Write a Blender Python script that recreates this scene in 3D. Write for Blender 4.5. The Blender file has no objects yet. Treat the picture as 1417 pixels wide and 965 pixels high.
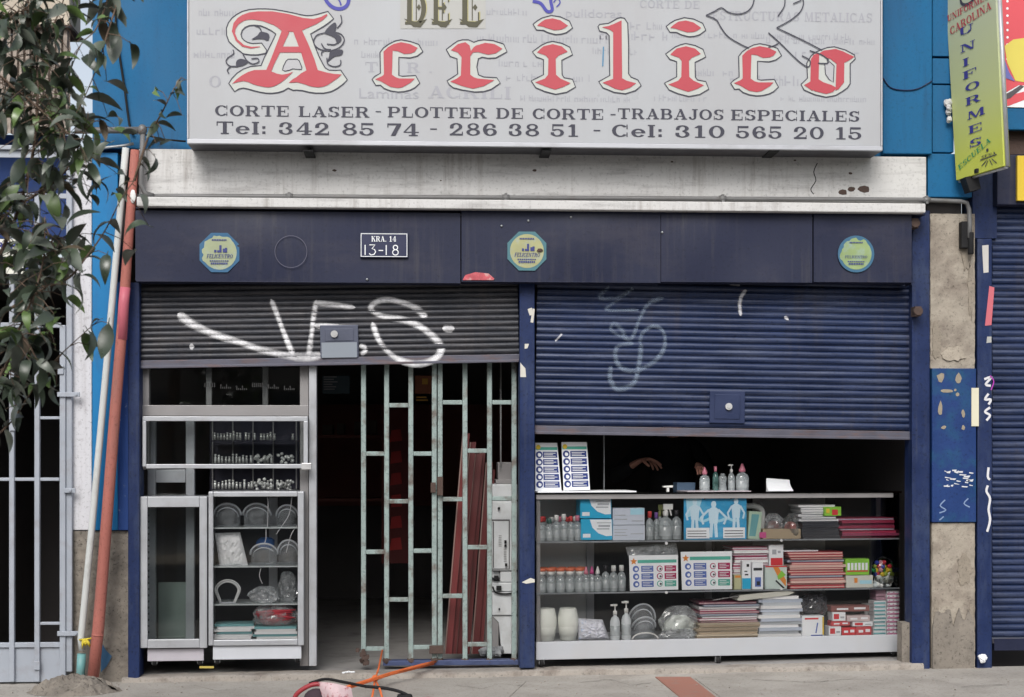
import bpy, math, random
from mathutils import Matrix, Vector
random.seed(7)
C = bpy.context.scene.collection
sc = bpy.context.scene
R = math.radians
PI = math.pi

# ------------------------------------------------------------------ camera
YAW = R(-3.2); FPX = 2200.0; HOR = 620.0; CH = 1.432; CY = -10.0
CX = CY * math.tan(-YAW)
cam_d = bpy.data.cameras.new('camera'); cam = bpy.data.objects.new('camera', cam_d); C.objects.link(cam)
cam.location = (CX, CY, CH); cam.rotation_euler = (R(90), 0, YAW)
cam_d.sensor_width = 36.0; cam_d.lens = 36.0 * FPX / 1417.0
cam_d.shift_y = (HOR - 482.5) / 1417.0
cam_d.clip_start = 0.1; cam_d.clip_end = 800
cam_d.dof.use_dof = True; cam_d.dof.focus_distance = 10.0; cam_d.dof.aperture_fstop = 4.0
sc.camera = cam

# ------------------------------------------------------------------ light (soft overcast daylight from above the street)
SUN_EL, SUN_AZ = 40.0, 192.0
w = bpy.data.worlds.new('World'); sc.world = w; w.use_nodes = True
nt = w.node_tree; bg = nt.nodes['Background']
sky = nt.nodes.new('ShaderNodeTexSky'); sky.sky_type = 'NISHITA'; sky.sun_disc = False
sky.sun_elevation = R(SUN_EL); sky.sun_rotation = R(SUN_AZ)
sky.air_density = 1.0; sky.dust_density = 3.0; sky.ozone_density = 1.0
hsv = nt.nodes.new('ShaderNodeHueSaturation'); hsv.inputs['Saturation'].default_value = 0.45   # thin overcast: the sky's blue is washed out
nt.links.new(sky.outputs[0], hsv.inputs['Color']); nt.links.new(hsv.outputs[0], bg.inputs[0]); bg.inputs[1].default_value = 0.13
sl = bpy.data.lights.new('sun', 'SUN'); sl.energy = 1.5; sl.angle = R(30); sl.color = (1.0, 0.98, 0.95)
so = bpy.data.objects.new('sun', sl); C.objects.link(so)
a = R(SUN_AZ)
sd = Vector((math.sin(a) * math.cos(R(SUN_EL)), math.cos(a) * math.cos(R(SUN_EL)), math.sin(R(SUN_EL))))
so.rotation_euler = sd.to_track_quat('Z', 'Y').to_euler(); so.location = (0, -5, 12)
sc.view_settings.view_transform = 'Standard'; sc.view_settings.look = 'None'
sc.view_settings.exposure = 0.4; sc.view_settings.gamma = 1.0

# ------------------------------------------------------------------ measuring: photo pixel -> real place on a real plane
FW = Vector((-math.sin(YAW), math.cos(YAW), 0)); RT = Vector((math.cos(YAW), math.sin(YAW), 0))
CAM = Vector((CX, CY, CH))
class Frame:
    """a plane that something really stands in: local x along it, y into it, z up"""
    def __init__(s, M):
        s.M = M; s.I = M.inverted()
    def p(s, px, py, d=0.0):
        dr = FW + RT * ((px - 708.5) / FPX) + Vector((0, 0, (HOR - py) / FPX))
        o = s.I @ CAM; v = s.I.to_3x3() @ dr
        t = (d - o.y) / v.y
        q = o + v * t
        return q.x, q.z
    def r(s, x0, y0, x1, y1, d=0.0):
        xm, ym = (x0 + x1) / 2, (y0 + y1) / 2
        return s.p(x0, ym, d)[0], s.p(x1, ym, d)[0], s.p(xm, y1, d)[1], s.p(xm, y0, d)[1]
def frame(px, py, Y, yaw=0.0, roll=0.0):
    f = Frame(Matrix.Identity(4)); x, z = f.p(px, py, Y)
    return Frame(Matrix.Translation((x, Y, z)) @ Matrix.Rotation(yaw, 4, 'Z') @ Matrix.Rotation(roll, 4, 'Y'))
F0 = Frame(Matrix.Identity(4))
GS = 0.009                       # the pavement rises gently to the right
def gz(x): return GS * x

# ------------------------------------------------------------------ materials
MATS = {}
def mat(name, col, rough=0.6, metal=0.0, var=0.12, vs=6.0, bump=0.15, bs=60.0, dirt=None, dd=0.35, ds=3.0, stretch=(1, 1, 1), rnd=0.0, spec=0.5, ramp=(0.5, 0.72), coat=0.0, speck=0.0, streak=None, sk=0.5):
    if name in MATS: return MATS[name]
    m = bpy.data.materials.new(name); m.use_nodes = True; t = m.node_tree; N = t.nodes; L = t.links
    b = N['Principled BSDF']; b.inputs['Roughness'].default_value = rough; b.inputs['Metallic'].default_value = metal
    b.inputs['Specular IOR Level'].default_value = spec * (.55 if rough > .4 and not metal else 1)
    if coat: b.inputs['Coat Weight'].default_value = coat
    tc = N.new('ShaderNodeNewGeometry')
    n = N.new('ShaderNodeTexNoise'); n.inputs['Scale'].default_value = vs; n.inputs['Detail'].default_value = 6
    L.new(tc.outputs['Position'], n.inputs['Vector'])
    mx = N.new('ShaderNodeMix'); mx.data_type = 'RGBA'
    lo = [c * (1 - var) for c in col]; hi = [min(1, c * (1 + var)) for c in col]
    mx.inputs[6].default_value = (*lo, 1); mx.inputs[7].default_value = (*hi, 1)
    L.new(n.outputs['Fac'], mx.inputs[0]); out = mx.outputs[2]
    if dirt is not None:
        mp = N.new('ShaderNodeMapping'); mp.inputs['Scale'].default_value = stretch; L.new(tc.outputs['Position'], mp.inputs[0])
        n2 = N.new('ShaderNodeTexNoise'); n2.inputs['Scale'].default_value = ds; n2.inputs['Detail'].default_value = 9; n2.inputs['Roughness'].default_value = 0.65
        L.new(mp.outputs[0], n2.inputs['Vector'])
        mr = N.new('ShaderNodeMapRange'); mr.inputs[1].default_value = ramp[0]; mr.inputs[2].default_value = ramp[1]; mr.inputs[3].default_value = 0; mr.inputs[4].default_value = dd
        L.new(n2.outputs['Fac'], mr.inputs[0])
        m2 = N.new('ShaderNodeMix'); m2.data_type = 'RGBA'; m2.inputs[7].default_value = (*dirt, 1)
        L.new(mr.outputs[0], m2.inputs[0]); L.new(out, m2.inputs[6]); out = m2.outputs[2]
    if streak is not None:                       # runs of dirt, long in z, broken up by a coarser noise
        mp2 = N.new('ShaderNodeMapping'); mp2.inputs['Scale'].default_value = (22, 22, 1.1); L.new(tc.outputs['Position'], mp2.inputs[0])
        n5 = N.new('ShaderNodeTexNoise'); n5.inputs['Scale'].default_value = 1; n5.inputs['Detail'].default_value = 7; n5.inputs['Roughness'].default_value = .7; L.new(mp2.outputs[0], n5.inputs['Vector'])
        n6 = N.new('ShaderNodeTexNoise'); n6.inputs['Scale'].default_value = 2.3; n6.inputs['Detail'].default_value = 4; L.new(tc.outputs['Position'], n6.inputs['Vector'])
        m5 = N.new('ShaderNodeMapRange'); m5.inputs[1].default_value = .5; m5.inputs[2].default_value = .72; m5.inputs[4].default_value = sk; L.new(n5.outputs['Fac'], m5.inputs[0])
        m6 = N.new('ShaderNodeMapRange'); m6.inputs[1].default_value = .38; m6.inputs[2].default_value = .62; L.new(n6.outputs['Fac'], m6.inputs[0])
        m7 = N.new('ShaderNodeMath'); m7.operation = 'MULTIPLY'; L.new(m5.outputs[0], m7.inputs[0]); L.new(m6.outputs[0], m7.inputs[1])
        m8 = N.new('ShaderNodeMix'); m8.data_type = 'RGBA'; m8.inputs[7].default_value = (*streak, 1); L.new(m7.outputs[0], m8.inputs[0]); L.new(out, m8.inputs[6]); out = m8.outputs[2]
    if speck:                                    # fine pits, chips and fly dirt
        n4 = N.new('ShaderNodeTexNoise'); n4.inputs['Scale'].default_value = 55; n4.inputs['Detail'].default_value = 8; n4.inputs['Roughness'].default_value = .75
        L.new(tc.outputs['Position'], n4.inputs['Vector']); m4 = N.new('ShaderNodeMapRange'); m4.inputs[1].default_value = .46; m4.inputs[2].default_value = .34; m4.inputs[3].default_value = 1; m4.inputs[4].default_value = 1 - speck
        L.new(n4.outputs['Fac'], m4.inputs[0]); h4 = N.new('ShaderNodeHueSaturation'); L.new(out, h4.inputs['Color']); L.new(m4.outputs[0], h4.inputs['Value']); out = h4.outputs[0]
    rv = N.new('ShaderNodeMapRange'); rv.inputs[1].default_value = .3; rv.inputs[2].default_value = .7; rv.inputs[3].default_value = max(.05, rough - .12); rv.inputs[4].default_value = min(1, rough + .15)
    L.new(n.outputs['Fac'], rv.inputs[0]); L.new(rv.outputs[0], b.inputs['Roughness'])
    if rnd:
        oi = N.new('ShaderNodeObjectInfo'); hs = N.new('ShaderNodeHueSaturation')
        mr3 = N.new('ShaderNodeMapRange'); mr3.inputs[3].default_value = 1 - rnd; mr3.inputs[4].default_value = 1 + rnd
        L.new(oi.outputs['Random'], mr3.inputs[0]); L.new(mr3.outputs[0], hs.inputs['Value']); L.new(out, hs.inputs['Color']); out = hs.outputs[0]
    L.new(out, b.inputs['Base Color'])
    if bump:
        n3 = N.new('ShaderNodeTexNoise'); n3.inputs['Scale'].default_value = bs; n3.inputs['Detail'].default_value = 5
        L.new(tc.outputs['Position'], n3.inputs['Vector'])
        bp = N.new('ShaderNodeBump'); bp.inputs['Strength'].default_value = bump; bp.inputs['Distance'].default_value = 0.004
        L.new(n3.outputs['Fac'], bp.inputs['Height']); L.new(bp.outputs[0], b.inputs['Normal'])
    MATS[name] = m; return m
def flat(name, col, rough=0.6, **k): return mat(name, col, rough, var=0.05, bump=0.0, **k)
def pane_mat(name, tint=(0.9, 0.95, 0.93), gloss=0.06, haze=0.0, hazecol=(0.6, 0.65, 0.65), hs_=25):
    m = bpy.data.materials.new(name); m.use_nodes = True; t = m.node_tree; N = t.nodes; L = t.links
    for n in list(N): N.remove(n)
    o = N.new('ShaderNodeOutputMaterial'); tr = N.new('ShaderNodeBsdfTransparent'); tr.inputs[0].default_value = (*tint, 1)
    g = N.new('ShaderNodeBsdfGlossy'); g.inputs['Roughness'].default_value = 0.03
    f = N.new('ShaderNodeFresnel'); f.inputs[0].default_value = 1.45
    ad = N.new('ShaderNodeMath'); ad.operation = 'ADD'; ad.inputs[1].default_value = gloss; L.new(f.outputs[0], ad.inputs[0])
    mx = N.new('ShaderNodeMixShader'); L.new(ad.outputs[0], mx.inputs[0]); L.new(tr.outputs[0], mx.inputs[1]); L.new(g.outputs[0], mx.inputs[2])
    src = mx.outputs[0]
    if haze:
        d = N.new('ShaderNodeBsdfDiffuse'); d.inputs[0].default_value = (*hazecol, 1)
        tc = N.new('ShaderNodeTexCoord'); n = N.new('ShaderNodeTexNoise'); n.inputs['Scale'].default_value = hs_; n.inputs['Detail'].default_value = 4
        L.new(tc.outputs['Object'], n.inputs['Vector'])
        mr = N.new('ShaderNodeMapRange'); mr.inputs[1].default_value = 0.35; mr.inputs[2].default_value = 0.65; mr.inputs[3].default_value = haze * 0.5; mr.inputs[4].default_value = haze * 1.4
        L.new(n.outputs['Fac'], mr.inputs[0])
        m2 = N.new('ShaderNodeMixShader'); L.new(mr.outputs[0], m2.inputs[0]); L.new(src, m2.inputs[1]); L.new(d.outputs[0], m2.inputs[2]); src = m2.outputs[0]
    L.new(src, o.inputs[0]); MATS[name] = m; return m
def paint_mat(name, col, alpha=1.0, ns=70.0):
    """sprayed paint: thins out towards the edge of the stroke (uv.y)"""
    m = bpy.data.materials.new(name); m.use_nodes = True; t = m.node_tree; N = t.nodes; L = t.links
    b = N['Principled BSDF']; b.inputs['Base Color'].default_value = (*col, 1); b.inputs['Roughness'].default_value = 0.6
    uv = N.new('ShaderNodeUVMap'); sp = N.new('ShaderNodeSeparateXYZ'); L.new(uv.outputs[0], sp.inputs[0])
    tc = N.new('ShaderNodeTexCoord'); n = N.new('ShaderNodeTexNoise'); n.inputs['Scale'].default_value = ns; n.inputs['Detail'].default_value = 6
    L.new(tc.outputs['Object'], n.inputs['Vector'])
    ab = N.new('ShaderNodeMath'); ab.operation = 'SUBTRACT'; ab.inputs[1].default_value = 0.5; L.new(sp.outputs[1], ab.inputs[0])
    a2 = N.new('ShaderNodeMath'); a2.operation = 'ABSOLUTE'; L.new(ab.outputs[0], a2.inputs[0])
    mr = N.new('ShaderNodeMapRange'); mr.inputs[1].default_value = 0.5; mr.inputs[2].default_value = 0.16; mr.inputs[3].default_value = 0; mr.inputs[4].default_value = 1
    L.new(a2.outputs[0], mr.inputs[0])
    m2 = N.new('ShaderNodeMapRange'); m2.inputs[1].default_value = 0.28; m2.inputs[2].default_value = 0.55; m2.inputs[3].default_value = 0.72; m2.inputs[4].default_value = 1
    L.new(n.outputs['Fac'], m2.inputs[0])
    n9 = N.new('ShaderNodeTexNoise'); n9.inputs['Scale'].default_value = 7; n9.inputs['Detail'].default_value = 3; L.new(tc.outputs['Object'], n9.inputs['Vector'])
    m9 = N.new('ShaderNodeMapRange'); m9.inputs[1].default_value = .35; m9.inputs[2].default_value = .6; m9.inputs[3].default_value = .6; L.new(n9.outputs['Fac'], m9.inputs[0]); alpha_n = N.new('ShaderNodeMath'); alpha_n.operation = 'MULTIPLY'; alpha_n.inputs[1].default_value = alpha; L.new(m9.outputs[0], alpha_n.inputs[0])
    mu = N.new('ShaderNodeMath'); mu.operation = 'MULTIPLY'; L.new(mr.outputs[0], mu.inputs[0]); L.new(m2.outputs[0], mu.inputs[1])
    mv = N.new('ShaderNodeMath'); mv.operation = 'MULTIPLY'; L.new(mu.outputs[0], mv.inputs[0]); L.new(alpha_n.outputs[0], mv.inputs[1])
    L.new(mv.outputs[0], b.inputs['Alpha']); MATS[name] = m; return m

# ------------------------------------------------------------------ mesh builder
class MB:
    def __init__(s): s.v = []; s.f = []; s.uv = None; s.sm = set(); s.k = 0
    def box(s, x0, x1, y0, y1, z0, z1):
        i = len(s.v)
        s.v += [(x0, y0, z0), (x1, y0, z0), (x1, y1, z0), (x0, y1, z0), (x0, y0, z1), (x1, y0, z1), (x1, y1, z1), (x0, y1, z1)]
        s.f += [tuple(i + k for k in q) for q in ((0, 1, 5, 4), (1, 2, 6, 5), (2, 3, 7, 6), (3, 0, 4, 7), (4, 5, 6, 7), (3, 2, 1, 0))]
        return s
    def pbox(s, fr, x0, y0, x1, y1, d0, d1):
        a, b, c, e = fr.r(x0, y0, x1, y1, d0); return s.box(a, b, d0, d1, c, e)
    def poly(s, pts, y, step=0.00008):
        """flat printed shape in the x-z plane, facing -y"""
        i = len(s.v); y = y - s.k * step; s.k = (s.k + 1) % 12
        A = sum(pts[j][0] * pts[(j + 1) % len(pts)][1] - pts[(j + 1) % len(pts)][0] * pts[j][1] for j in range(len(pts)))
        if A < 0: pts = pts[::-1]
        s.v += [(x, y, z) for x, z in pts]; s.f.append(tuple(range(i, i + len(pts)))); return s
    def prism(s, pts, y0, y1):
        A = sum(pts[j][0] * pts[(j + 1) % len(pts)][1] - pts[(j + 1) % len(pts)][0] * pts[j][1] for j in range(len(pts)))
        if A < 0: pts = pts[::-1]
        n = len(pts); i = len(s.v)
        s.v += [(x, y0, z) for x, z in pts] + [(x, y1, z) for x, z in pts]
        s.f.append(tuple(range(i, i + n))); s.f.append(tuple(range(i + 2 * n - 1, i + n - 1, -1)))
        for j in range(n): k = (j + 1) % n; s.f.append((i + k, i + j, i + n + j, i + n + k))
        return s
    def ribbon(s, pts, wd, y, closed=False):
        n = len(pts); y = y - s.k * 0.00008; s.k = (s.k + 1) % 12; i = len(s.v)
        for j in range(n):
            a = pts[(j - 1) % n] if (closed or j) else pts[j]; b = pts[(j + 1) % n] if (closed or j < n - 1) else pts[j]
            dx, dz = b[0] - a[0], b[1] - a[1]; l = math.hypot(dx, dz) or 1
            nx, nz = -dz / l * wd / 2, dx / l * wd / 2
            s.v += [(pts[j][0] + nx, y, pts[j][1] + nz), (pts[j][0] - nx, y, pts[j][1] - nz)]
        for j in range(n if closed else n - 1):
            k = (j + 1) % n; s.f.append((i + 2 * j, i + 2 * j + 1, i + 2 * k + 1, i + 2 * k))
        return s
    def tube(s, P, r, n=8, cap=True, smooth=True):
        P = [Vector(p) for p in P]; i = len(s.v); m = len(P); rs = r if isinstance(r, (list, tuple)) else [r] * m
        t = (P[1] - P[0]).normalized(); u = t.cross(Vector((0, 0, 1)));
        if u.length < 0.05: u = t.cross(Vector((1, 0, 0)))
        u.normalize()
        for j in range(m):
            t = (P[min(j + 1, m - 1)] - P[max(j - 1, 0)]).normalized()
            u = (u - t * u.dot(t)).normalized(); v = t.cross(u)
            for k in range(n):
                q = P[j] + (u * math.cos(2 * PI * k / n) + v * math.sin(2 * PI * k / n)) * rs[j]; s.v.append(tuple(q))
        for j in range(m - 1):
            for k in range(n):
                k2 = (k + 1) % n
                if smooth: s.sm.add(len(s.f))
                s.f.append((i + j * n + k, i + j * n + k2, i + (j + 1) * n + k2, i + (j + 1) * n + k))
        if cap:
            s.f.append(tuple(i + k for k in range(n - 1, -1, -1))); s.f.append(tuple(i + (m - 1) * n + k for k in range(n)))
        return s
    def lathe(s, cx, cy, z0, prof, n=16, sx=1.0, sy=1.0):
        i = len(s.v); m = len(prof)
        for r_, z in prof:
            for k in range(n): s.v.append((cx + r_ * sx * math.cos(2 * PI * k / n), cy + r_ * sy * math.sin(2 * PI * k / n), z0 + z))
        for j in range(m - 1):
            for k in range(n):
                k2 = (k + 1) % n; s.sm.add(len(s.f)); s.f.append((i + j * n + k, i + j * n + k2, i + (j + 1) * n + k2, i + (j + 1) * n + k))
        s.f.append(tuple(i + k for k in range(n - 1, -1, -1))); s.f.append(tuple(i + (m - 1) * n + k for k in range(n)))
        return s
    def blob(s, c, r, n=10, m=7, jit=0.0, rg=None):
        i = len(s.v); rg = rg or random
        for a in range(m + 1):
            th = PI * a / m
            for b in range(n):
                ph = 2 * PI * b / n; j = 1 + jit * rg.uniform(-1, 1) * (0 < a < m)
                s.v.append((c[0] + r[0] * j * math.sin(th) * math.cos(ph), c[1] + r[1] * j * math.sin(th) * math.sin(ph), c[2] + r[2] * j * math.cos(th)))
        for a in range(m):
            for b in range(n):
                b2 = (b + 1) % n
                if not jit or jit < 0.12: s.sm.add(len(s.f))
                s.f.append((i + a * n + b, i + (a + 1) * n + b, i + (a + 1) * n + b2, i + a * n + b2))
        return s
    def grid(s, fn, nu, nv, smooth=True):
        i = len(s.v)
        for a in range(nu + 1):
            for b in range(nv + 1): s.v.append(tuple(fn(a / nu, b / nv)))
        for a in range(nu):
            for b in range(nv):
                if smooth: s.sm.add(len(s.f))
                q = i + a * (nv + 1) + b; s.f.append((q, q + nv + 1, q + nv + 2, q + 1))
        return s
    def mesh(s, name, m, off=(0, 0, 0)):
        me = bpy.data.meshes.new(name)
        me.from_pydata([(x - off[0], y - off[1], z - off[2]) for x, y, z in s.v], [], s.f)
        if s.sm:
            me.polygons.foreach_set('use_smooth', [j in s.sm for j in range(len(s.f))])
        if s.uv:
            l = me.uv_layers.new(name='UVMap')
            for k, lp in enumerate(me.loops): l.data[k].uv = s.uv[lp.vertex_index]
        me.materials.append(m); me.update(); return me
class Thing:
    def __init__(s, name, label, cat, fr, off, group=None):
        o = bpy.data.objects.new(name, None); C.objects.link(o); o.empty_display_size = 0.05
        o.matrix_world = fr.M @ Matrix.Translation(off); o['label'] = label; o['category'] = cat
        if group: o['group'] = group
        s.o = o; s.off = off; s.fr = fr
    def part(s, name, mb, m, parent=None, bevel=0.0, label=None, kind=None):
        o = bpy.data.objects.new(name, mb.mesh(name, m, s.off)); C.objects.link(o); o.parent = parent or s.o
        if bevel: bev(o, bevel)
        if label: o['label'] = label
        if kind: o['kind'] = kind
        return o
def bev(o, w_, seg=2):
    b = o.modifiers.new('bevel', 'BEVEL'); b.width = w_; b.segments = seg; b.limit_method = 'ANGLE'; b.angle_limit = R(40)
def single(name, mb, m, label, cat, fr=None, off=(0, 0, 0), group=None, bevel=0.0, kind=None):
    fr = fr or F0
    o = bpy.data.objects.new(name, mb.mesh(name, m, off)); C.objects.link(o); o.matrix_world = fr.M @ Matrix.Translation(off)
    if label: o['label'] = label; o['category'] = cat
    if group: o['group'] = group
    if kind: o['kind'] = kind
    if bevel: bev(o, bevel)
    return o
def struct(name, mb, m, bevel=0.0, label=None):
    o = single(name, mb, m, None, None, kind='structure', bevel=bevel)
    return o
def child(name, mb, m, parent, off=(0, 0, 0), kind=None, label=None, bevel=0.0):
    o = bpy.data.objects.new(name, mb.mesh(name, m, off)); C.objects.link(o); o.parent = parent
    if kind: o['kind'] = kind
    if label: o['label'] = label
    if bevel: bev(o, bevel)
    return o
def inst(name, me, parent, loc=(0, 0, 0), rot=(0, 0, 0), scale=None):
    o = bpy.data.objects.new(name, me); C.objects.link(o); o.parent = parent; o.location = loc; o.rotation_euler = rot
    if scale: o.scale = scale
    return o
def dup(root, M, label=None, group=None):
    r = root.copy(); C.objects.link(r); r.matrix_world = M
    if label: r['label'] = label
    if group: r['group'] = group
    for ch in list(root.children):
        c = ch.copy(); C.objects.link(c); c.parent = r
        for g in ch.children:
            d = g.copy(); C.objects.link(d); d.parent = c
    return r
def smooth_pts(pts, n=5, closed=False):
    out = []; m = len(pts)
    for i in range(m if closed else m - 1):
        if closed: p = [pts[(i + k - 1) % m] for k in range(4)]
        else: p = [pts[max(0, i - 1)], pts[i], pts[i + 1], pts[min(m - 1, i + 2)]]
        for k in range(n):
            t = k / n; t2 = t * t; t3 = t2 * t
            out.append(tuple(0.5 * (2 * p[1][c] + (p[2][c] - p[0][c]) * t + (2 * p[0][c] - 5 * p[1][c] + 4 * p[2][c] - p[3][c]) * t2 + (-p[0][c] + 3 * p[1][c] - 3 * p[2][c] + p[3][c]) * t3) for c in range(len(p[1]))))
    if not closed: out.append(tuple(pts[-1]))
    return out

# ------------------------------------------------------------------ lettering: a wide slab-serif alphabet built from polygons
def rc(x0, y0, x1, y1): return [(x0, y0), (x1, y0), (x1, y1), (x0, y1)]
def arc(cx, cy, rx, ry, a0, a1, wx, wy, n=14):
    o = []; i_ = []
    for k in range(n + 1):
        a_ = R(a0 + (a1 - a0) * k / n)
        o.append((cx + rx * math.cos(a_), cy + ry * math.sin(a_))); i_.append((cx + (rx - wx) * math.cos(a_), cy + (ry - wy) * math.sin(a_)))
    return [[o[k], o[k + 1], i_[k + 1], i_[k]] for k in range(n)]
T_, t_ = 0.22, 0.085
def stem(x, w=T_, y0=0, y1=1, s=0.09): return [rc(x, y0, x + w, y1), rc(x - s, y0, x + w + s, y0 + t_), rc(x - s, y1 - t_, x + w + s, y1)]
G = {
 'C': (1.0, arc(.5, .5, .47, .5, 42, 318, T_, t_) + [rc(.84, .62, .9, 1), rc(.84, 0, .9, .36)]),
 'O': (1.05, arc(.52, .5, .5, .5, 0, 360, T_, t_, 22)),
 'R': (1.08, stem(.12) + [rc(.34, .92, .6, 1), rc(.34, .46, .6, .54)] + arc(.58, .73, .33, .27, -90, 90, T_, t_) + [[(.5, .46), (.72, .46), (.95, .085), (.72, .085)], rc(.7, 0, 1.04, t_)]),
 'T': (1.02, [rc(.39, 0, .61, 1), rc(.27, 0, .73, t_), rc(.03, .915, .97, 1), rc(.03, .66, .09, .92), rc(.91, .66, .97, .92)]),
 'E': (.96, stem(.12) + [rc(.34, .915, .88, 1), rc(.34, 0, .88, t_), rc(.34, .46, .62, .54), rc(.82, .68, .88, .92), rc(.82, .08, .88, .34), rc(.58, .34, .64, .66)]),
 'L': (.9, stem(.12) + [rc(.34, 0, .84, t_), rc(.78, .08, .84, .38)]),
 'A': (1.08, [[(.5, 1), (.6, 1), (.24, .06), (.15, .06)], [(.42, 1), (.62, 1), (.96, .06), (.72, .06)], rc(.3, .28, .74, .35), rc(.02, 0, .36, t_), rc(.6, 0, 1.06, t_)]),
 'S': (.88, arc(.44, .735, .36, .265, 25, 255, T_, t_) + arc(.44, .265, .38, .265, -155, 75, T_, t_) + [[(.12, .62), (.3, .58), (.8, .36), (.62, .42)], rc(.74, .66, .8, 1), rc(.06, 0, .12, .36)]),
 'P': (.98, stem(.12) + [rc(.34, .92, .6, 1), rc(.34, .42, .6, .5)] + arc(.58, .71, .36, .29, -90, 90, T_, t_)),
 'D': (1.06, stem(.12) + [rc(.34, .92, .5, 1), rc(.34, 0, .5, t_)] + arc(.5, .5, .5, .5, -90, 90, T_, t_)),
 'B': (1.02, stem(.12) + [rc(.34, .92, .6, 1), rc(.34, .46, .6, .54), rc(.34, 0, .6, .08)] + arc(.56, .73, .33, .27, -90, 90, T_, t_) + arc(.58, .27, .38, .27, -90, 90, T_, t_)),
 'J': (.8, [rc(.42, .25, .64, 1), rc(.3, .915, .76, 1)] + arc(.34, .26, .3, .26, 180, 360, .18, t_)),
 'I': (.48, stem(.13)),
 'N': (1.12, [rc(.14, 0, .22, 1), rc(.86, 0, .94, 1), [(.14, 1), (.36, 1), (.94, 0), (.74, 0)], rc(.02, 0, .36, t_), rc(.72, .915, 1.06, 1), rc(.02, .915, .3, 1)]),
 'U': (1.08, [rc(.12, .3, .34, 1), rc(.82, .3, .9, 1), rc(.02, .915, .46, 1), rc(.7, .915, 1.04, 1)] + arc(.51, .32, .39, .32, 180, 360, .2, .09)),
 'M': (1.3, [rc(.14, 0, .22, 1), rc(.92, 0, 1.14, 1), [(.14, 1), (.36, 1), (.68, 0), (.56, 0)], [(.92, 1), (1.0, 1), (.66, 0), (.56, 0)], rc(.02, 0, .36, t_), rc(.84, 0, 1.24, t_)]),
 'F': (.9, stem(.12) + [rc(.34, .915, .86, 1), rc(.34, .46, .62, .54), rc(.8, .66, .86, .92), rc(.58, .34, .64, .66)]),
 'K': (1.08, stem(.12) + [[(.34, .45), (.34, .55), (.78, 1), (.88, 1)], [(.46, .58), (.62, .68), (.98, .06), (.74, .06)], rc(.66, .915, 1, 1), rc(.66, 0, 1.04, t_)]),
 'G': (1.06, arc(.5, .5, .47, .5, 42, 340, T_, t_) + [rc(.84, .62, .9, 1), rc(.7, 0, .92, .45), rc(.58, .38, 1.0, .46)]),
 'Y': (1.05, [rc(.4, 0, .62, .45), [(.08, 1), (.32, 1), (.62, .42), (.42, .4)], [(.8, 1), (.9, 1), (.62, .4), (.52, .4)], rc(.28, 0, .74, t_), rc(0, .915, .42, 1), rc(.68, .915, 1.02, 1)]),
 '0': (.98, arc(.48, .5, .44, .5, 0, 360, T_, t_, 22)),
 '1': (.8, [rc(.3, 0, .52, 1), rc(.12, 0, .7, t_), [(.08, .8), (.3, .8), (.3, 1)]]),
 '2': (.96, arc(.45, .7, .38, .3, -20, 200, T_, t_) + [[(.62, .62), (.82, .6), (.34, .16), (.08, .08)], rc(.06, 0, .86, .14), rc(.8, .1, .86, .3), rc(.07, .58, .28, .76)]),
 '3': (.94, arc(.42, .74, .36, .26, -90, 165, T_, t_) + arc(.42, .27, .4, .27, -165, 90, T_, t_) + [rc(.06, .62, .26, .78), rc(.03, .2, .24, .38)]),
 '4': (.98, [rc(.5, 0, .72, 1), rc(.34, 0, .86, t_), rc(.04, .26, .92, .34), [(.5, 1), (.6, 1), (.12, .3), (.02, .3)]]),
 '5': (.94, [rc(.12, .84, .8, 1), rc(.12, .46, .19, .9)] + arc(.42, .31, .42, .31, -165, 140, T_, t_) + [rc(.02, .16, .22, .34)]),
 '6': (.98, arc(.48, .5, .44, .5, 45, 315, T_, t_) + arc(.5, .3, .4, .3, 0, 360, T_, t_, 18) + [rc(.62, .66, .82, .84)]),
 '7': (.9, [rc(.06, .86, .86, 1), rc(.06, .66, .12, .9), [(.6, .88), (.86, .88), (.52, 0), (.26, 0)]]),
 '8': (.96, arc(.47, .75, .35, .25, 0, 360, .17, t_, 18) + arc(.47, .27, .42, .27, 0, 360, .2, t_, 18)),
 'e': (.88, arc(.44, .34, .4, .34, 0, 325, T_, t_) + [rc(.2, .32, .82, .39)]),
 'l': (.46, stem(.12)),
 ':': (.4, [rc(.1, .04, .28, .24), rc(.1, .46, .28, .66)]), '-': (.6, [rc(.1, .34, .5, .44)]), '.': (.36, [rc(.08, 0, .26, .16)]), ' ': (.5, []),
}
def text(mb, s_, x, z, h, width, y, shear=0.0, thick=0.0):
    adv = sum(G.get(c, G[' '])[0] + 0.06 for c in s_) - 0.06; k = width / (adv); cx = 0
    for c in s_:
        wd, ps = G.get(c, G[' '])
        for p_ in ps: mb.poly([(x + (cx + a_) * k + shear * b_ * h, z + b_ * h) for a_, b_ in p_], y)
        cx += wd + 0.06
    return mb
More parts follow.
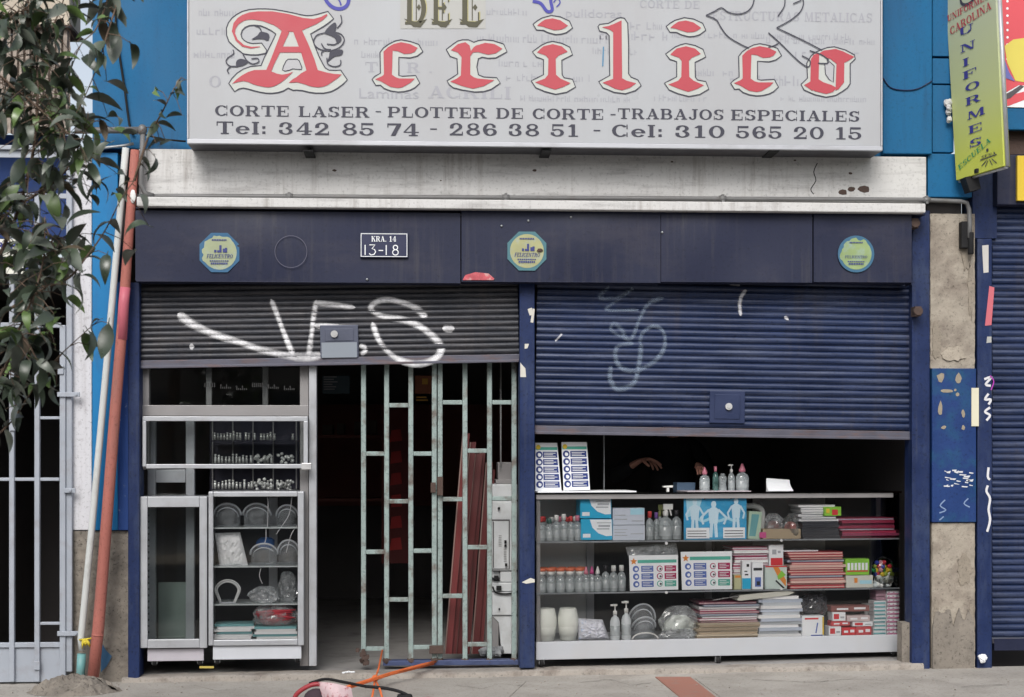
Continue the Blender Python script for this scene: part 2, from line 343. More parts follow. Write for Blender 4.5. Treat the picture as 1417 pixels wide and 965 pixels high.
def sans(mb, s_, x, z, h, y, width=None, bold=0.0, rot=0.0):
    """plain lettering from the built-in typeface, as mesh"""
    cu = bpy.data.curves.new('lettering', 'FONT'); cu.body = s_; cu.size = 1.0; cu.offset = bold; cu.resolution_u = 2
    o = bpy.data.objects.new('lettering', cu); me = bpy.data.meshes.new_from_object(o)
    vs = [v.co.copy() for v in me.vertices]
    if not vs: return mb
    x0 = min(v.x for v in vs); x1 = max(v.x for v in vs); hh = 0.7
    kx = (width / (x1 - x0)) if width else h / hh; kz = h / hh; i = len(mb.v); mb.k = (mb.k + 1) % 12; yy = y - mb.k * 0.00008
    cr, sr = math.cos(rot), math.sin(rot)
    for v in vs:
        a_, b_ = (v.x - x0) * kx, v.y * kz
        mb.v.append((x + a_ * cr - b_ * sr, yy, z + a_ * sr + b_ * cr))
    for p_ in me.polygons: mb.f.append(tuple(i + k for k in p_.vertices))
    bpy.data.objects.remove(o); bpy.data.meshes.remove(me); bpy.data.curves.remove(cu)
    return mb
def pp(fr, pts, d=0.0): return [fr.p(a_, b_, d) for a_, b_ in pts]

# ------------------------------------------------------------------ materials of the place
M_PAVE = mat('pavement_concrete', (.38, .355, .32), .9, var=.2, vs=1.6, speck=.45, bump=.7, bs=45, dirt=(.2, .18, .155), dd=.6, ds=2.2, ramp=(.45, .75))
M_SILL = mat('sill_concrete', (.34, .31, .275), .9, speck=.5, var=.2, vs=5, bump=.6, bs=40, dirt=(.15, .12, .1), dd=.8, ds=6)
M_REDT = mat('red_paving', (.34, .16, .12), .85, var=.15, vs=8, bump=.5, dirt=(.25, .2, .17), dd=.6, ds=10)
M_ROAD = mat('asphalt', (.05, .05, .05), .95, bump=.8, bs=80)
M_BLUE = mat('blue_wall_paint', (.006, .115, .265), .55, var=.15, speck=.25, streak=(.01, .05, .12), sk=.5, vs=2, bump=.12, dirt=(.02, .07, .16), dd=.5, ds=1.6, stretch=(1.5, 1, .5))
M_BRIGHT = mat('bright_blue_paint', (.01, .17, .4), .5, var=.08, vs=3, bump=.25, bs=25, dirt=(.03, .1, .24), dd=.5, ds=5, stretch=(2, 1, .5))
M_NAVY = mat('navy_paint', (.011, .024, .085), .5, var=.4, vs=5, speck=.6, streak=(.07, .075, .085), sk=.6, bump=.3, bs=20, dirt=(.05, .07, .13), dd=.6, ds=5, stretch=(2, 2, .6))
M_NAVYW = mat('navy_wall_paint', (.012, .042, .17), .5, var=.15, vs=4, bump=.3, bs=30, dirt=(.25, .28, .34), dd=.7, ds=18, ramp=(.62, .7))
M_HOUS = mat('navy_sheet_metal', (.017, .021, .048), .45, var=.25, speck=.3, streak=(.075, .07, .075), sk=.45, vs=1.5, bump=.1, bs=6, dirt=(.05, .047, .065), dd=.55, ds=1.8, stretch=(1, 1, 2.5))
M_BEAM = mat('white_beam_paint', (.6, .595, .585), .75, var=.08, vs=3, speck=.35, streak=(.2, .17, .15), sk=.6, bump=.3, bs=30, dirt=(.2, .19, .19), dd=.75, ds=4.5, stretch=(.5, 1, 4), ramp=(.5, .8))
M_WHITE = mat('white_wall_paint', (.6, .6, .63), .7, speck=.5, streak=(.25, .22, .22), sk=.6, var=.05, vs=5, bump=.5, bs=26, dirt=(.3, .28, .3), dd=.8, ds=14, ramp=(.58, .72))
M_REND = mat('rough_render', (.23, .205, .175), .95, var=.35, speck=.7, vs=9, bump=1.0, bs=38, dirt=(.1, .09, .08), dd=.75, ds=5, ramp=(.45, .72))
M_RENDL = mat('beige_render', (.36, .32, .265), .95, var=.25, vs=8, speck=.5, bump=1.0, bs=50, dirt=(.15, .12, .1), dd=.9, ds=3.5, ramp=(.45, .68))
M_CREAM = mat('cream_panel', (.52, .46, .38), .8, var=.08, vs=4, bump=.2, dirt=(.3, .25, .2), dd=.5, ds=3)
M_RIB = mat('ribbed_render', (.33, .28, .24), .95, var=.25, vs=12, bump=1.0, bs=40, dirt=(.12, .1, .09), dd=.7, ds=8)
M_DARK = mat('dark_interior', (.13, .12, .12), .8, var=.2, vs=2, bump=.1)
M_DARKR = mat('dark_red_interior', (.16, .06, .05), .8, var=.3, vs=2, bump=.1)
M_IFLOOR = mat('interior_floor', (.3, .29, .28), .6, var=.15, vs=3, bump=.1, dirt=(.09, .08, .08), dd=.6, ds=4)
M_BLACK = flat('black_rubber', (.012, .012, .013), .7)
M_STEEL = mat('galvanised_steel', (.4, .42, .43), .45, .6, var=.12, bump=.15, dirt=(.16, .14, .13), dd=.6, ds=12)
M_PIPE = mat('grey_pipe', (.16, .16, .16), .55, .2, var=.12, bump=.2, dirt=(.12, .11, .1), dd=.7, ds=9)
M_ALU = mat('aluminium_profile', (.45, .465, .49), .42, .35, var=.05, bump=.05, dirt=(.32, .31, .31), dd=.5, ds=10)
M_ALUD = mat('dull_aluminium', (.27, .26, .26), .5, .3, var=.08, bump=.05)
M_GATE = mat('pale_grey_gate_paint', (.34, .37, .42), .45, .1, var=.06, bump=.15, dirt=(.26, .25, .26), dd=.6, ds=9)
M_GREEN = mat('worn_green_gate_paint', (.27, .34, .325), .55, .1, var=.25, vs=9, speck=.5, bump=.4, bs=50, dirt=(.12, .085, .07), dd=.85, ds=7, ramp=(.5, .64))
M_RUST = mat('rusty_iron', (.09, .06, .05), .9, .2, var=.4, vs=30, bump=.8)
M_SCREW = flat('bolt_metal', (.6, .6, .6), .4, metal=.6)
M_GLASS = pane_mat('shop_glass', (.9, .92, .92), .0)
M_CGLASS = pane_mat('case_glass', (.99, .99, .99), .0)
M_PRINTW = flat('print_white', (.82, .84, .86), .6)

# ------------------------------------------------------------------ ground, road and what lies behind the camera
def sheet(x0, x1, y0, y1, dz=0.0, nx=2):
    m = MB(); m.grid(lambda u, v: (x0 + (x1 - x0) * u, y0 + (y1 - y0) * v, gz(x0 + (x1 - x0) * u) + dz), nx, 2); return m
def slab(m, x0, x1, y0, y1, h):
    i = len(m.v)
    for zz in (-0.1, h):
        for x, y in ((x0, y0), (x1, y0), (x1, y1), (x0, y1)): m.v.append((x, y, gz(x) + zz))
    m.f += [tuple(i + k for k in q) for q in ((0, 1, 5, 4), (1, 2, 6, 5), (2, 3, 7, 6), (3, 0, 4, 7), (4, 5, 6, 7))]
    return m
pave = struct('pavement', sheet(-14, 14, -3.2, 0.02), M_PAVE)
kb = MB(); slab(kb, -14, 14, -3.4, -3.2, 0.0); struct('kerb', kb, M_SILL)
struct('road', sheet(-60, 60, -12.0, -3.3, -0.13), M_ROAD)
struct('far_pavement', sheet(-60, 60, -60, -12.0, 0.0), M_PAVE)
# unseen houses added across the street to cut frontal sky and glass reflections
M_OPP = mat('opposite_wall', (.3, .26, .22), .9, var=.2, vs=.6, dirt=(.14, .12, .1), dd=.6, ds=.5)
for k, (xa_, wd_, hh_) in enumerate(((-22, 12, 5.5), (-9.6, 9, 6.4), (-.2, 11, 4.8), (11.2, 12, 5.9))):
    t = Thing('added_opposite_house', ('tall narrow', 'brown three storey', 'low wide', 'pale plastered')[k] + ' unseen house added across the street behind the camera', 'house', F0, (xa_ + wd_ / 2, -20, 0))
    m_ = MB(); m_.box(xa_, xa_ + wd_, -26, -20, -.1, hh_); wl = t.part('wall', m_, M_OPP); m_ = MB(); m_.box(xa_ - .1, xa_ + wd_ + .1, -26.1, -19.8, hh_ + .01, hh_ + .2); t.part('roof', m_, M_OPP)
    for j in range(int(wd_ // 2.4)):
        for fl in range(2):
            m_ = MB(); x_ = xa_ + .8 + j * 2.4; m_.box(x_, x_ + 1.2, -19.99, -19.96, .9 + fl * 3, 2.5 + fl * 3); t.part('window', m_, mat('opposite_window', (.04, .05, .06), .2))
# raised slabs and the strip of red paving, pieces of the pavement
xa = F0.p(905, 935, 0)[0]
def quad_slab(name, pts, h, m_):
    mb = MB(); i = 0
    for zz in (-0.05, h):
        for x, y in pts: mb.v.append((x, y, gz(x) + zz))
    mb.f += [(0, 1, 5, 4), (1, 2, 6, 5), (2, 3, 7, 6), (3, 0, 4, 7), (4, 5, 6, 7)]
    return child(name, mb, m_, pave)
def gp(px, py):                      # where a sight line meets the ground
    dr = FW + RT * ((px - 708.5) / FPX) + Vector((0, 0, (HOR - py) / FPX))
    t = -(CAM.z - gz(CAM.x)) / (dr.z - GS * dr.x); q = CAM + dr * t; return (q.x, q.y)
quad_slab('red_paving_slab', [gp(952, 975), gp(1002, 975), gp(955, 938), gp(907, 938)], 0.006, M_REDT)
quad_slab('concrete_slab', [gp(700, 975), gp(944, 975), gp(903, 940), gp(735, 944)], 0.004, M_PAVE)
quad_slab('concrete_slab', [gp(1010, 975), gp(1290, 975), gp(1262, 931), gp(962, 940)], 0.004, M_PAVE)
quad_slab('concrete_slab', [gp(400, 975), gp(694, 975), gp(728, 944), gp(430, 946)], 0.004, M_PAVE)
sm = MB(); rg = random.Random(3)
x = -2.42
n_ = 120; rows = []
for k in range(n_ + 1):
    x = -2.42 + 5.04 * k / n_; jf = rg.uniform(-.008, .008) + .012 * math.sin(x * 5.1) + .008 * math.sin(x * 13 + 1); hh = .034 + .004 * math.sin(x * 3.3) + rg.uniform(-.002, .002)
    sm.v += [(x, -.065 + jf, gz(x) - .02), (x, -.055 + jf, gz(x) + hh * .8), (x, -.04 + jf, gz(x) + hh), (x, .1, gz(x) + hh)]
for k in range(n_):
    for q in range(3): e = k * 4 + q; sm.f.append((e, e + 4, e + 5, e + 1))
sill = struct('door_sill', sm, M_SILL)
for q in ([(800, 946), (845, 942), (872, 950), (905, 946)], [(1040, 942), (1120, 946), (1180, 941), (1230, 944)], [(630, 950), (668, 955), (690, 948), (735, 952)], [(268, 950), (300, 958), (330, 955)], [(1290, 940), (1330, 952), (1400, 948)]):
    cm = MB(); P = [gp(a_, b_) for a_, b_ in q]; Q = []
    for a_, b_ in zip(P, P[1:]):
        for k in range(8): f = k / 8; Q.append((a_[0] + (b_[0] - a_[0]) * f, a_[1] + (b_[1] - a_[1]) * f + rg.uniform(-.012, .012)))
    for k, (x, y) in enumerate(Q): w_ = rg.uniform(.001, .005); cm.v += [(x, y - w_, gz(x) + .0075), (x, y + w_, gz(x) + .0075)]
    for k in range(len(Q) - 1): cm.f.append((2 * k, 2 * k + 2, 2 * k + 3, 2 * k + 1))
    child('crack', cm, M_BLACK if 0 else flat('crack_dark', (.09, .08, .07), .9), pave)
# inside of the shop
XL, XR = F0.p(192, 600, .05)[0], F0.p(1262, 600, .05)[0]
struct('shop_floor', sheet(XL - .3, XR + .3, .1, 5.2, .03), M_IFLOOR)
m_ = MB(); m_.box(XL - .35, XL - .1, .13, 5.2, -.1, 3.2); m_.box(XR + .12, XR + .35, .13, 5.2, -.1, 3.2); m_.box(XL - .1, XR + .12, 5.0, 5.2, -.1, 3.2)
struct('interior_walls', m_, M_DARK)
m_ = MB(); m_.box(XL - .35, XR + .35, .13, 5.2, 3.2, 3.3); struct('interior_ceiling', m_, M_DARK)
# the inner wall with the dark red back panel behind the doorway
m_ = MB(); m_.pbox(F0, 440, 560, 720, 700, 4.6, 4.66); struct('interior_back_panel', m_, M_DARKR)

# ------------------------------------------------------------------ the shop building
b0 = (0, .2, 0)
shop = Thing('shop_building', 'blue painted shop front with white beam over two roller shutters', 'building', F0, b0)
m_ = MB()
m_.box(F0.p(128, 0, 0)[0], F0.p(1283, 0, 0)[0], 0.0, .25, F0.p(700, 211, 0)[1], 4.9)
shop.part('upper_wall', m_, M_BLUE)
m_ = MB(); a_, b_, c_, d_ = F0.r(1222, -60, 1290, 213, -.06); m_.box(a_, b_, -.06, -.002, c_, d_); shop.part('wall_pilaster', m_, M_BLUE, bevel=.006)
m_ = MB(); m_.tube([(x_, -.066, z_) for x_, z_ in smooth_pts(pp(F0, [(1222, 108), (1232, 121), (1250, 125), (1270, 123), (1290, 112)], -.066), 4)], .004, 6); shop.part('wall_cable', m_, M_NAVY)
for (x0, y0, x1, y1) in ((1290.5, -60, 1320, 78), (1290.5, 81, 1320, 116), (1290.5, 118, 1320, 211)):
    m_ = MB(); m_.pbox(F0, x0, y0, x1, y1, -.02, .2); shop.part('wall_panel', m_, M_BLUE, bevel=.004)
m_ = MB(); m_.pbox(F0, 1284, 213, 1345, 273, -.025, .2); shop.part('wall_panel', m_, M_BLUE, bevel=.004)
# white beam in two steps
m_ = MB(); m_.pbox(F0, 192, 211.6, 1282, 276, -.05, .2); bm_ = shop.part('beam', m_, M_BEAM, bevel=.006)
m_ = MB(); m_.pbox(F0, 189, 277, 1281, 290, -.2, .1); shop.part('beam_lip', m_, M_BEAM, bevel=.006)
m_ = MB(); m_.ribbon(smooth_pts(pp(F0, [(1131, 226), (1126, 238), (1129, 250), (1122, 262), (1126, 269)], -.051), 3), .006, -.0515); child('crack', m_, M_BLACK, bm_, b0)
m_ = MB()
for (cx_, cy_, r_) in ((463, 236, 3), (740, 236, 3), (1177, 240, 3), (1100, 222, 2), (930, 224, 2), (610, 250, 1.5), (1196, 262, 9), (1166, 266, 7), (1178, 262, 6)):
    x_, z_ = F0.p(cx_, cy_, -.052); m_.blob((x_, -.05, z_), (r_ * .0046, .004, r_ * .0026), 8, 4, .2)
child('stain', m_, M_RUST, bm_, b0)
# piers: bright blue / white strip wall, rough base, navy jamb columns
m_ = MB(); m_.pbox(F0, 97, 205, 127, 734, .0, .3); shop.part('white_pier_strip', m_, M_WHITE, bevel=.006)
m_ = MB(); m_.pbox(F0, 127.6, 211.5, 163, 734, -.012, .3); shop.part('bright_blue_pier', m_, M_BRIGHT, bevel=.004)
m_ = MB(); m_.pbox(F0, 163.3, 391, 178, 734, -.016, .3); shop.part('navy_pier_strip', m_, M_NAVYW, bevel=.004)
m_ = MB(); rg = random.Random(5)
x0, x1, z0, z1 = F0.r(98, 735, 178, 955, .01)
m_.grid(lambda u, v: (x0 + (x1 - x0) * u, .012 + .006 * math.sin(u * 7 + v * 3) + rg.uniform(-.006, .005), z0 + (z1 - z0) * v), 26, 70, smooth=True)
shop.part('rough_pier_base', m_, M_REND)
for (x0, x1, y0, y1, nm) in ((177, 193, 391, 948, 'jamb_column'), (719, 740, 391, 925, 'centre_column'), (1262, 1287, 291, 928, 'jamb_column')):
    m_ = MB(); m_.pbox(F0, x0, y0, x1, y1, -.03, .13); cc = shop.part(nm, m_, M_NAVY, bevel=.006)
    if nm == 'centre_column': ccol = cc
    lcol = cc
m_ = MB()
for p_ in ([(737, 427), (740, 428), (738, 447), (734, 446)], [(726, 476), (732, 476), (730, 482), (726, 483)], [(720, 502), (727, 510), (728, 522), (720, 522)], [(722, 806), (734, 800), (740, 802), (740, 806), (728, 808)], [(730, 428), (736, 426), (737, 436), (733, 437)]):
    m_.poly(pp(F0, p_, -.032), -.0312)
child('paint_chip', m_, flat('chipped_white', (.6, .58, .52)), ccol, b0)
for (cx_, cy_) in ((1266, 432), (1262, 311)):
    m_ = MB(); x_, z_ = F0.p(cx_, cy_, -.05); m_.box(x_ - .02, x_ + .02, -.12, -.03, z_ - .03, z_ + .03); m_.tube([(x_, -.13, z_), (x_, -.08, z_)], .028, 10); child('shutter_bracket', m_, M_RUST, lcol, b0)
m_ = MB(); m_.pbox(F0, 1248, 862, 1264, 921, .02, .12); child('broken_column_foot', m_, M_REND, lcol, b0)
# right pier: beige render / blue painted middle / beige base
rg = random.Random(8)
def rough_panel(px0, py0, px1, py1, d, amp, nx, nz):
    x0, x1, z0, z1 = F0.r(px0, py0, px1, py1, d); m = MB()
    m.grid(lambda u, v: (x0 + (x1 - x0) * u, d + rg.uniform(-amp, amp), z0 + (z1 - z0) * v), nx, nz, smooth=True); m.box(x0, x1, d + .02, .25, z0, z1); return m
shop.part('render_pier', rough_panel(1287.5, 296, 1349, 510, -.03, .006, 12, 40), M_RENDL)
m_ = MB(); m_.pbox(F0, 1290, 510, 1351, 723, -.05, .2); pb = shop.part('blue_pier_panel', m_, mat('peeling_blue', (.013, .04, .15), .5, var=.3, vs=3, speck=.4, bump=.4, bs=30, dirt=(.015, .1, .17), dd=.8, ds=4), bevel=.005)
shop.part('render_pier_base', rough_panel(1290, 724, 1349, 930, -.03, .006, 12, 40), M_RENDL)
rg = random.Random(12)
M_FL = [mat('plaster_flake', (.38, .335, .275), .95, var=.3, vs=14, speck=.6, bump=.8), mat('bare_plaster', (.27, .235, .19), .95, var=.3, vs=14, speck=.6, bump=.8)]
for (cx_, cy_, rx, ry, k) in ((1338, 345, 10, 30, 1), (1318, 490, 20, 11, 0), (1344, 400, 5, 40, 1), (1296, 470, 6, 30, 1), (1335, 790, 11, 26, 1), (1296, 850, 5, 20, 1), (1345, 860, 4, 30, 1)):
    n = 22; m_ = MB(); m_.prism(pp(F0, [(min(1348, max(1289, cx_ + rx * math.cos(2 * PI * q / n) * rg.uniform(.6, 1.15))), cy_ + ry * math.sin(2 * PI * q / n) * rg.uniform(.6, 1.15)) for q in range(n)], -.037), -.0375, -.03); shop.part('plaster_flake', m_, M_FL[k])
m_ = MB(); top = [(1290.5 + k * 4.1, 868 - 14 * abs(math.sin(k * .9)) - rg.uniform(0, 14)) for k in range(15)]
m_.prism(pp(F0, [(1290.5, 929)] + top + [(1348, 929)], -.04), -.041, -.03); shop.part('damp_patch', m_, M_REND)
m_ = MB()
for (cx_, cy_, rx, ry) in ((1302, 522, 6, 7), (1326, 524, 5, 8), (1310, 541, 11, 3), (1301, 566, 4, 11), (1325, 546, 3, 3), (1333, 573, 3, 6), (1306, 592, 4, 3), (1333, 592, 3, 4), (1322, 540, 2, 2)):
    n = 9; m_.poly(pp(F0, [(cx_ + rx * math.cos(2 * PI * k / n) * rg.uniform(.6, 1.1), cy_ + ry * math.sin(2 * PI * k / n) * rg.uniform(.6, 1.1)) for k in range(n)], -.052), -.0515)
child('poster_residue', m_, mat('torn_paper', (.3, .26, .2), .9, var=.35, vs=40), pb, b0)
m_ = MB()
for k in range(26):
    cx_, cy_ = rg.uniform(1304, 1342), rg.uniform(648, 673); l = rg.uniform(3, 10)
    m_.poly(pp(F0, [(cx_, cy_), (cx_ + l, cy_ + rg.uniform(-2, 2)), (cx_ + l * .8, cy_ + 2.2), (cx_, cy_ + 1.6)], -.052), -.0515)
child('scraped_paper', m_, flat('scrap_white', (.62, .63, .66)), pb, b0)
m_ = MB()
for l_ in ([(1308, 692), (1301, 700), (1309, 706), (1300, 710)], [(1340, 690), (1334, 697), (1342, 702)], [(1306, 715), (1300, 720)]):
    m_.ribbon(smooth_pts(pp(F0, l_, -.052), 3), .008, -.0515)
child('scribble', m_, flat('pale_blue_ink', (.2, .28, .45)), pb, b0)
m_ = MB(); m_.pbox(F0, 1344.5, 537, 1354.5, 590, -.058, -.0505); shop.part('cream_sticker_strip', m_, flat('cream_sticker', (.66, .63, .48)))

# conduits and poles on the front: things of their own
def pipe(name, label, pts, r_, m, extra=None, d=-.1, cat='pipe', n=10):
    P = [(F0.p(q[0], q[1], q[2] if len(q) > 2 else d)[0], q[2] if len(q) > 2 else d, F0.p(q[0], q[1], q[2] if len(q) > 2 else d)[1]) for q in pts]
    mb = MB(); mb.tube(P, r_, n); return mb, P
mb, P = pipe('', '', [(190, 272.0), (230, 271.2), (1270, 276.5), (1330, 279), (1338, 281), (1341, 290), (1342, 312), (1341, 330)], .014, M_PIPE, d=-.085)
t = Thing('conduit_pipe', 'long dark grey conduit running along the white beam and bending down at the right pier', 'pipe', F0, P[0])
t.part('pipe', mb, M_PIPE)
for q in ((400, 272), (700, 273.5), (1000, 275), (1282, 277)):
    x_, z_ = F0.p(q[0], q[1], -.085); m_ = MB(); m_.tube([(x_ - .022, -.085, z_), (x_ + .022, -.085, z_)], .019, 10); m_.box(x_ - .008, x_ + .008, -.1, -.05, z_ - .025, z_ + .025); t.part('pipe_collar', m_, M_PIPE)
mb, P = pipe('', '', [(198, 176, -.12), (196, 230, -.12), (195, 255, -.12), (200, 267, -.11), (212, 271, -.1)], .016, M_PIPE)
mb2, P2 = pipe('', '', [(104, 181, -.12), (198, 180, -.12)], .02, M_PIPE)
x_, z_ = F0.p(1334, 318, -.06); m_ = MB(); m_.box(x_ - .025, x_ + .03, -.085, -.03, z_ - .12, z_ + .05); m_.tube([(x_ + .035, -.085, z_ - .02), (x_ + .035, -.085, z_ - .16)], .02, 8); t.part('junction_box', m_, M_BLACK, bevel=.006)
t = Thing('grey_pipe', 'short grey pipe with an elbow at the top left corner of the white beam', 'pipe', F0, P[-1]); t.part('pipe', mb, M_PIPE); t.part('crosspipe', mb2, M_PIPE)
x_, z_ = F0.p(197, 180, -.12); m_ = MB(); m_.blob((x_, -.12, z_), (.03, .03, .035), 10, 6); t.part('pipe_joint', m_, M_PIPE)
mb, P = pipe('', '', [(136, 206, -.05), (150, 204, -.05), (170, 202, -.05), (185, 199, -.04)], .009, M_PIPE)
single('thin_pipe', mb, M_STEEL, 'thin bent grey tube sticking out just below the crosspipe at top left', 'pipe', F0, P[0])
mb, P = pipe('', '', [(114, 900, -.1), (112, 885, -.1), (128, 722, -.1), (148, 500, -.1), (170, 252, -.1), (174, 205, -.1)], .0215, M_PIPE, n=12)
t = Thing('white_downpipe', 'slanted white plastic pipe left of the red pole, with a teal foot', 'pipe', F0, (F0.p(112, 944, -.1)[0], -.1, gz(-2.7)))
t.part('pipe', mb, mat('white_plastic_pipe', (.52, .54, .53), .5, var=.08, bump=.1, dirt=(.28, .27, .25), dd=.6, ds=5))
mb, P = pipe('', '', [(111, 944, -.1), (113, 905, -.1)], .027, M_PIPE, n=12); t.part('pipe_foot', mb, mat('teal_plastic', (.16, .36, .36), .5, dirt=(.3, .3, .28), dd=.6, ds=9), label='teal pipe foot')
mb, P = pipe('', '', [(109, 944, -.1), (113, 944, -.1)], .01, M_PIPE)
mb, P = pipe('', '', [(127, 954, -.15), (136, 870, -.15), (150, 690, -.13), (160, 560, -.12), (168, 465, -.12), (181, 290, -.12), (187, 208, -.12)], [.036, .036, .035, .034, .033, .029, .027], M_PIPE, n=12)
M_REDP = mat('red_pole_paint', (.36, .125, .1), .6, var=.3, vs=3, speck=.4, bump=.3, bs=30, dirt=(.24, .12, .1), dd=.8, ds=3, stretch=(2, 2, .6))
t = Thing('red_pole', 'leaning salmon red pole fixed to the pier left of the shop', 'pole', F0, P[0]); t.part('pole', mb, M_REDP)
mb, P = pipe('', '', [(168.3, 470, -.121), (171.2, 420, -.121), (173.3, 398, -.121)], [.0335, .0325, .032], M_PIPE, n=12); t.part('pink_tape', mb, flat('pink_paint', (.5, .13, .17), .5), label='bright pink stretch of paint')
mb, P = pipe('', '', [(134.8, 880.5, -.15), (135.2, 877.5, -.15)], .037, M_PIPE, n=12); t.part('tie_ring', mb, M_REDP)
x_, z_ = F0.p(184, 272, -.155); m_ = MB(); m_.blob((x_, -.152, z_), (.018, .006, .042), 9, 6, .1); t.part('white_sticker', m_, flat('sticker_white', (.7, .7, .68)))
# yellow ribbon tied round the pipe
rg = random.Random(4); m_ = MB(); x_, z_ = F0.p(118, 886, -.15)
for k in range(9):
    a_ = rg.uniform(-2.4, -.6); l = rg.uniform(.03, .06); m_.tube([(x_, -.14, z_), (x_ + math.cos(a_) * l * .5, -.16, z_ + math.sin(a_) * l * .5 + .01), (x_ + math.cos(a_) * l * .8, -.15, z_ + math.sin(a_) * l)], [.008, .007, .003], 5)
m_.tube([(x_ - .04, -.13, z_), (x_, -.15, z_ + .005), (x_ + .045, -.13, z_ + .01)], .006, 6)
single('yellow_ribbon', m_, flat('yellow_plastic', (.62, .5, .05), .5), 'yellow plastic ribbon knotted round the foot of the white pipe', 'ribbon', F0, (x_, -.14, z_))
# blue and pink paint patch on the rough base
m_ = MB(); m_.poly(pp(F0, [(140, 888), (147, 900), (155, 908), (148, 922), (140, 930)], -.006), -.012); shop.part('blue_paint_patch', m_, mat('faded_blue', (.05, .13, .24), .7, var=.3, vs=30))
# mound of cement and debris
rg = random.Random(21); m_ = MB(); gx, gy = gp(97, 962)
m_.grid(lambda u, v: (gx + .27 * math.cos(2 * PI * u) * (1 - v) * (1 + .14 * math.sin(6 * PI * u)), gy + .09 + .16 * math.sin(2 * PI * u) * (1 - v), gz(gx) + .1 * (1 - (1 - v) ** 2) + rg.uniform(-.014, .016) * (v > 0)), 30, 12, smooth=False)
single('cement_mound', m_, M_REND, 'small mound of hardened cement at the foot of the red pole', 'mound', F0, (gx, gy, 0))
m_ = MB()
for k in range(160):
    px_ = rg.choice((rg.uniform(10, 260), rg.uniform(440, 1400))); py_ = rg.uniform(936, 964); x_, y_ = gp(px_, py_)
    if y_ > -.07: continue
    s_ = rg.uniform(.002, .007); m_.blob((x_, y_, gz(x_) + s_ * .4 + .004), (s_, s_, s_ * .6), 5, 3, .25, rg)
single('grit', m_, M_SILL, None, None, kind='stuff')
# black cable hanging over the blue wall
mb, P = pipe('', '', [(q[0], q[1], -.02) for q in smooth_pts([(162, -40), (160, 20), (163, 60), (172, 120), (180, 178), (186, 186)], 4)], .0075, M_BLACK, n=6)
single('hanging_cable', mb, M_BLACK, 'black cable hanging down the blue wall at top left', 'cable', F0, P[0])
mb, P = pipe('', '', [(198, 186, -.05), (225, 193, -.05), (257, 196, -.05)], .006, M_BLACK, n=6)
single('sign_cable', mb, M_BLACK, 'short black cable running from the pipe joint to the big sign', 'cable', F0, P[0])

# ------------------------------------------------------------------ neighbours
nl = Thing('left_building', 'beige ribbed building with a blue shuttered window at the left edge', 'building', F0, (F0.p(40, 900, 0)[0], .1, 0))
x0, x1, z0, z1 = F0.r(-130, -70, 97, 33, 0); m_ = MB(); m_.box(x0, x1, .0, .3, z0, z1 + .2)
nl.part('upper_panel', m_, M_CREAM)
for px_ in (93, 60, 22, -12, -45):
    a_, b_, c_, d_ = F0.r(px_, -70, px_ + 3, 33, -.006); m_ = MB(); m_.box(a_, b_, -.012, -.001, c_, d_); nl.part('panel_joint', m_, M_CREAM)
m_ = MB(); m_.pbox(F0, -130, 33.2, 99, 37, -.05, .3); nl.part('ledge', m_, M_RUST)
x0, x1, z0, z1 = F0.r(-130, 37.5, 97, 186, .02); nr = 26; rg = random.Random(2); m_ = MB()
for k in range(nr):                                           # ribs of cast render
    xa_ = x0 + (x1 - x0) * k / nr; wr = (x1 - x0) / nr
    prof = [(xa_ + wr * .06, .02), (xa_ + wr * .14, -.012), (xa_ + wr * .72, -.012), (xa_ + wr * .82, .02), (xa_ + wr * 1.06, .02)]
    i = len(m_.v); nz = 26
    for j in range(nz + 1):
        for (a_, b_) in prof: m_.v.append((a_ + rg.uniform(-.002, .002), b_ + rg.uniform(-.004, .004), z0 + (z1 - z0) * j / nz))
    for j in range(nz):
        for q in range(4): e = i + j * 5 + q; m_.f.append((e, e + 1, e + 6, e + 5))
nl.part('ribbed_wall', m_, M_RIB)
m_ = MB(); m_.pbox(F0, -130, 186.5, 97, 330, .25, .3); nl.part('window_back', m_, mat('blue_window_sheet', (.02, .055, .2), .5, var=.3, vs=5, dirt=(.05, .06, .05), dd=.8, ds=3))
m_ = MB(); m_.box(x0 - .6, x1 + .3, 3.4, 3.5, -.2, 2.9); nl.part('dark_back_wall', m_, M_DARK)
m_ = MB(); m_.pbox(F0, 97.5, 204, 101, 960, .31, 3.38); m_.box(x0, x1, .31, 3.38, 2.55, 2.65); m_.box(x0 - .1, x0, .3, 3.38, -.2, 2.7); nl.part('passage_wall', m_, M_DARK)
# its metal gate
g0 = (F0.p(20, 945, -.02)[0], -.02, gz(-3))
lg = Thing('metal_gate', 'pale grey barred metal gate at the left edge of the photo', 'gate', F0, g0)
for px_ in (-32, 16, 51): 
    m_ = MB(); m_.pbox(F0, px_ - 3.6, 268, px_ + 3.6, 944, -.045, -.01); lg.part('gate_bar', m_, M_GATE, bevel=.004)
for px_ in (86.5, 95.5):
    m_ = MB(); m_.pbox(F0, px_ - 4.2, 205 if px_ > 90 else 450, px_ + 4.2, 938 if px_ < 90 else 930, -.05 + (px_ > 90) * .012, 0); lg.part('gate_stile', m_, M_GATE, bevel=.005)
for (xa_, xb_, y_, h_) in ((-60, 82, 663.5, 4.6), (54, 83, 578.5, 4), (55, 83, 863, 4), (-60, 95, 271, 7), (-60, 84, 450, 7), (-60, 95, 204, 6), (-60, 84, 893, 7)):
    m_ = MB(); m_.pbox(F0, xa_, y_ - h_ / 2, xb_, y_ + h_ / 2, -.035, -.012); lg.part('gate_rail', m_, M_GATE, bevel=.003)
m_ = MB(); m_.pbox(F0, -60, 207, 95, 218, -.01, .0); lg.part('gate_head_plate', m_, M_GATE)
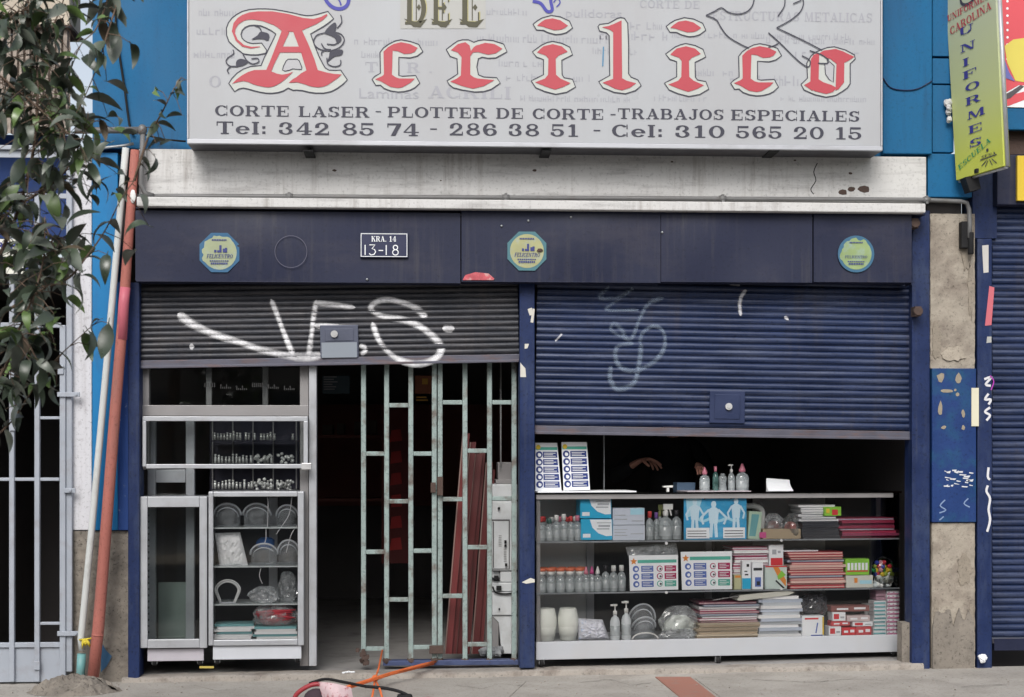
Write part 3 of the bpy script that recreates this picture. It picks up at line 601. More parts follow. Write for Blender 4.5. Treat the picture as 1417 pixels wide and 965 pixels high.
m_ = MB(); m_.pbox(F0, -60, 897, 83, 944, -.018, -.008); lg.part('gate_panel', m_, M_GATE)
for y_ in (546, 679, 877):
    m_ = MB(); m_.pbox(F0, 79 if y_ != 679 else 88, y_ - 3.2, 110 if y_ != 679 else 104, y_ + 3.2, -.065, -.05); x_, z_ = F0.p(105 if y_ != 679 else 97, y_, -.07); m_.tube([(x_, -.075, z_), (x_, -.05, z_)], .009, 8); lg.part('gate_hinge', m_, M_GATE, bevel=.002)
for (x_, y_) in ((84, 512), (51, 921), (17, 590)):
    a_, c_ = F0.p(x_, y_, -.055); m_ = MB(); m_.box(a_ - .018, a_ + .018, -.06, -.046, c_ - .028, c_ + .028); lg.part('gate_latch', m_, M_GATE, bevel=.003)
# street name and number plates behind the leaves
d = -.07
st = Thing('street_name_plate', 'white street plate reading CARRERA 14 with a big blue zero, half hidden by leaves', 'sign', F0, (F0.p(20, 350, d)[0], d, F0.p(20, 400, d)[1]))
m_ = MB(); m_.pbox(F0, -48, 331, 50, 379, d, d + .012); st.part('plate', m_, flat('plate_white', (.7, .7, .62), .4))
m_ = MB(); xx, zz = F0.p(-36, 345, d); sans(m_, 'CARRERA 14', xx, zz, .044, d - .002, width=.4, bold=.02)
xx, zz = F0.p(-36, 374, d); xx = F0.p(31, 374, d)[0]; sans(m_, '0', xx, zz, .105, d - .002, width=.075, bold=.05); st.part('lettering', m_, flat('sign_blue', (.03, .04, .25), .5))
# right neighbour
nr_ = Thing('right_building', 'blue shop building with a navy shutter at the right edge', 'building', F0, (F0.p(1400, 900, 0)[0], .1, 0))
m_ = MB(); m_.pbox(F0, 1320.5, -80, 1500, 180, .02, .3); nr_.part('upper_wall', m_, M_BLUE)
m_ = MB(); m_.pbox(F0, 1378, 150, 1500, 180, -.03, .02); nr_.part('wall_band', m_, M_BLUE, bevel=.004)
m_ = MB(); m_.pbox(F0, 1346, 181, 1500, 214, .06, .3); nr_.part('dark_recess', m_, M_RUST)
m_ = MB(); m_.pbox(F0, 1380, 214.5, 1500, 284, -.09, .2); nr_.part('shutter_box', m_, M_HOUS, bevel=.006)
m_ = MB(); m_.pbox(F0, 1408, 216, 1500, 278, -.12, -.092); nr_.part('yellow_sign', m_, flat('yellow_sign', (.7, .5, .05), .45))
m_ = MB(); m_.pbox(F0, 1346, 214.5, 1379.5, 330, -.01, .2); nr_.part('side_panel', m_, M_NAVY)
m_ = MB(); m_.pbox(F0, 1352.5, 330.5, 1373, 926, -.035, .12); jc = nr_.part('jamb_column', m_, M_NAVY, bevel=.006)
m_ = MB(); m_.pbox(F0, 1355, 926.5, 1376, 940, -.04, .1); nr_.part('column_foot', m_, M_REND)
d = -.0365
def chip(name, pts, col, y=d):
    m = MB(); m.poly(pp(F0, pts, y), y); return child(name, m, flat('chip_' + name + str(len(MATS)), col), jc, nr_.off)
chip('white_sticker', [(1359, 340), (1368, 339), (1368, 377), (1361, 378)], (.55, .53, .5))
chip('pink_sticker', [(1369, 396), (1376, 398), (1372, 450), (1363, 451)], (.55, .14, .17), -.0375)
chip('small_sticker', [(1366, 466), (1372, 466), (1372, 474), (1365, 475)], (.4, .4, .38))
m_ = MB()
for l_ in ([(1362, 525), (1372, 522), (1364, 532), (1371, 534)], [(1368, 545), (1363, 553), (1371, 553), (1368, 560)], [(1370, 564), (1363, 570), (1370, 575), (1365, 582)], [(1368, 647), (1367, 660), (1370, 664)], [(1367, 672), (1365, 680), (1370, 690), (1368, 705), (1370, 720), (1366, 736)]):
    m_.ribbon(smooth_pts(pp(F0, l_, d), 4), .015, d)
child('graffiti', m_, flat('white_marker', (.66, .66, .68)), jc, nr_.off)
m_ = MB(); m_.ribbon(smooth_pts(pp(F0, [(1370, 520), (1375, 528), (1371, 540)], d), 4), .007, d - .003); child('purple_scribble', m_, flat('purple_marker', (.4, .05, .4)), jc, nr_.off)
# red poster on the wall above
d = -.035
po = Thing('red_poster', 'red poster with white dots and a yellow shape at top right', 'poster', F0, (F0.p(1400, 150, d)[0], d, F0.p(1400, 150, d)[1]))
m_ = MB(); m_.pbox(F0, 1380, -80, 1500, 149, d, d + .04); po.part('board', m_, flat('poster_red', (.68, .1, .12), .45))
m_ = MB()
for j in range(9):
    for k in range(2):
        x_, z_ = F0.p(1384 + k * 10, 3 + j * 10 - 1 + 0, d); m_.poly([(x_ + .0085 * math.cos(2 * PI * q / 8), z_ + .0085 * math.sin(2 * PI * q / 8)) for q in range(8)], d - .001)
po.part('dots', m_, M_PRINTW)
m_ = MB(); m_.poly(pp(F0, [(1390, 64), (1402, 55), (1440, 50), (1440, 118), (1405, 112), (1394, 88)], d), d - .002); po.part('yellow_shape', m_, flat('poster_yellow', (.7, .6, .12), .45))
m_ = MB(); m_.poly(pp(F0, [(1381, 118), (1450, 119), (1450, 150), (1381, 148)], d), d - .0015)
po.part('white_area', m_, M_PRINTW)
m_ = MB(); m_.poly(pp(F0, [(1381, 118), (1410, 118), (1382, 134)], d), d - .003); m_.poly(pp(F0, [(1381, 146), (1384, 136), (1450, 118), (1450, 126), (1395, 147)], d), d - .003); po.part('red_rays', m_, MATS['poster_red'])
m_ = MB(); m_.poly(pp(F0, [(1381, 136), (1400, 126), (1412, 118), (1417, 120), (1398, 136), (1383, 141)], d), d - .005); po.part('dark_ray', m_, flat('poster_dark', (.1, .09, .1)))
m_ = MB(); m_.poly(pp(F0, [(1381, 68), (1389, 80), (1396, 100), (1404, 113), (1385, 106), (1381, 96)], d), d - .004); po.part('purple_shape', m_, flat('poster_purple', (.16, .17, .45)))
# small ragged white thing beside the projecting sign and lamp-like black bracket under it
rg = random.Random(6); x_, z_ = F0.p(1311, 155, -.05); m_ = MB()
for k in range(8): m_.blob((x_ + rg.uniform(-.01, .02), -.05 + rg.uniform(-.02, .02), z_ + rg.uniform(-.07, .07)), (.018, .016, .022), 8, 5, .25, rg)
single('white_rag', m_, flat('dirty_white_cloth', (.5, .5, .5)), 'crumpled white plastic rag beside the yellow projecting sign', 'rag', F0, (x_, -.05, z_))
m_ = MB(); x_, z_ = F0.p(1340, 250, -.12); m_.box(x_ - .012, x_ + .012, -.3, 0, z_ + .02, z_ + .045); m_.prism(pp(F0, [(1334, 246), (1352, 243), (1356, 262), (1341, 266)], -.2), -.22, -.12)
single('black_bracket', m_, M_BLACK, 'black iron bracket under the yellow projecting sign', 'bracket', F0, (x_, -.1, z_))

# ------------------------------------------------------------------ roller shutters
def slat_y(f):                        # profile of one slat: recessed joint, rounded belly
    f = f % 1.0
    if f < .12: return .006
    return .004 - .0105 * math.sin(PI * min(1, (f - .12) / .88)) ** .6
def shutter(name, label, fr, px0, px1, ytop, ybot, nslat, mslat, barpx, d=0.0, lock=None, off=None):
    xa_, _ = fr.p(px0, (ytop + ybot) / 2, d); xb_, _ = fr.p(px1, (ytop + ybot) / 2, d)
    zt = fr.p((px0 + px1) / 2, ytop, d)[1]; zb = fr.p((px0 + px1) / 2, ybot, d)[1]
    hb = barpx * .00457; p_ = (zt - zb - hb) / nslat
    t = Thing(name, label, 'roller shutter', fr, (xa_, d, zb))
    m = MB(); n = 12; i = 0; L = xb_ - xa_
    segs = 1
    for j in range(n + 1):
        f = j / n if j < n else .9999
        for k in range(segs + 1): m.v.append((L * k / segs, slat_y(f), p_ * j / n))
    for j in range(n):
        m.sm.add(len(m.f)); m.f.append((2 * j, 2 * j + 1, 2 * j + 3, 2 * j + 2))
    b0_ = len(m.v); m.v += [(0, .012, 0), (L, .012, 0), (L, .012, p_), (0, .012, p_)]
    m.f += [(b0_ + 1, b0_, b0_ + 3, b0_ + 2)]
    me = m.mesh('slat', mslat)
    rg = random.Random(name + label)
    for k in range(nslat):
        o = bpy.data.objects.new('slat', me); C.objects.link(o); o.parent = t.o; o.location = (rg.uniform(-.002, .002), rg.uniform(-.003, .003), hb + p_ * k); o.rotation_euler = (R(rg.uniform(-3, 3)), R(rg.uniform(-.07, .07)), R(rg.uniform(-.07, .07)))
    m = MB(); m.box(xa_ - .004, xb_ + .004, -.016 + d, .014 + d, zb, zb + hb * .92); m.box(xa_, xb_, -.022 + d, -.016 + d, zb, zb + hb * .3)
    t.part('bottom_bar', m, mat('shutter_bar_' + mslat.name, (.1, .1, .13), .5, .3, var=.3, vs=8, dirt=(.16, .09, .07), dd=.8, ds=8, stretch=(.6, 1, 3)), bevel=.003)
    t.geo = (xa_, xb_, zb + hb, p_, d); return t
def graffiti(t, fr, strokes, m, wmul=1.0, name='graffiti', step=.006):
    xa_, xb_, zb_, p_, d = t.geo; mb = MB(); mb.uv = []
    for pts, wd in strokes:
        wd = wd * .86
        L = smooth_pts(pp(fr, pts, d), 8) if len(pts) > 2 else pp(fr, pts, d)
        Q = [L[0]]
        for a_, b_ in zip(L, L[1:]):
            l = math.hypot(b_[0] - a_[0], b_[1] - a_[1]); n = max(1, int(l / step))
            for k in range(1, n + 1): Q.append((a_[0] + (b_[0] - a_[0]) * k / n, a_[1] + (b_[1] - a_[1]) * k / n))
        i = len(mb.v); nw = 10; wd0 = wd * .00457 * wmul; nQ = len(Q)
        for j, q in enumerate(Q):
            a_ = Q[max(0, j - 2)]; b_ = Q[min(len(Q) - 1, j + 2)]; dx, dz = b_[0] - a_[0], b_[1] - a_[1]; l = math.hypot(dx, dz) or 1
            sr = min(j, nQ - 1 - j) * step / (wd0 * .5); wd = wd0 * (math.sqrt(max(.02, 1 - (1 - min(1, sr)) ** 2))) * (1 + .13 * math.sin(j * .045 + len(pts)) + .06 * math.sin(j * .17))
            for k in range(nw + 1):
                f = k / nw - .5; x_ = q[0] - dz / l * wd * f; z_ = q[1] + dx / l * wd * f
                sy = slat_y((z_ - zb_) / p_) if z_ > zb_ else -.0165
                mb.v.append((x_, d + sy - .0042 - .0004 * (len(mb.v) % 2) * 0, z_)); mb.uv.append((j * .02, k / nw))
        for j in range(len(Q) - 1):
            for k in range(nw): e = i + j * (nw + 1) + k; mb.f.append((e, e + nw + 1, e + nw + 2, e + 1))
    return t.part(name, mb, m)
def lock(t, fr, x0, y0, x1, y1, kx, ky, m, low=None):
    d = t.geo[4]; mb = MB(); mb.pbox(fr, x0, y0, x1, y1, d - .022, d - .012); pl = t.part('lock_plate', mb, m, bevel=.004)
    mb = MB(); mb.pbox(fr, x0 + 7, y0 + 5, x1 - 7, y1 - 6 if low is None else low - 2, d - .027, d - .0222); child('cover', mb, m, pl, t.off, bevel=.002)
    x_, z_ = fr.p(kx, ky, d); mb = MB(); mb.tube([(x_, d - .044, z_), (x_, d - .024, z_)], .022, 16); mb.tube([(x_, d - .047, z_), (x_, d - .044, z_)], .012, 12); child('lock_cylinder', mb, M_SCREW, pl, t.off)
    if low:
        mb = MB(); mb.pbox(fr, x0 + 2, low, x1 - 2, y1, d - .0285, d - .0225); child('plate_flap', mb, flat('grey_overspray', (.24, .27, .31)), pl, t.off)
    return pl
M_SL1 = mat('dark_slat_paint', (.031, .034, .044), .5, .2, var=.4, vs=5, speck=.5, streak=(.09, .075, .07), sk=.45, bump=.2, bs=25, dirt=(.1, .095, .1), dd=.7, ds=7, stretch=(.5, 1, 4), ramp=(.42, .7))
M_SL2 = mat('navy_slat_paint', (.011, .024, .075), .45, .15, var=.5, vs=2.5, speck=.5, streak=(.07, .06, .065), sk=.45, bump=.2, bs=25, dirt=(.1, .12, .19), dd=.6, ds=5, stretch=(.35, 1, 5), ramp=(.48, .72))
FS1 = frame(455, 506, .035, 0, -R(1.15)); FS1.M = FS1.M
s1 = shutter('roller_shutter', 'dark grimy shutter over the doorway with large white letters sprayed on it', FS1, 193, 717, 384, 506, 14, M_SL1, 12)
lock(s1, FS1, 443, 450, 496, 495, 463, 463, mat('lock_plate_dark', (.08, .09, .13), .5, .3, var=.2), low=474)
M_SPR = paint_mat('white_spray', (.78, .78, .8))
graffiti(s1, FS1, [([(246, 434), (265, 448), (294, 462), (335, 475), (361, 484), (395, 492), (420, 495), (446, 492)], 15),
    ([(375, 414), (386, 442), (395, 466), (406, 492)], 12), ([(438, 415), (434, 440), (431, 465), (427, 494)], 12), ([(435, 419), (460, 422), (492, 426)], 12), ([(434, 451), (460, 452), (488, 455)], 11),
    ([(262, 480), (269, 480)], 13), ([(612, 455), (629, 455)], 13),
    ([(591, 442), (574, 426), (545, 416), (524, 417), (513, 427), (527, 437), (558, 443), (584, 454), (605, 472), (610, 486), (598, 499), (574, 504), (545, 494), (525, 472), (515, 446)], 13),
    ([(497, 478), (506, 483), (500, 492)], 10)], M_SPR)
FS2 = frame(1000, 605, .035, 0, R(.88))
s2 = shutter('roller_shutter', 'navy blue shutter half closed above the display case with faint grey scribbles', FS2, 742, 1260, 386, 605, 23, M_SL2, 13)
lock(s2, FS2, 982, 541, 1031, 586, 1007, 563, mat('lock_plate_navy', (.018, .03, .085), .45, .2, var=.2))
def z3(l): return [(740 + a_ / 2.923, 270 + b_ / 2.923) for a_, b_ in l]
graffiti(s2, FS2, [(z3([(300, 370), (262, 415), (330, 415), (400, 375), (330, 430), (290, 465), (420, 465)]), 7),
    (z3([(520, 415), (460, 440), (425, 500), (390, 580), (345, 570), (308, 545), (320, 520), (350, 545), (372, 590)]), 9),
    (z3([(425, 600), (435, 560), (480, 530), (520, 555), (522, 620), (475, 680), (400, 712), (345, 695), (325, 650), (340, 610), (400, 600)]), 9),
    (z3([(430, 600), (422, 680), (400, 760), (335, 785), (305, 745), (308, 690)]), 10)], paint_mat('faint_spray', (.3, .38, .5), .42))
graffiti(s2, FS2, [(z3([(855, 385), (838, 405), (828, 440), (832, 490)]), 9), (z3([(82, 592), (98, 575), (110, 562)]), 4), ([(1085, 438), (1091, 443)], 6), (z3([(785, 360), (830, 365)]), 5)], paint_mat('white_drips', (.7, .7, .74), .9), name='paint_drips')
s3 = shutter('roller_shutter', 'closed navy shutter of the next shop at the right edge of the photo', frame(1440, 600, .02, 0, 0), 1373, 1520, 286, 890, 66, M_SL2, 8)
# right shop foot gap
m_ = MB(); m_.pbox(F0, 1376, 884, 1500, 900, -.01, .1); nr_.part('shutter_foot_bar', m_, M_HOUS)
m_ = MB(); m_.pbox(F0, 1372, 890, 1500, 960, .5, .6); nr_.part('dark_back_wall', m_, M_DARK)

# ------------------------------------------------------------------ shutter housing with stickers and number plate
d = -.13
hx = (F0.p(720, 391, d)[0], d, F0.p(720, 391, d)[1])
ho = Thing('shutter_housing', 'long navy sheet metal box above both shutters', 'shutter housing', F0, hx)
ys = [(188, 637), (638.6, 914), (914.8, 1124), (1126, 1261)]
for k, (xa_, xb_) in enumerate(ys):
    x0, x1, z0, z1 = F0.r(xa_, 293, xb_, 389.5, d)
    dz = (0, .004, .004, .006)[k]; m_ = MB()
    i = len(m_.v)
    nxx = 14
    rg = random.Random(k + 40)
    a1, a2 = rg.uniform(0, 6), rg.uniform(0, 6)
    m_.grid(lambda u, v: (x0 + (x1 - x0) * u, d - dz * .5 + .011 * math.sin(PI * v) * math.sin(a1 + 5 * u) * math.sin(PI * u) - .005 * math.sin(a2 + 9 * u) * math.sin(PI * v) * math.sin(PI * u), z0 + (z1 - z0) * v), nxx, 6)
    m_.box(x0, x1, d + .006, d + .03, z0 + .002, z1 - .002)
    m_.box(x0, x1, d - dz * .5, .02, z0 - .006, z0)                          # underside return
    ho.part('metal_panel', m_, M_HOUS)
m_ = MB(); m_.pbox(F0, 188, 291.5, 1281, 293, d - .004, 0); m_.box(F0.p(188, 340, d)[0] - .003, F0.p(188, 340, d)[0], d, 0, hx[2], F0.p(188, 292, d)[1]); m_.box(F0.p(1261, 340, d)[0], F0.p(1261, 340, d)[0] + .003, d, 0, hx[2], F0.p(1261, 292, d)[1])
ho.part('housing_end', m_, M_HOUS)
m_ = MB()
for (cx_, cy_) in ((694, 313), (731, 306), (508, 387), (790, 301), (916, 322)):
    x_, z_ = F0.p(cx_, cy_, d); m_.blob((x_, d - .006, z_), (.008, .01, .008), 8, 5)
ho.part('bolt', m_, M_STEEL, kind='stuff')
m_ = MB(); x_, z_ = F0.p(403, 349, d); m_.ribbon([(x_ + .098 * math.cos(2 * PI * k / 40), z_ + .098 * math.sin(2 * PI * k / 40)) for k in range(40)], .004, d - .009, closed=True); m_.v = [(a_, b_ - .012, c_) for a_, b_, c_ in m_.v]; ho.part('glue_ring', m_, flat('glue_ring', (.1, .1, .14)), label='faint ring where a round sticker used to be')
m_ = MB(); m_.poly(pp(F0, [(640, 388), (644, 381), (658, 377), (676, 379), (684, 386), (683, 388)], d), d - .009); ho.part('red_sticker_scrap', m_, mat('red_scrap', (.5, .1, .12), .6, var=.5, vs=40, dirt=(.6, .55, .5), dd=.9, ds=25))
# number plate
t = Thing('house_number_plate', 'navy plate with white frame reading KRA. 14 and 13-18', 'sign', F0, (F0.p(531, 357, d)[0], d, F0.p(531, 357, d)[1]))
x0, x1, z0, z1 = F0.r(498.5, 323, 564.5, 357, d)
m_ = MB(); m_.box(x0, x1, d - .018, d - .003, z0, z1); t.part('plate', m_, flat('plate_navy', (.014, .018, .06), .35), bevel=.002)
m_ = MB(); y_ = d - .0188; w_ = .004
for q in (rc(x0 + .004, z0 + .004, x1 - .004, z0 + .008), rc(x0 + .004, z1 - .008, x1 - .004, z1 - .004), rc(x0 + .004, z0 + .008, x0 + .008, z1 - .008), rc(x1 - .008, z0 + .008, x1 - .004, z1 - .008)): m_.poly(q, y_)
xx, zz = F0.p(514, 335, d); text(m_, 'KRA. 14', xx, zz, .033, .155, y_ - .002)
xx, zz = F0.p(504, 353.5, d); h_ = .062
def mono(pts, ox, s_=1.0): m_.ribbon([(xx + ox + a_ * h_ * s_, zz + b_ * h_) for a_, b_ in pts], .006, y_ - .002)
mono([(0.1, 1), (.1, 0)], 0); mono([(.05, 1), (.6, 1), (.3, .62), (.55, .55), (.66, .3), (.5, .05), (.2, 0), (.02, .15)], .03); mono([(.1, .45), (.55, .45)], .083); mono([(0.1, 1), (.1, 0)], .13)
mono([(.5 + .28 * math.cos(2 * PI * k / 14), .27 + .27 * math.sin(2 * PI * k / 14)) for k in range(15)], .162); mono([(.5 + .22 * math.cos(2 * PI * k / 14), .76 + .22 * math.sin(2 * PI * k / 14)) for k in range(15)], .162)
t.part('lettering', m_, M_PRINTW)
# three octagonal stickers
def sticker(cx_, cy_, r_, label, kind):
    x_, z_ = F0.p(cx_, cy_, d); s_ = r_ * .00452; y_ = d - .012
    t = Thing('round_sticker', label, 'sticker', F0, (x_, y_, z_), 'octagonal company stickers on the shutter housing')
    rg = random.Random(kind); oc = [(x_ + s_ * math.cos(R(22.5 + 45 * k)), z_ + s_ * math.sin(R(22.5 + 45 * k))) for k in range(8)]
    if kind == 2: oc = [(x_ + s_ * .95 * math.cos(R(12 * k)), z_ + s_ * .95 * math.sin(R(12 * k))) for k in range(30)]
    m = MB(); m.prism(oc, y_, y_ + .006); t.part('backing', m, flat('sticker_teal%d' % kind, ((.025, .11, .22), (.06, .17, .2), (.04, .13, .22))[kind], .4))
    n = 40; rr = [s_ * .82 * (rg.uniform(.86, 1.06) if (kind != 1 and R(50) < 2 * PI * k / n < R(215)) else .98) for k in range(n)]
    m = MB(); m.poly([(x_ + rr[k] * math.cos(2 * PI * k / n), z_ + rr[k] * math.sin(2 * PI * k / n)) for k in range(n)], y_ - .001)
    t.part('face', m, mat('sticker_face%d' % kind, ((.34, .38, .24), (.38, .38, .2), (.27, .36, .16))[kind], .5, var=.25, vs=9, bump=0, dirt=(.3, .4, .5), dd=.6, ds=14))
    m = MB(); y2 = y_ - .0045
    if kind != 2:
        for (a_, b_, h_) in ((-.24, -.05, .12), (-.1, -.05, .1), (.0, -.05, .34), (.16, -.05, .18), (.26, -.05, .22)): m.poly(rc(x_ + a_ * s_, z_ + b_ * s_ + .05 * s_, x_ + (a_ + .1) * s_, z_ + (b_ + h_ + .05) * s_), y2)
        text(m, 'FELICENTRO', x_ - .6 * s_, z_ - .27 * s_, .19 * s_, 1.2 * s_, y2, shear=.2)
    else: text(m, 'FELICENTRO', x_ - .58 * s_, z_ - .22 * s_, .14 * s_, 1.15 * s_, y2)
    for (zz_, wd, hh) in ((.55, .7, .07), (-.42, .9, .05), (-.56, .8, .09)):
        for q in range(9): m.poly(rc(x_ + (-wd / 2 + wd * q / 9) * s_, z_ + zz_ * s_, x_ + (-wd / 2 + wd * (q + .75) / 9) * s_, z_ + (zz_ + hh) * s_), y2)
    t.part('print', m, flat('sticker_ink', (.05, .06, .2), .6))
    if kind == 1:
        m = MB(); xk, zk = F0.p(747, 347, d); m.blob((xk, y2 - .003, zk), (.022, .004, .011), 8, 5, .2, rg); t.part('scratch', m, M_RUST)
sticker(304, 350, 29, 'octagonal blue and yellow sticker at the left end of the navy housing', 0)
sticker(729, 348, 29, 'octagonal yellow sticker with a scratch above the centre column', 1)
sticker(1184, 352, 27, 'ragged round green yellow sticker at the right end of the navy housing', 2)

# ------------------------------------------------------------------ the big sign box
d = -.3
x0, x1, z0, z1 = F0.r(259, -75, 1221, 204, d)
t = Thing('sign_box', 'large pale grey shop sign with red blackletter Acrílico and phone numbers', 'sign', F0, ((x0 + x1) / 2, d, z0))
M_SIGN = mat('sign_face', (.415, .43, .45), .38, var=.035, vs=1.2, bump=.03, bs=4, dirt=(.35, .34, .345), dd=.7, ds=1.5, stretch=(1, 1, .35), ramp=(.4, .8))
m_ = MB(); m_.box(x0 + .012, x1 - .012, d, d + .02, z0 + .03, z1); t.part('face', m_, M_SIGN)
m_ = MB(); m_.box(x0, x1, d + .021, d + .28, z0 + .002, z1); t.part('case', m_, mat('sign_case', (.07, .07, .08), .5, .3, var=.1, dirt=(.08, .06, .06), dd=.6, ds=4))
m_ = MB(); m_.box(x0, x1, d - .008, d + .0205, z0, z0 + .028); m_.box(x0, x0 + .01, d - .008, d + .0205, z0 + .0285, z1); m_.box(x1 - .01, x1, d - .008, d + .0205, z0 + .0285, z1)
t.part('frame', m_, mat('sign_frame', (.46, .47, .5), .45, .4, var=.06, bump=.05, dirt=(.25, .24, .24), dd=.6, ds=6, stretch=(.4, 1, 1)), bevel=.003)
e = d - .001
GH = MB()
def gt(s_, x_, y_, hpx, wpx, serif=True):
    a_, b_ = F0.p(x_, y_, d)
    if serif: text(GH, s_, a_, b_, hpx * .0044, wpx * .0044, e)
    else: sans(GH, s_, a_, b_, hpx * .0044, e, width=wpx * .0044)
rgg = random.Random(44)
def gb(x_, y_, hpx, wpx):                      # lettering too faded to read: only its strokes are left
    a_, b_ = F0.p(x_, y_, d); X = a_; h_ = hpx * .0044
    while X < a_ + wpx * .0044:
        w_ = h_ * rgg.uniform(.45, .8); GH.poly(rc(X, b_, X + w_ * .22, b_ + h_ * rgg.choice((1, .68, .68))), e)
        if rgg.random() < .7: yy_ = rgg.choice((0, .3, .55)) * h_; GH.poly(rc(X + w_ * .25, b_ + yy_, X + w_ * .8, b_ + yy_ + h_ * .14), e)
        if rgg.random() < .6: GH.poly(rc(X + w_ * .62, b_, X + w_ * .84, b_ + h_ * .68), e)
        X += w_ * (1.15 if rgg.random() < .87 else 2)
gt('ESTRUCTURAS METALICAS', 985, 28, 13, 228); gt('CORTE DE', 885, 11, 11, 85); gt('pulidoras', 783, 24, 12, 78, False); gt('T E R ,'.replace(',', '.'), 505, 100, 14, 94)
gt('Laminas', 497, 136, 14, 82, False); gt('ACRILI', 592, 136, 17, 116); gt('O', 289, 121, 16, 17)
for q in ((930, 52, 9, 250), (700, 112, 10, 120), (1010, 118, 14, 90), (690, 92, 10, 90), (660, 58, 11, 200), (905, 140, 9, 80), (1100, 80, 12, 90), (275, 22, 10, 60), (272, 48, 10, 50), (268, 80, 10, 55), (620, 118, 9, 60), (720, 140, 8, 150), (820, 75, 9, 60), (1080, 140, 8, 120), (490, 62, 10, 110), (500, 80, 9, 60), (840, 40, 10, 120), (640, 20, 9, 90), (1060, 60, 9, 150), (960, 105, 10, 50), (830, 55, 12, 90)): gb(*q)
t.part('ghost_lettering', GH, flat('ghost_grey', (.355, .36, .395), .42))
# main lines
L1 = MB(); L2 = MB()
xa_, za_ = F0.p(297, 160.5, d); xb_, zb_ = F0.p(1190, 168.5, d); sl_ = (zb_ - za_) / (xb_ - xa_)
def line(mb, s_, px0, px1, pyb, hpx):
    a_, b_ = F0.p(px0, pyb, d); c_, _ = F0.p(px1, pyb, d); text(mb, s_, a_, b_, hpx * .00442, c_ - a_, e - .0015)
line(L1, 'CORTE LASER', 297, 512, 160.5, 14.5); line(L1, '-', 518, 529, 160.5, 14.5); line(L1, 'PLOTTER DE CORTE', 536, 836, 162.5, 14.5); line(L1, '-TRABAJOS', 843, 1002, 164.5, 14.5); line(L1, 'ESPECIALES', 1011, 1190, 166.5, 14.5)
line(L1, 'Tel: 342 85 74', 299, 581, 185.5, 17); line(L1, '-', 593, 607, 185.5, 17); line(L1, '286 38 51', 621, 802, 187.5, 17); line(L1, '-', 819, 833, 187.5, 17); line(L1, 'Cel: 310', 846, 1004, 189.5, 17); line(L1, '565 20 15', 1018, 1194, 191.5, 17)
M_INK = flat('sign_ink', (.055, .055, .075), .5)
t.part('lettering', L1, M_INK)
def zA(l): return [(300 + a_ / 7.085, b_ / 7.081) for a_, b_ in l]
def zC(l, dx=0, dy=0): return [(500 + a_ / 4.723 + dx, b_ / 4.721 + dy) for a_, b_ in l]
def zL(l): return [(780 + a_ / 6.44, b_ / 6.44) for a_, b_ in l]
def zO(l, dx=0, dy=0): return [(960 + a_ / 5.248 + dx, b_ / 5.248 + dy) for a_, b_ in l]
RED, CRM, OUT, SGN = MB(), MB(), MB(), MB()
def letter(red, outline, holes=(), sm=True):
    CRM, OUT, RED, SGN = MB(), MB(), MB(), MB()
    o = pp(F0, outline, d); CRM.poly(o, e - .0015); OUT.ribbon(o, .0068, e - .003, closed=True)
    for h_ in holes: SGN.poly(pp(F0, h_, d), e - .0025); OUT.ribbon(pp(F0, h_, d), .0055, e - .004, closed=True)
    for r_ in red: RED.poly(pp(F0, r_, d), e - .0045)
    lt = t.part('letter', RED, flat('sign_red', (.45, .05, .07), .4)); child('halo', CRM, flat('sign_cream', (.49, .51, .48), .4), lt, t.off); child('outline', OUT, M_INK, lt, t.off)
    if holes: child('counter', SGN, flat('counter_grey', (.42, .42, .44), .4), lt, t.off)
A_out = [(175, 900), (118, 820), (150, 770), (200, 720), (260, 680), (330, 655), (435, 645), (465, 570), (500, 500), (540, 420), (580, 335), (530, 300), (480, 275), (430, 255), (370, 250), (320, 253), (280, 270), (250, 300), (238, 340), (248, 375), (270, 400), (305, 420), (350, 430), (440, 425), (490, 495), (480, 525), (400, 540), (330, 540), (260, 530), (170, 460), (120, 410), (97, 350), (95, 280), (115, 225), (150, 180), (195, 145), (250, 115), (320, 97), (400, 90), (480, 90), (560, 95), (650, 110), (750, 130), (820, 147), (880, 157), (930, 155), (980, 145), (1090, 115), (1145, 185), (1100, 225), (1050, 260), (980, 300), (920, 335), (960, 450), (1000, 550), (1040, 630), (1065, 670), (1100, 690), (1160, 693), (1215, 690), (1280, 785), (1235, 830), (1180, 870), (1120, 900), (1050, 915), (970, 915), (900, 905), (840, 890), (780, 885), (750, 888), (700, 865), (655, 893), (600, 910), (540, 917), (480, 915), (420, 905), (360, 890), (310, 875), (260, 865), (215, 875)]
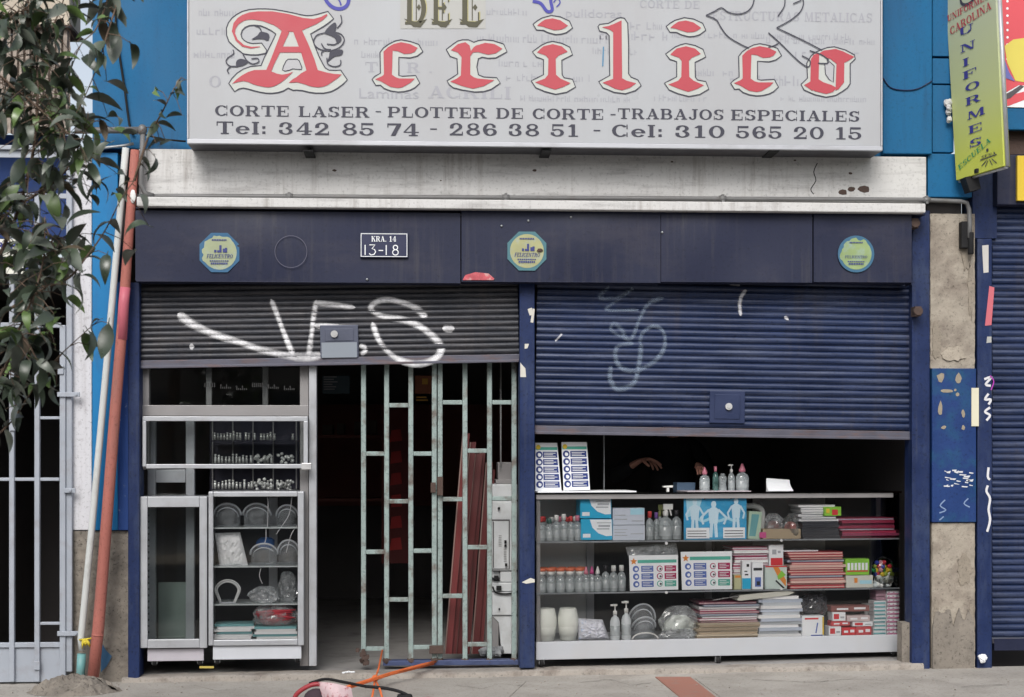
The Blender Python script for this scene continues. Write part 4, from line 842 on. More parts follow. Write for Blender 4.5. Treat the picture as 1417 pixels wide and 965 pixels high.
letter([zA([(425, 464), (335, 480), (250, 460), (185, 400), (148, 310), (165, 230), (205, 180), (250, 150), (320, 125), (400, 115), (550, 115), (700, 140), (850, 180), (950, 190), (1020, 170), (1080, 140), (1085, 155), (1040, 200), (985, 235), (840, 300), (830, 320), (640, 310), (600, 275), (560, 250), (450, 210), (350, 195), (300, 198), (260, 210), (215, 240), (185, 285), (180, 330), (205, 390), (270, 445), (340, 462), (425, 458)]),
        zA([(640, 300), (712, 320), (650, 455), (600, 560), (560, 640), (535, 705), (480, 700), (520, 610)]), zA([(750, 315), (838, 305), (900, 440), (960, 590), (992, 695), (882, 700), (830, 530)]), zA([(630, 460), (835, 460), (845, 518), (590, 518)]),
        zA([(150, 825), (195, 780), (250, 740), (310, 708), (370, 690), (480, 688), (540, 706), (590, 725), (640, 735), (700, 725), (750, 705), (705, 750), (660, 790), (610, 825), (560, 850), (510, 860), (460, 855), (400, 842), (360, 830), (310, 808), (260, 798), (205, 808)]),
        zA([(705, 815), (745, 780), (780, 760), (830, 720), (880, 693), (990, 690), (1080, 715), (1150, 728), (1225, 732), (1185, 770), (1140, 800), (1095, 832), (1050, 852), (1000, 860), (950, 855), (905, 845), (860, 828), (790, 810)])],
       zA(A_out), [zA([(645, 690), (655, 650), (680, 600), (700, 583), (790, 583), (810, 600), (835, 665), (830, 685), (780, 682), (745, 678), (715, 690), (670, 700)])])
c_red = [[(90, 520), (135, 500), (148, 488), (145, 340), (175, 310), (210, 290), (260, 278), (320, 290), (368, 315), (350, 340), (325, 352), (280, 355), (240, 337), (205, 333), (200, 490), (225, 507), (250, 515), (350, 515), (325, 540), (300, 555), (270, 572), (240, 578), (190, 570), (130, 535)]]
c_out = [(70, 520), (90, 500), (125, 480), (122, 345), (145, 315), (180, 290), (220, 270), (260, 262), (320, 273), (375, 292), (402, 340), (365, 368), (320, 380), (245, 376), (245, 495), (270, 500), (355, 495), (382, 545), (350, 575), (320, 590), (280, 600), (240, 603), (190, 595), (150, 580), (125, 558), (95, 560)]
letter([zC(q) for q in c_red], zC(c_out))
letter([zC([(585, 330), (630, 290), (680, 278), (708, 300), (716, 335), (735, 310), (750, 300), (810, 282), (870, 290), (922, 320), (880, 350), (830, 360), (790, 350), (765, 343), (730, 345), (712, 370), (712, 490), (735, 507), (760, 515), (870, 525), (800, 565), (730, 582), (660, 565), (580, 535), (625, 515), (650, 495), (655, 375), (630, 345)])],
       zC([(555, 325), (600, 290), (630, 270), (660, 262), (700, 262), (735, 278), (765, 267), (800, 262), (860, 267), (930, 290), (952, 340), (880, 380), (830, 383), (790, 375), (765, 385), (755, 440), (765, 490), (800, 505), (885, 510), (908, 545), (850, 585), (800, 600), (740, 603), (660, 590), (600, 575), (575, 555), (560, 530), (600, 505), (630, 485), (625, 385), (580, 370)]))
idr = [(1148, 170), (1170, 150), (1200, 130), (1250, 122), (1300, 135), (1350, 170), (1325, 188), (1300, 197), (1260, 200), (1210, 185), (1180, 175)]
ido = [(1122, 160), (1150, 138), (1180, 120), (1240, 103), (1300, 112), (1360, 140), (1380, 185), (1340, 215), (1305, 225), (1270, 228), (1220, 215), (1190, 200), (1145, 198)]
ibr = [(1148, 345), (1170, 322), (1190, 305), (1250, 290), (1310, 305), (1348, 340), (1290, 365), (1270, 385), (1272, 490), (1300, 515), (1368, 545), (1320, 570), (1265, 588), (1210, 570), (1135, 540), (1200, 515), (1220, 490), (1222, 385), (1205, 365)]
ibo = [(1118, 340), (1180, 295), (1215, 280), (1250, 272), (1310, 285), (1362, 310), (1380, 360), (1310, 395), (1312, 490), (1325, 510), (1380, 520), (1400, 570), (1340, 605), (1270, 618), (1200, 600), (1140, 575), (1110, 530), (1150, 510), (1190, 490), (1190, 390), (1145, 375)]
for dx, dy in ((0, 0), (184.3, 3)):
    letter([zC(idr, dx, dy)], zC(ido, dx, dy)); letter([zC(ibr, dx, dy)], zC(ibo, dx, dy))
letter([zL([(340, 245), (400, 235), (450, 215), (515, 185), (520, 700), (560, 722), (645, 745), (590, 785), (520, 808), (460, 795), (400, 765), (345, 740), (440, 705), (440, 290), (410, 268)])],
       zL([(305, 240), (320, 220), (400, 210), (440, 188), (480, 165), (510, 160), (540, 165), (570, 210), (578, 400), (578, 660), (600, 690), (660, 715), (690, 765), (640, 810), (550, 838), (450, 825), (350, 785), (312, 730), (410, 675), (405, 320), (380, 295), (320, 280)]))
letter([zC(q, 496.2, 5.4) for q in c_red], zC(c_out, 496.2, 5.4))
letter([zO([(800, 620), (845, 595), (850, 430), (870, 400), (910, 385), (905, 590), (860, 662)]), zO([(800, 620), (850, 592), (905, 578), (940, 600), (1000, 620), (1035, 640), (1010, 670), (960, 685), (880, 665)]),
        zO([(910, 390), (940, 370), (1030, 358), (1080, 375), (1165, 415), (1120, 445), (1090, 460), (1040, 470), (990, 430), (930, 410)]), zO([(1035, 462), (1092, 455), (1090, 600), (1050, 650), (1028, 660)])],
       zO([(778, 615), (825, 570), (820, 460), (850, 410), (880, 383), (920, 365), (970, 347), (1020, 342), (1100, 365), (1165, 400), (1172, 430), (1135, 465), (1135, 610), (1115, 640), (1080, 665), (1030, 695), (960, 708), (880, 690), (800, 655)]), [zO([(950, 468), (955, 540), (980, 578), (1012, 600), (1018, 480), (985, 450)])])
BK = MB()
def curl(pts, w_=.007, z=zA, n=5): BK.ribbon(smooth_pts(pp(F0, z(pts), d), n), w_, e - .0045)
def bp(pts, z=zA): BK.poly(smooth_pts(pp(F0, z(pts), d), 3, True), e - .0045)
bp([(340, 390), (400, 350), (430, 315), (510, 335), (505, 400), (450, 385), (400, 385)]); curl([(370, 252), (420, 275), (440, 320)])
bp([(190, 650), (195, 600), (240, 580), (310, 605), (270, 640), (220, 655)]); curl([(160, 490), (165, 530), (110, 570), (92, 610), (130, 650), (210, 655)]); curl([(120, 725), (105, 690), (140, 655), (200, 655)]); curl([(300, 600), (350, 630), (410, 610), (400, 575), (340, 580)])
curl([(255, 530), (290, 590), (330, 625)])
bp([(1060, 330), (1080, 285), (1150, 225), (1175, 250), (1165, 320), (1215, 360), (1220, 400), (1180, 430), (1160, 380), (1110, 350)]); curl([(1215, 150), (1225, 220), (1180, 280)]); curl([(1080, 435), (1150, 440), (1190, 420)]); curl([(1060, 325), (980, 350), (950, 420), (1000, 480), (1100, 500), (1200, 470), (1250, 400), (1220, 340), (1160, 320)])
curl([(1025, 430), (1060, 480), (1120, 490)]); bp([(1100, 560), (1120, 500), (1230, 490), (1225, 540), (1150, 560), (1100, 600), (1080, 610)]); curl([(1080, 570), (1090, 630), (1150, 655), (1210, 640), (1215, 590)]); curl([(1030, 545), (1030, 515), (1070, 495)])
for l_ in ([(440, -20), (430, 30), (410, 65), (370, 95), (310, 105), (250, 92), (200, 60), (150, 85), (88, 115)], [(88, 115), (160, 145), (195, 200), (250, 270), (350, 330), (400, 352)], [(540, 345), (580, 335), (615, 318)], [(540, 240), (630, 320), (720, 410), (790, 470), (835, 487), (840, 440), (785, 408)], [(930, 368), (800, 300), (600, 205)], [(600, 205), (700, 150), (770, 90), (795, 30), (785, -20)], [(660, -10), (655, 50), (610, 120)], [(720, 30), (780, 5)], [(900, 462), (970, 462), (965, 430)], [(840, 370), (925, 400), (980, 440)]):
    BK.ribbon(smooth_pts(pp(F0, zO(l_), d), 5), .007, e - .0062)
t.part('ornament', BK, M_INK, kind='stuff')
# DEL in dark olive on a cream patch, and the blue scroll feet above it
m_ = MB(); a_ = pp(F0, [(554, -20), (672, -20), (672, 40), (554, 40)], d); m_.poly(a_, e - .0013); t.part('cream_patch', m_, flat('cream_patch', (.41, .41, .39), .4))
m_ = MB(); m2 = MB()
for s_, xp, wpx in (('D', 561, 30), ('E', 598, 28), ('L', 637, 33)):
    a_, b_ = F0.p(xp, 33, d); 
    for q in G[s_][1]: m2.poly([(a_ + (u / 1.0) * wpx * .0044, b_ + v * .2) for u, v in q], e - .0025)
    k_ = wpx * .0044
    for q in G[s_][1]: m_.poly([(a_ - .006 + u * k_, b_ - .006 + v * .2) for u, v in q], e - .0035)
    m_.poly([(a_ - .01, b_ + .03), (a_ + .05, b_ - .02), (a_ + k_ * .7, b_ - .022), (a_ + k_, b_ + .03), (a_ + k_ * .6, b_ + .012), (a_ + .05, b_ + .014)], e - .0035)
    m_.ribbon([(a_ + k_ * .5, b_ + .02), (a_ + k_ * .5, b_ + .19)], .006, e - .0035); m_.poly([(a_ + k_ * .62, b_ + .08), (a_ + k_ * .72, b_ + .1), (a_ + k_ * .62, b_ + .12), (a_ + k_ * .52, b_ + .1)], e - .0035)
t.part('small_lettering', m_, flat('olive_ink', (.09, .085, .055), .5)); t.part('small_lettering_glow', m2, flat('olive_light', (.45, .42, .22), .5))
m_ = MB()
m_.ribbon(smooth_pts(pp(F0, [(446, -14), (452, 2), (462, 11), (474, 12), (482, 4), (482, -14)], d), 5), .022, e - .0025); m_.ribbon(smooth_pts(pp(F0, [(463, -10), (470, 2), (472, 8)], d), 5), .01, e - .0025)
t.part('blue_letter', m_, flat('sign_blue_ink', (.07, .07, .35), .45)); m_ = MB(); m_.ribbon(smooth_pts(pp(F0, [(737, 2), (748, 5), (757, 16), (764, 14), (762, 0), (766, -10)], d), 5), .02, e - .0025); m_.ribbon(smooth_pts(pp(F0, [(770, 10), (775, 4), (771, -2), (766, 4)], d), 4), .008, e - .0025)
t.part('blue_letter', m_, flat('sign_blue_ink', (.07, .07, .35), .45))
m_ = MB(); m_.ribbon(pp(F0, [(835, 65), (834, 92)], d), .008, e - .0025); t.part('blue_mark', m_, flat('blue_mark', (.1, .25, .4)))
for px_ in (426, 757, 1073):
    m_ = MB(); a_, b_ = F0.p(px_, 206, d); m_.prism([(a_ - .03, b_), (a_ + .03, b_), (a_ + .012, b_ + .022), (a_ - .004, b_ + .016)], d + .1, d + .14); m_.box(a_ - .03, a_ + .03, d + .02, d + .3, b_ - .012, b_ - .003); t.part('bracket', m_, M_BLACK)

# ------------------------------------------------------------------ projecting yellow sign
bx, bz = F0.p(1316, 120, -.05)
be = R(20)
ex = Vector((math.sin(be), -math.cos(be), 0)); ey = Vector((math.cos(be), math.sin(be), 0)); ez = Vector((0, 0, 1))
FUm = Matrix(((ex.x, ey.x, ez.x, bx), (ex.y, ey.y, ez.y, -.05), (ex.z, ey.z, ez.z, bz), (0, 0, 0, 1))) @ Matrix.Rotation(R(-3.0), 4, 'Y')
FU = Frame(FUm)
c4 = pp(FU, [(1306, -40), (1375, -62), (1389, 230), (1323, 250)], 0)
t = Thing('projecting_sign', 'tall yellow green projecting sign reading UNIFORMES', 'sign', FU, (c4[3][0], 0, c4[3][1]))
m_ = MB(); m_.prism(c4, 0, .05)
my = bpy.data.materials.new('yellow_green_fade'); my.use_nodes = True; nn = my.node_tree.nodes; ll = my.node_tree.links
tc = nn.new('ShaderNodeTexCoord'); sp = nn.new('ShaderNodeSeparateXYZ'); ll.new(tc.outputs['Object'], sp.inputs[0]); cr = nn.new('ShaderNodeValToRGB'); mrn = nn.new('ShaderNodeMapRange'); mrn.inputs[1].default_value = 0; mrn.inputs[2].default_value = 1.15
ll.new(sp.outputs[2], mrn.inputs[0]); ll.new(mrn.outputs[0], cr.inputs[0]); cr.color_ramp.elements[0].color = (.48, .53, .08, 1); cr.color_ramp.elements[1].color = (.44, .48, .36, 1)
cr.color_ramp.elements.new(.45).color = (.46, .51, .24, 1); cr.color_ramp.elements[0].position = .08
ll.new(cr.outputs[0], nn['Principled BSDF'].inputs['Base Color']); nn['Principled BSDF'].inputs['Roughness'].default_value = .45
t.part('panel', m_, my, bevel=.003)
m_ = MB(); xo = c4
m_.tube([(c4[2][0] + .004, .025, c4[2][1]), (c4[1][0] + .004, .025, c4[1][1])], .014, 8); m_.tube([(c4[3][0], .025, c4[3][1] - .004), (c4[2][0], .025, c4[2][1] - .004)], .01, 8)
t.part('frame', m_, M_ALU)
m_ = MB(); m_.k = 0
for ch, px_, py_, wpx in (('U', 1326, 52, 25), ('N', 1328, 75, 26), ('I', 1331.5, 94, 12), ('F', 1331, 112, 24), ('O', 1335, 129, 24), ('R', 1335, 148, 26), ('M', 1337, 167.5, 31), ('E', 1339, 187, 24), ('S', 1340.5, 206, 21)):
    a_, b_ = FU.p(px_, py_, 0); c_, _ = FU.p(px_ + wpx, py_, 0); wd = G[ch][0]
    for q in G[ch][1]: m_.poly([(a_ + (.06 + .86 * u / wd) * (c_ - a_), b_ + v * .049) for u, v in q], -.004)
t.part('main_lettering', m_, flat('uniform_blue', (.05, .05, .24), .5))
m_ = MB()
for s_, p0, p1, hpx in (('UNIFORMES', (1312, 31), (1369, -2), 10), ('CAROLINA', (1316, 49), (1373, 12), 12)):
    a_, b_ = FU.p(*p0, 0); c_, f_ = FU.p(*p1, 0); L = math.hypot(c_ - a_, f_ - b_); mt = MB(); text(mt, s_, 0, 0, hpx * .0042, L, -.004); an = math.atan2(f_ - b_, c_ - a_)
    i = len(m_.v); m_.v += [(a_ + x_ * math.cos(an) - z_ * math.sin(an), y_, b_ + x_ * math.sin(an) + z_ * math.cos(an)) for x_, y_, z_ in mt.v]; m_.f += [tuple(i + k for k in f) for f in mt.f]
t.part('red_lettering', m_, flat('uniform_red', (.42, .06, .08), .5))
m_ = MB()
for s_, p0, p1, hpx in (('ESCUELA', (1328, 236), (1372, 196), 8),):
    a_, b_ = FU.p(*p0, 0); c_, f_ = FU.p(*p1, 0); L = math.hypot(c_ - a_, f_ - b_); mt = MB(); text(mt, s_, 0, 0, hpx * .0042, L, -.004); an = math.atan2(f_ - b_, c_ - a_)
    i = len(m_.v); m_.v += [(a_ + x_ * math.cos(an) - z_ * math.sin(an), y_, b_ + x_ * math.sin(an) + z_ * math.cos(an)) for x_, y_, z_ in mt.v]; m_.f += [tuple(i + k for k in f) for f in mt.f]
t.part('green_lettering', m_, flat('uniform_green', (.03, .25, .12), .5))
m_ = MB(); a_, b_ = FU.p(1359, 220, 0); c_, _ = FU.p(1379, 216, 0); text(m_, 'SENA', a_, b_, .018, c_ - a_, -.004)
for l_ in ([(1357, 222), (1380, 214)], [(1366, 222), (1359, 230)], [(1368, 222), (1364, 231)], [(1370, 221), (1374, 229)], [(1373, 220), (1380, 226)]): m_.ribbon(pp(FU, l_, 0), .006, -.004)
a_, b_ = FU.p(1367, 208, 0); m_.poly([(a_ + .011 * math.cos(k * PI / 5), b_ + .011 * math.sin(k * PI / 5)) for k in range(10)], -.004)
t.part('small_logo', m_, M_INK)
m_ = MB(); a_, b_ = FU.p(1340, -4, 0); m_.ribbon([(a_ + .07 * math.cos(k * PI / 8), b_ + .045 * math.sin(k * PI / 8)) for k in range(17)], .018, -.004); t.part('dark_ring', m_, M_INK)
# ------------------------------------------------------------------ shared makers
M_FILM = pane_mat('plastic_film', (.95, .96, .97), .05, .2, (.8, .84, .86))
M_VISOR = pane_mat('clear_visor', (.9, .93, .95), .06, .2, (.65, .7, .74))
M_CLEAR = pane_mat('clear_bottle', (.88, .92, .92), .05, .34, (.72, .78, .8), 4)
M_BAND = flat('grey_headband', (.55, .58, .62), .4)
M_LABELW = flat('white_plastic', (.8, .81, .82), .35)
def bar(t, fr, name, x0, y0, x1, y1, d0, d1, m, parent=None, bevel=.003):
    mb = MB(); mb.pbox(fr, x0, y0, x1, y1, d0, d1)
    return t.part(name, mb, m, bevel=bevel) if parent is None else child(name, mb, m, parent, t.off, bevel=bevel)
def pane(t, fr, x0, y0, x1, y1, d, m=None, name='pane'):
    mb = MB(); mb.pbox(fr, x0, y0, x1, y1, d, d + .004); return t.part(name, mb, m or M_GLASS)
def rects(t, fr, name, lst, d, m, parent=None):
    mb = MB()
    for q in lst: mb.poly(pp(fr, [(q[0], q[1]), (q[2], q[1]), (q[2], q[3]), (q[0], q[3])], d), d)
    return t.part(name, mb, m) if parent is None else child(name, mb, m, parent, t.off)

# ------------------------------------------------------------------ aluminium shopfront left of the doorway
t = Thing('aluminium_shopfront', 'aluminium framed glazing under the dark shutter with an open top hung sash', 'shopfront', F0, (F0.p(430, 922, .1)[0], .1, .03))
bar(t, F0, 'post', 427.5, 500, 438, 922, .07, .14, M_ALU); bar(t, F0, 'post', 415, 500, 427, 922, .12, .17, M_ALUD); bar(t, F0, 'post', 193.5, 500, 206, 650, .09, .16, M_ALUD)
bar(t, F0, 'transom', 193.5, 561, 427, 576, .075, .118, M_ALUD); bar(t, F0, 'mullion', 285, 500, 293, 561, .16, .19, M_ALUD); bar(t, F0, 'mullion', 363, 500, 371, 561, .3, .33, M_ALUD)
pane(t, F0, 206, 500, 415, 561, .13)
mb = MB()
for k, wd in enumerate((5, 9, 6, 8, 7, 10)): 
    a_, b_ = F0.p(283 + k * 22, 536 + (k % 3) * 2, .125); [mb.poly(rc(a_ + q * .012, b_, a_ + q * .012 + .005, b_ + .012 + .016 * ((q * k) % 3 == 0)), .127) for q in range(6)]
t.part('window_lettering', mb, flat('faded_lettering', (.05, .05, .05)), kind='stuff')
# open sash, one piece that swings
t = Thing('window_sash', 'thin white aluminium window sash hanging open above the two small showcases', 'window', F0, (F0.p(310, 576, .0)[0], .0, F0.p(310, 576, 0)[1]))
bar(t, F0, 'sash_rail', 197, 576.5, 426, 583, .02, .05, M_ALU); bar(t, F0, 'sash_rail', 202, 642.5, 428, 648.5, -.01, .02, M_ALU); bar(t, F0, 'sash_stile', 197, 583.2, 202, 646, .01, .04, M_ALU); bar(t, F0, 'sash_stile', 420, 583.2, 426, 642, .01, .04, M_ALU)
bar(t, F0, 'stay', 417, 641, 431, 650, -.02, -.011, M_SCREW); pane(t, F0, 202.2, 583.2, 419.8, 642.3, .028)
t = Thing('inner_frame', 'grey inner door frame seen through the sash behind the left showcase', 'door frame', F0, (F0.p(235, 700, .3)[0], .3, .03))
bar(t, F0, 'jamb', 204, 578, 215, 900, .3, .35, M_ALU); bar(t, F0, 'jamb', 257, 578, 269, 900, .3, .35, M_ALU); bar(t, F0, 'rail', 215.2, 650, 256.8, 668, .3, .35, M_ALU); pane(t, F0, 215.2, 668.2, 256.8, 880, .32)
t = Thing('backing_board', 'pale grey panel standing behind the glass of the left showcase', 'panel', F0, (F0.p(245, 900, .4)[0], .4, .03)); bar(t, F0, 'board', 219, 806, 268, 900, .4, .43, mat('pale_green_board', (.42, .47, .43), .6))
# vial rack behind the sash
d0 = .42
t = Thing('vial_rack', 'three glass shelves of small silvery vials behind the open sash', 'shelf rack', F0, (F0.p(350, 690, d0)[0], d0, F0.p(350, 680, d0)[1]))
for y_ in (609.5, 641.5, 677): bar(t, F0, 'shelf', 293, y_, 412, y_ + 2.2, d0 - .05, d0 + .12, M_CGLASS, bevel=0)
for x_ in (294, 322, 350, 378, 410): bar(t, F0, 'upright', x_ - .8, 578, x_ + .8, 686, d0 + .121, d0 + .13, M_ALUD, bevel=0)
bar(t, F0, 'back', 290, 576, 414, 690, d0 + .16, d0 + .18, mat('dark_violet_back', (.035, .033, .05), .7))
M_VIAL = mat('silvery_vial', (.62, .62, .6), .3, .35, var=.1, bump=0, rnd=.25)
vm = MB(); vm.lathe(0, 0, 0, [(.0001, 0), (.0085, 0), (.0085, .035), (.005, .04), (.005, .043), (.0075, .044), (.0075, .056), (.0001, .056)], 8)
vme = vm.mesh('vial', M_VIAL); lum = MB(); lum.blob((0, 0, .011), (.012, .012, .011), 8, 5, .05); lme = lum.mesh('capsule', M_VIAL); rg = random.Random(9)
for ri, (yb, segs) in enumerate(((609.3, [(297, 333, 4.2), (340, 345, 5), (352, 356, 4), (361, 383, 4.3), (405, 406, 3)]), (641.2, [(298, 322, 4.6), (327, 351, 4.6), (366, 378, 5)]), (676.7, [(298, 350, 4.6), (362, 378, 4.6), (384, 404, 5)]))):
    for a_, b_, st_ in segs:
        x_ = a_
        while x_ <= b_:
            X_, Z_ = F0.p(x_, yb, d0); o = bpy.data.objects.new('vial', vme); C.objects.link(o); o.location = (X_, d0 + rg.uniform(-.02, .02), Z_); o.scale = (1, 1, rg.uniform(.75, 1.1))
            o['label'] = 'small silvery vial standing on the %s shelf of the rack behind the sash' % ('top', 'middle', 'bottom')[ri]; o['category'] = 'vial'; o['group'] = 'vials on the %s shelf of the rack' % ('top', 'middle', 'bottom')[ri]
            x_ += st_ * rg.uniform(.9, 1.25)
for ri, (yb, a_, b_, n) in enumerate(((641.2, 354, 372, 16), (641.2, 384, 407, 20), (676.7, 353, 377, 18), (676.7, 383, 407, 22))):
    for k in range(n):
        X_, Z_ = F0.p(rg.uniform(a_, b_), yb, d0); o = bpy.data.objects.new('silver_cap', lme); C.objects.link(o); o.location = (X_, d0 + rg.uniform(-.05, .01), Z_ + rg.uniform(0, .055)); o.rotation_euler = (rg.uniform(0, 3), rg.uniform(0, 3), 0)
        g_ = ('middle', 'middle', 'bottom', 'bottom')[ri]
        o['label'] = 'tiny silver cap in the heaps at the right of the %s rack shelf' % g_; o['category'] = 'cap'; o['group'] = 'heaped silver caps on the %s shelf' % g_

# ------------------------------------------------------------------ two small rolling showcases
def caster(t, fr, px, py_bot, d, r_=.021, m=M_BLACK):
    x_, z_ = fr.p(px, py_bot, d); mb = MB(); mb.tube([(x_ - .012, d, z_ + r_), (x_ + .012, d, z_ + r_)], r_, 14); w_ = t.part('caster', mb, M_LABELW if m is None else m)
    mb = MB(); mb.box(x_ - .017, x_ - .0135, d - .012, d + .012, z_ + r_ * .6, z_ + r_ * 2.3); mb.box(x_ + .0135, x_ + .017, d - .012, d + .012, z_ + r_ * .6, z_ + r_ * 2.3); mb.box(x_ - .02, x_ + .02, d - .018, d + .018, z_ + r_ * 2.3, z_ + r_ * 2.5); child('caster_fork', mb, M_STEEL, w_, t.off)
FL = frame(192, 900, .0, R(2.2))
t = Thing('small_showcase', 'narrow empty aluminium showcase beside the left navy column', 'display case', FL, (FL.p(240, 915, 0)[0], 0, FL.p(240, 922, 0)[1]))
for (a_, b_, c_, e_) in ((194, 687.5, 204, 897), (276, 687.5, 286.5, 897)): bar(t, FL, 'stile', a_, b_, c_, e_, -.005, .03, M_ALU)
bar(t, FL, 'rail', 204.2, 687.5, 275.8, 702, -.004, .03, M_ALU); bar(t, FL, 'rail', 204.2, 885, 275.8, 897, -.004, .03, M_ALU)
pane(t, FL, 204.2, 702.2, 275.8, 884.8, .012)
mb = MB(); a_, b_, c_, e_ = FL.r(194, 687.5, 286.5, 897, 0); mb.box(a_, a_ + .01, .0305, .36, c_, e_); mb.box(b_ - .01, b_, .0305, .36, c_, e_); mb.box(a_ + .0105, b_ - .0105, .0305, .36, e_ - .012, e_); mb.box(a_ + .0105, b_ - .0105, .0305, .36, c_, c_ + .02); t.part('cabinet_body', mb, M_ALU)
rects(t, FL, 'screw', [(205, 712 + k * 8.5, 206.4, 715 + k * 8.5) for k in range(20)], -.0055, M_BLACK)
bar(t, FL, 'kick_board', 204, 898, 282, 915, .03, .045, mat('lilac_grey_board', (.48, .46, .5), .6)); bar(t, FL, 'underside', 204, 897.5, 282, 899, .05, .34, M_BLACK)
for q in ((214, 921.5, .06), (277, 920.5, .06), (222, 916, .3), (272, 915, .3)): caster(t, FL, *q)
FS = frame(288, 900, -.0, R(2.2))
t = Thing('small_showcase', 'small aluminium showcase on casters filled with face shields and packets', 'display case', FS, (FS.p(355, 915, 0)[0], 0, FS.p(355, 920, 0)[1]))
for (a_, c_) in ((288.5, 295), (412, 420.5)): bar(t, FS, 'stile', a_, 680.5, c_, 893.5, -.02, .02, M_ALU, bevel=.005)
bar(t, FS, 'rail', 295.2, 680.5, 411.8, 687.5, -.019, .02, M_ALU, bevel=.004); bar(t, FS, 'rail', 295.2, 885.5, 411.8, 893.5, -.019, .02, M_ALU, bevel=.004)
pane(t, FS, 295.2, 687.7, 411.8, 885.3, .0, M_CGLASS)
mb = MB(); a_, b_, c_, e_ = FS.r(288.5, 680.5, 420.5, 893.5, 0); mb.box(a_, a_ + .006, .0205, .4, c_, e_); mb.box(b_ - .006, b_, .0205, .4, c_, e_); mb.box(a_ + .0065, b_ - .0065, .0205, .4, e_ - .008, e_); mb.box(a_ + .0065, b_ - .0065, .0205, .4, c_, c_ + .036); t.part('cabinet_body', mb, M_ALU)
mb = MB(); mb.box(a_ + .006, b_ - .006, .402, .415, c_, e_); t.part('back', mb, mat('dark_case_back', (.05, .055, .065), .6))
bar(t, FS, 'back_post', 372, 688, 384, 884, .37, .4, M_ALU)
for y_ in (731, 784.6, 837):
    bar(t, FS, 'shelf', 295.5, y_ - 1, 411.5, y_ + .8, .03, .36, flat('glass_edge', (.55, .6, .6), .2), bevel=0)
bar(t, FS, 'kick_board', 294.6, 894, 417, 912.5, .0, .02, mat('white_grey_board', (.56, .58, .62), .6, dirt=(.35, .34, .33), dd=.4)); bar(t, FS, 'underside', 296, 893.5, 417, 895, .03, .38, M_BLACK)
for q in ((301, 919.5, .03), (412, 917, .03), (310, 914, .33), (405, 912, .33)): caster(t, FS, *q)
rects(t, FS, 'foot_scrap', [(276, 922, 296, 925)], -.0, flat('yellow_scrap', (.5, .4, .1)))
def shield(fr, cx, yb, w_, h_, d, label, vis=M_VISOR, band=M_BAND, group=None):
    x_, z_ = fr.p(cx, yb, d); W = w_ * .00459 / 2; H = h_ * .00459
    t = Thing('face_shield', label, 'face shield', fr, (x_, d, z_), group)
    def f(u, v):
        a_ = (u - .5) * PI * .92; xx = W * math.sin(a_); top = H * (.55 + .45 * math.sqrt(max(0, 1 - (xx / W) ** 2 * .96)))
        return (x_ + xx * (1 - .06 * (1 - v)), d + .055 * (1 - math.cos(a_)), z_ + top * v)
    mb = MB(); mb.grid(f, 16, 6); t.part('visor', mb, vis)
    for k, s_ in ((0, 1.0), (1, .8)):
        mb = MB(); P = []
        for j in range(15):
            a_ = PI * j / 14; P.append((x_ - W * s_ * math.cos(a_), d - .004 + .05 * (1 - math.sin(a_)), z_ + H * (.5 + .48 * s_ * math.sin(a_)) - (k * .012)))
        mb.tube(P, .006 if k == 0 else .004, 6); t.part('headband', mb, band)
    return t
for cx_, yb, w_, h_, lb in ((314, 730.5, 37, 34, 'clear face shield at the left of the top shelf in the small showcase'), (355, 730.5, 38, 34, 'clear face shield in the middle of the top shelf in the small showcase'), (397, 730.5, 30, 32, 'clear face shield at the right end of the top shelf in the small showcase'),
                            (365, 784, 38, 32, 'clear face shield beside the white packet on the second shelf'), (399, 784, 30, 37, 'clear face shield at the right end of the second shelf')):
    shield(FS, cx_, yb, w_, h_, .1, lb)
mb = MB(); x_, z_ = FS.p(368, 752, .2); mb.blob((x_, .2, z_), (.06, .03, .04), 10, 6, .1); single('folded_cloth', mb, flat('blue_fabric', (.03, .12, .35)), 'blue cap showing above a face shield on the second shelf', 'cap', FS, (x_, .2, z_ - .04))
def packet(fr, pts, d, m, name, label, cat, th=.03, film=True, n=14, group=None, seed=1):
    """a soft packet: bulged sheet with creases, outline from four corners"""
    rg = random.Random(seed); P = pp(fr, pts, d); off = (P[3][0], d, min(P[2][1], P[3][1])); mb = MB(); hj = [[rg.uniform(-1, 1) for _ in range(n + 1)] for _ in range(n + 1)]
    def f(u, v):
        a_ = [P[3][k] + (P[2][k] - P[3][k]) * u for k in (0, 1)]; b_ = [P[0][k] + (P[1][k] - P[0][k]) * u for k in (0, 1)]
        e_ = (math.sin(PI * u) * math.sin(PI * v)) ** .45
        return (a_[0] + (b_[0] - a_[0]) * v, d - th * e_ - th * .22 * hj[int(u * n)][int(v * n)] * e_, a_[1] + (b_[1] - a_[1]) * v)
    mb.grid(f, n, n, smooth=False); mb.prism([P[0], P[1], P[2], P[3]], d + .002, d + .02)
    return single(name, mb, m, label, cat, fr, off, group=group)
M_WPK = mat('white_packet', (.8, .81, .82), .4, var=.1, vs=20, bump=.6, bs=60)
packet(FS, [(297, 738), (332, 737), (343, 783), (304, 784)], .12, M_WPK, 'white_packet', 'white quilted packet leaning on the second shelf of the small showcase', 'packet')
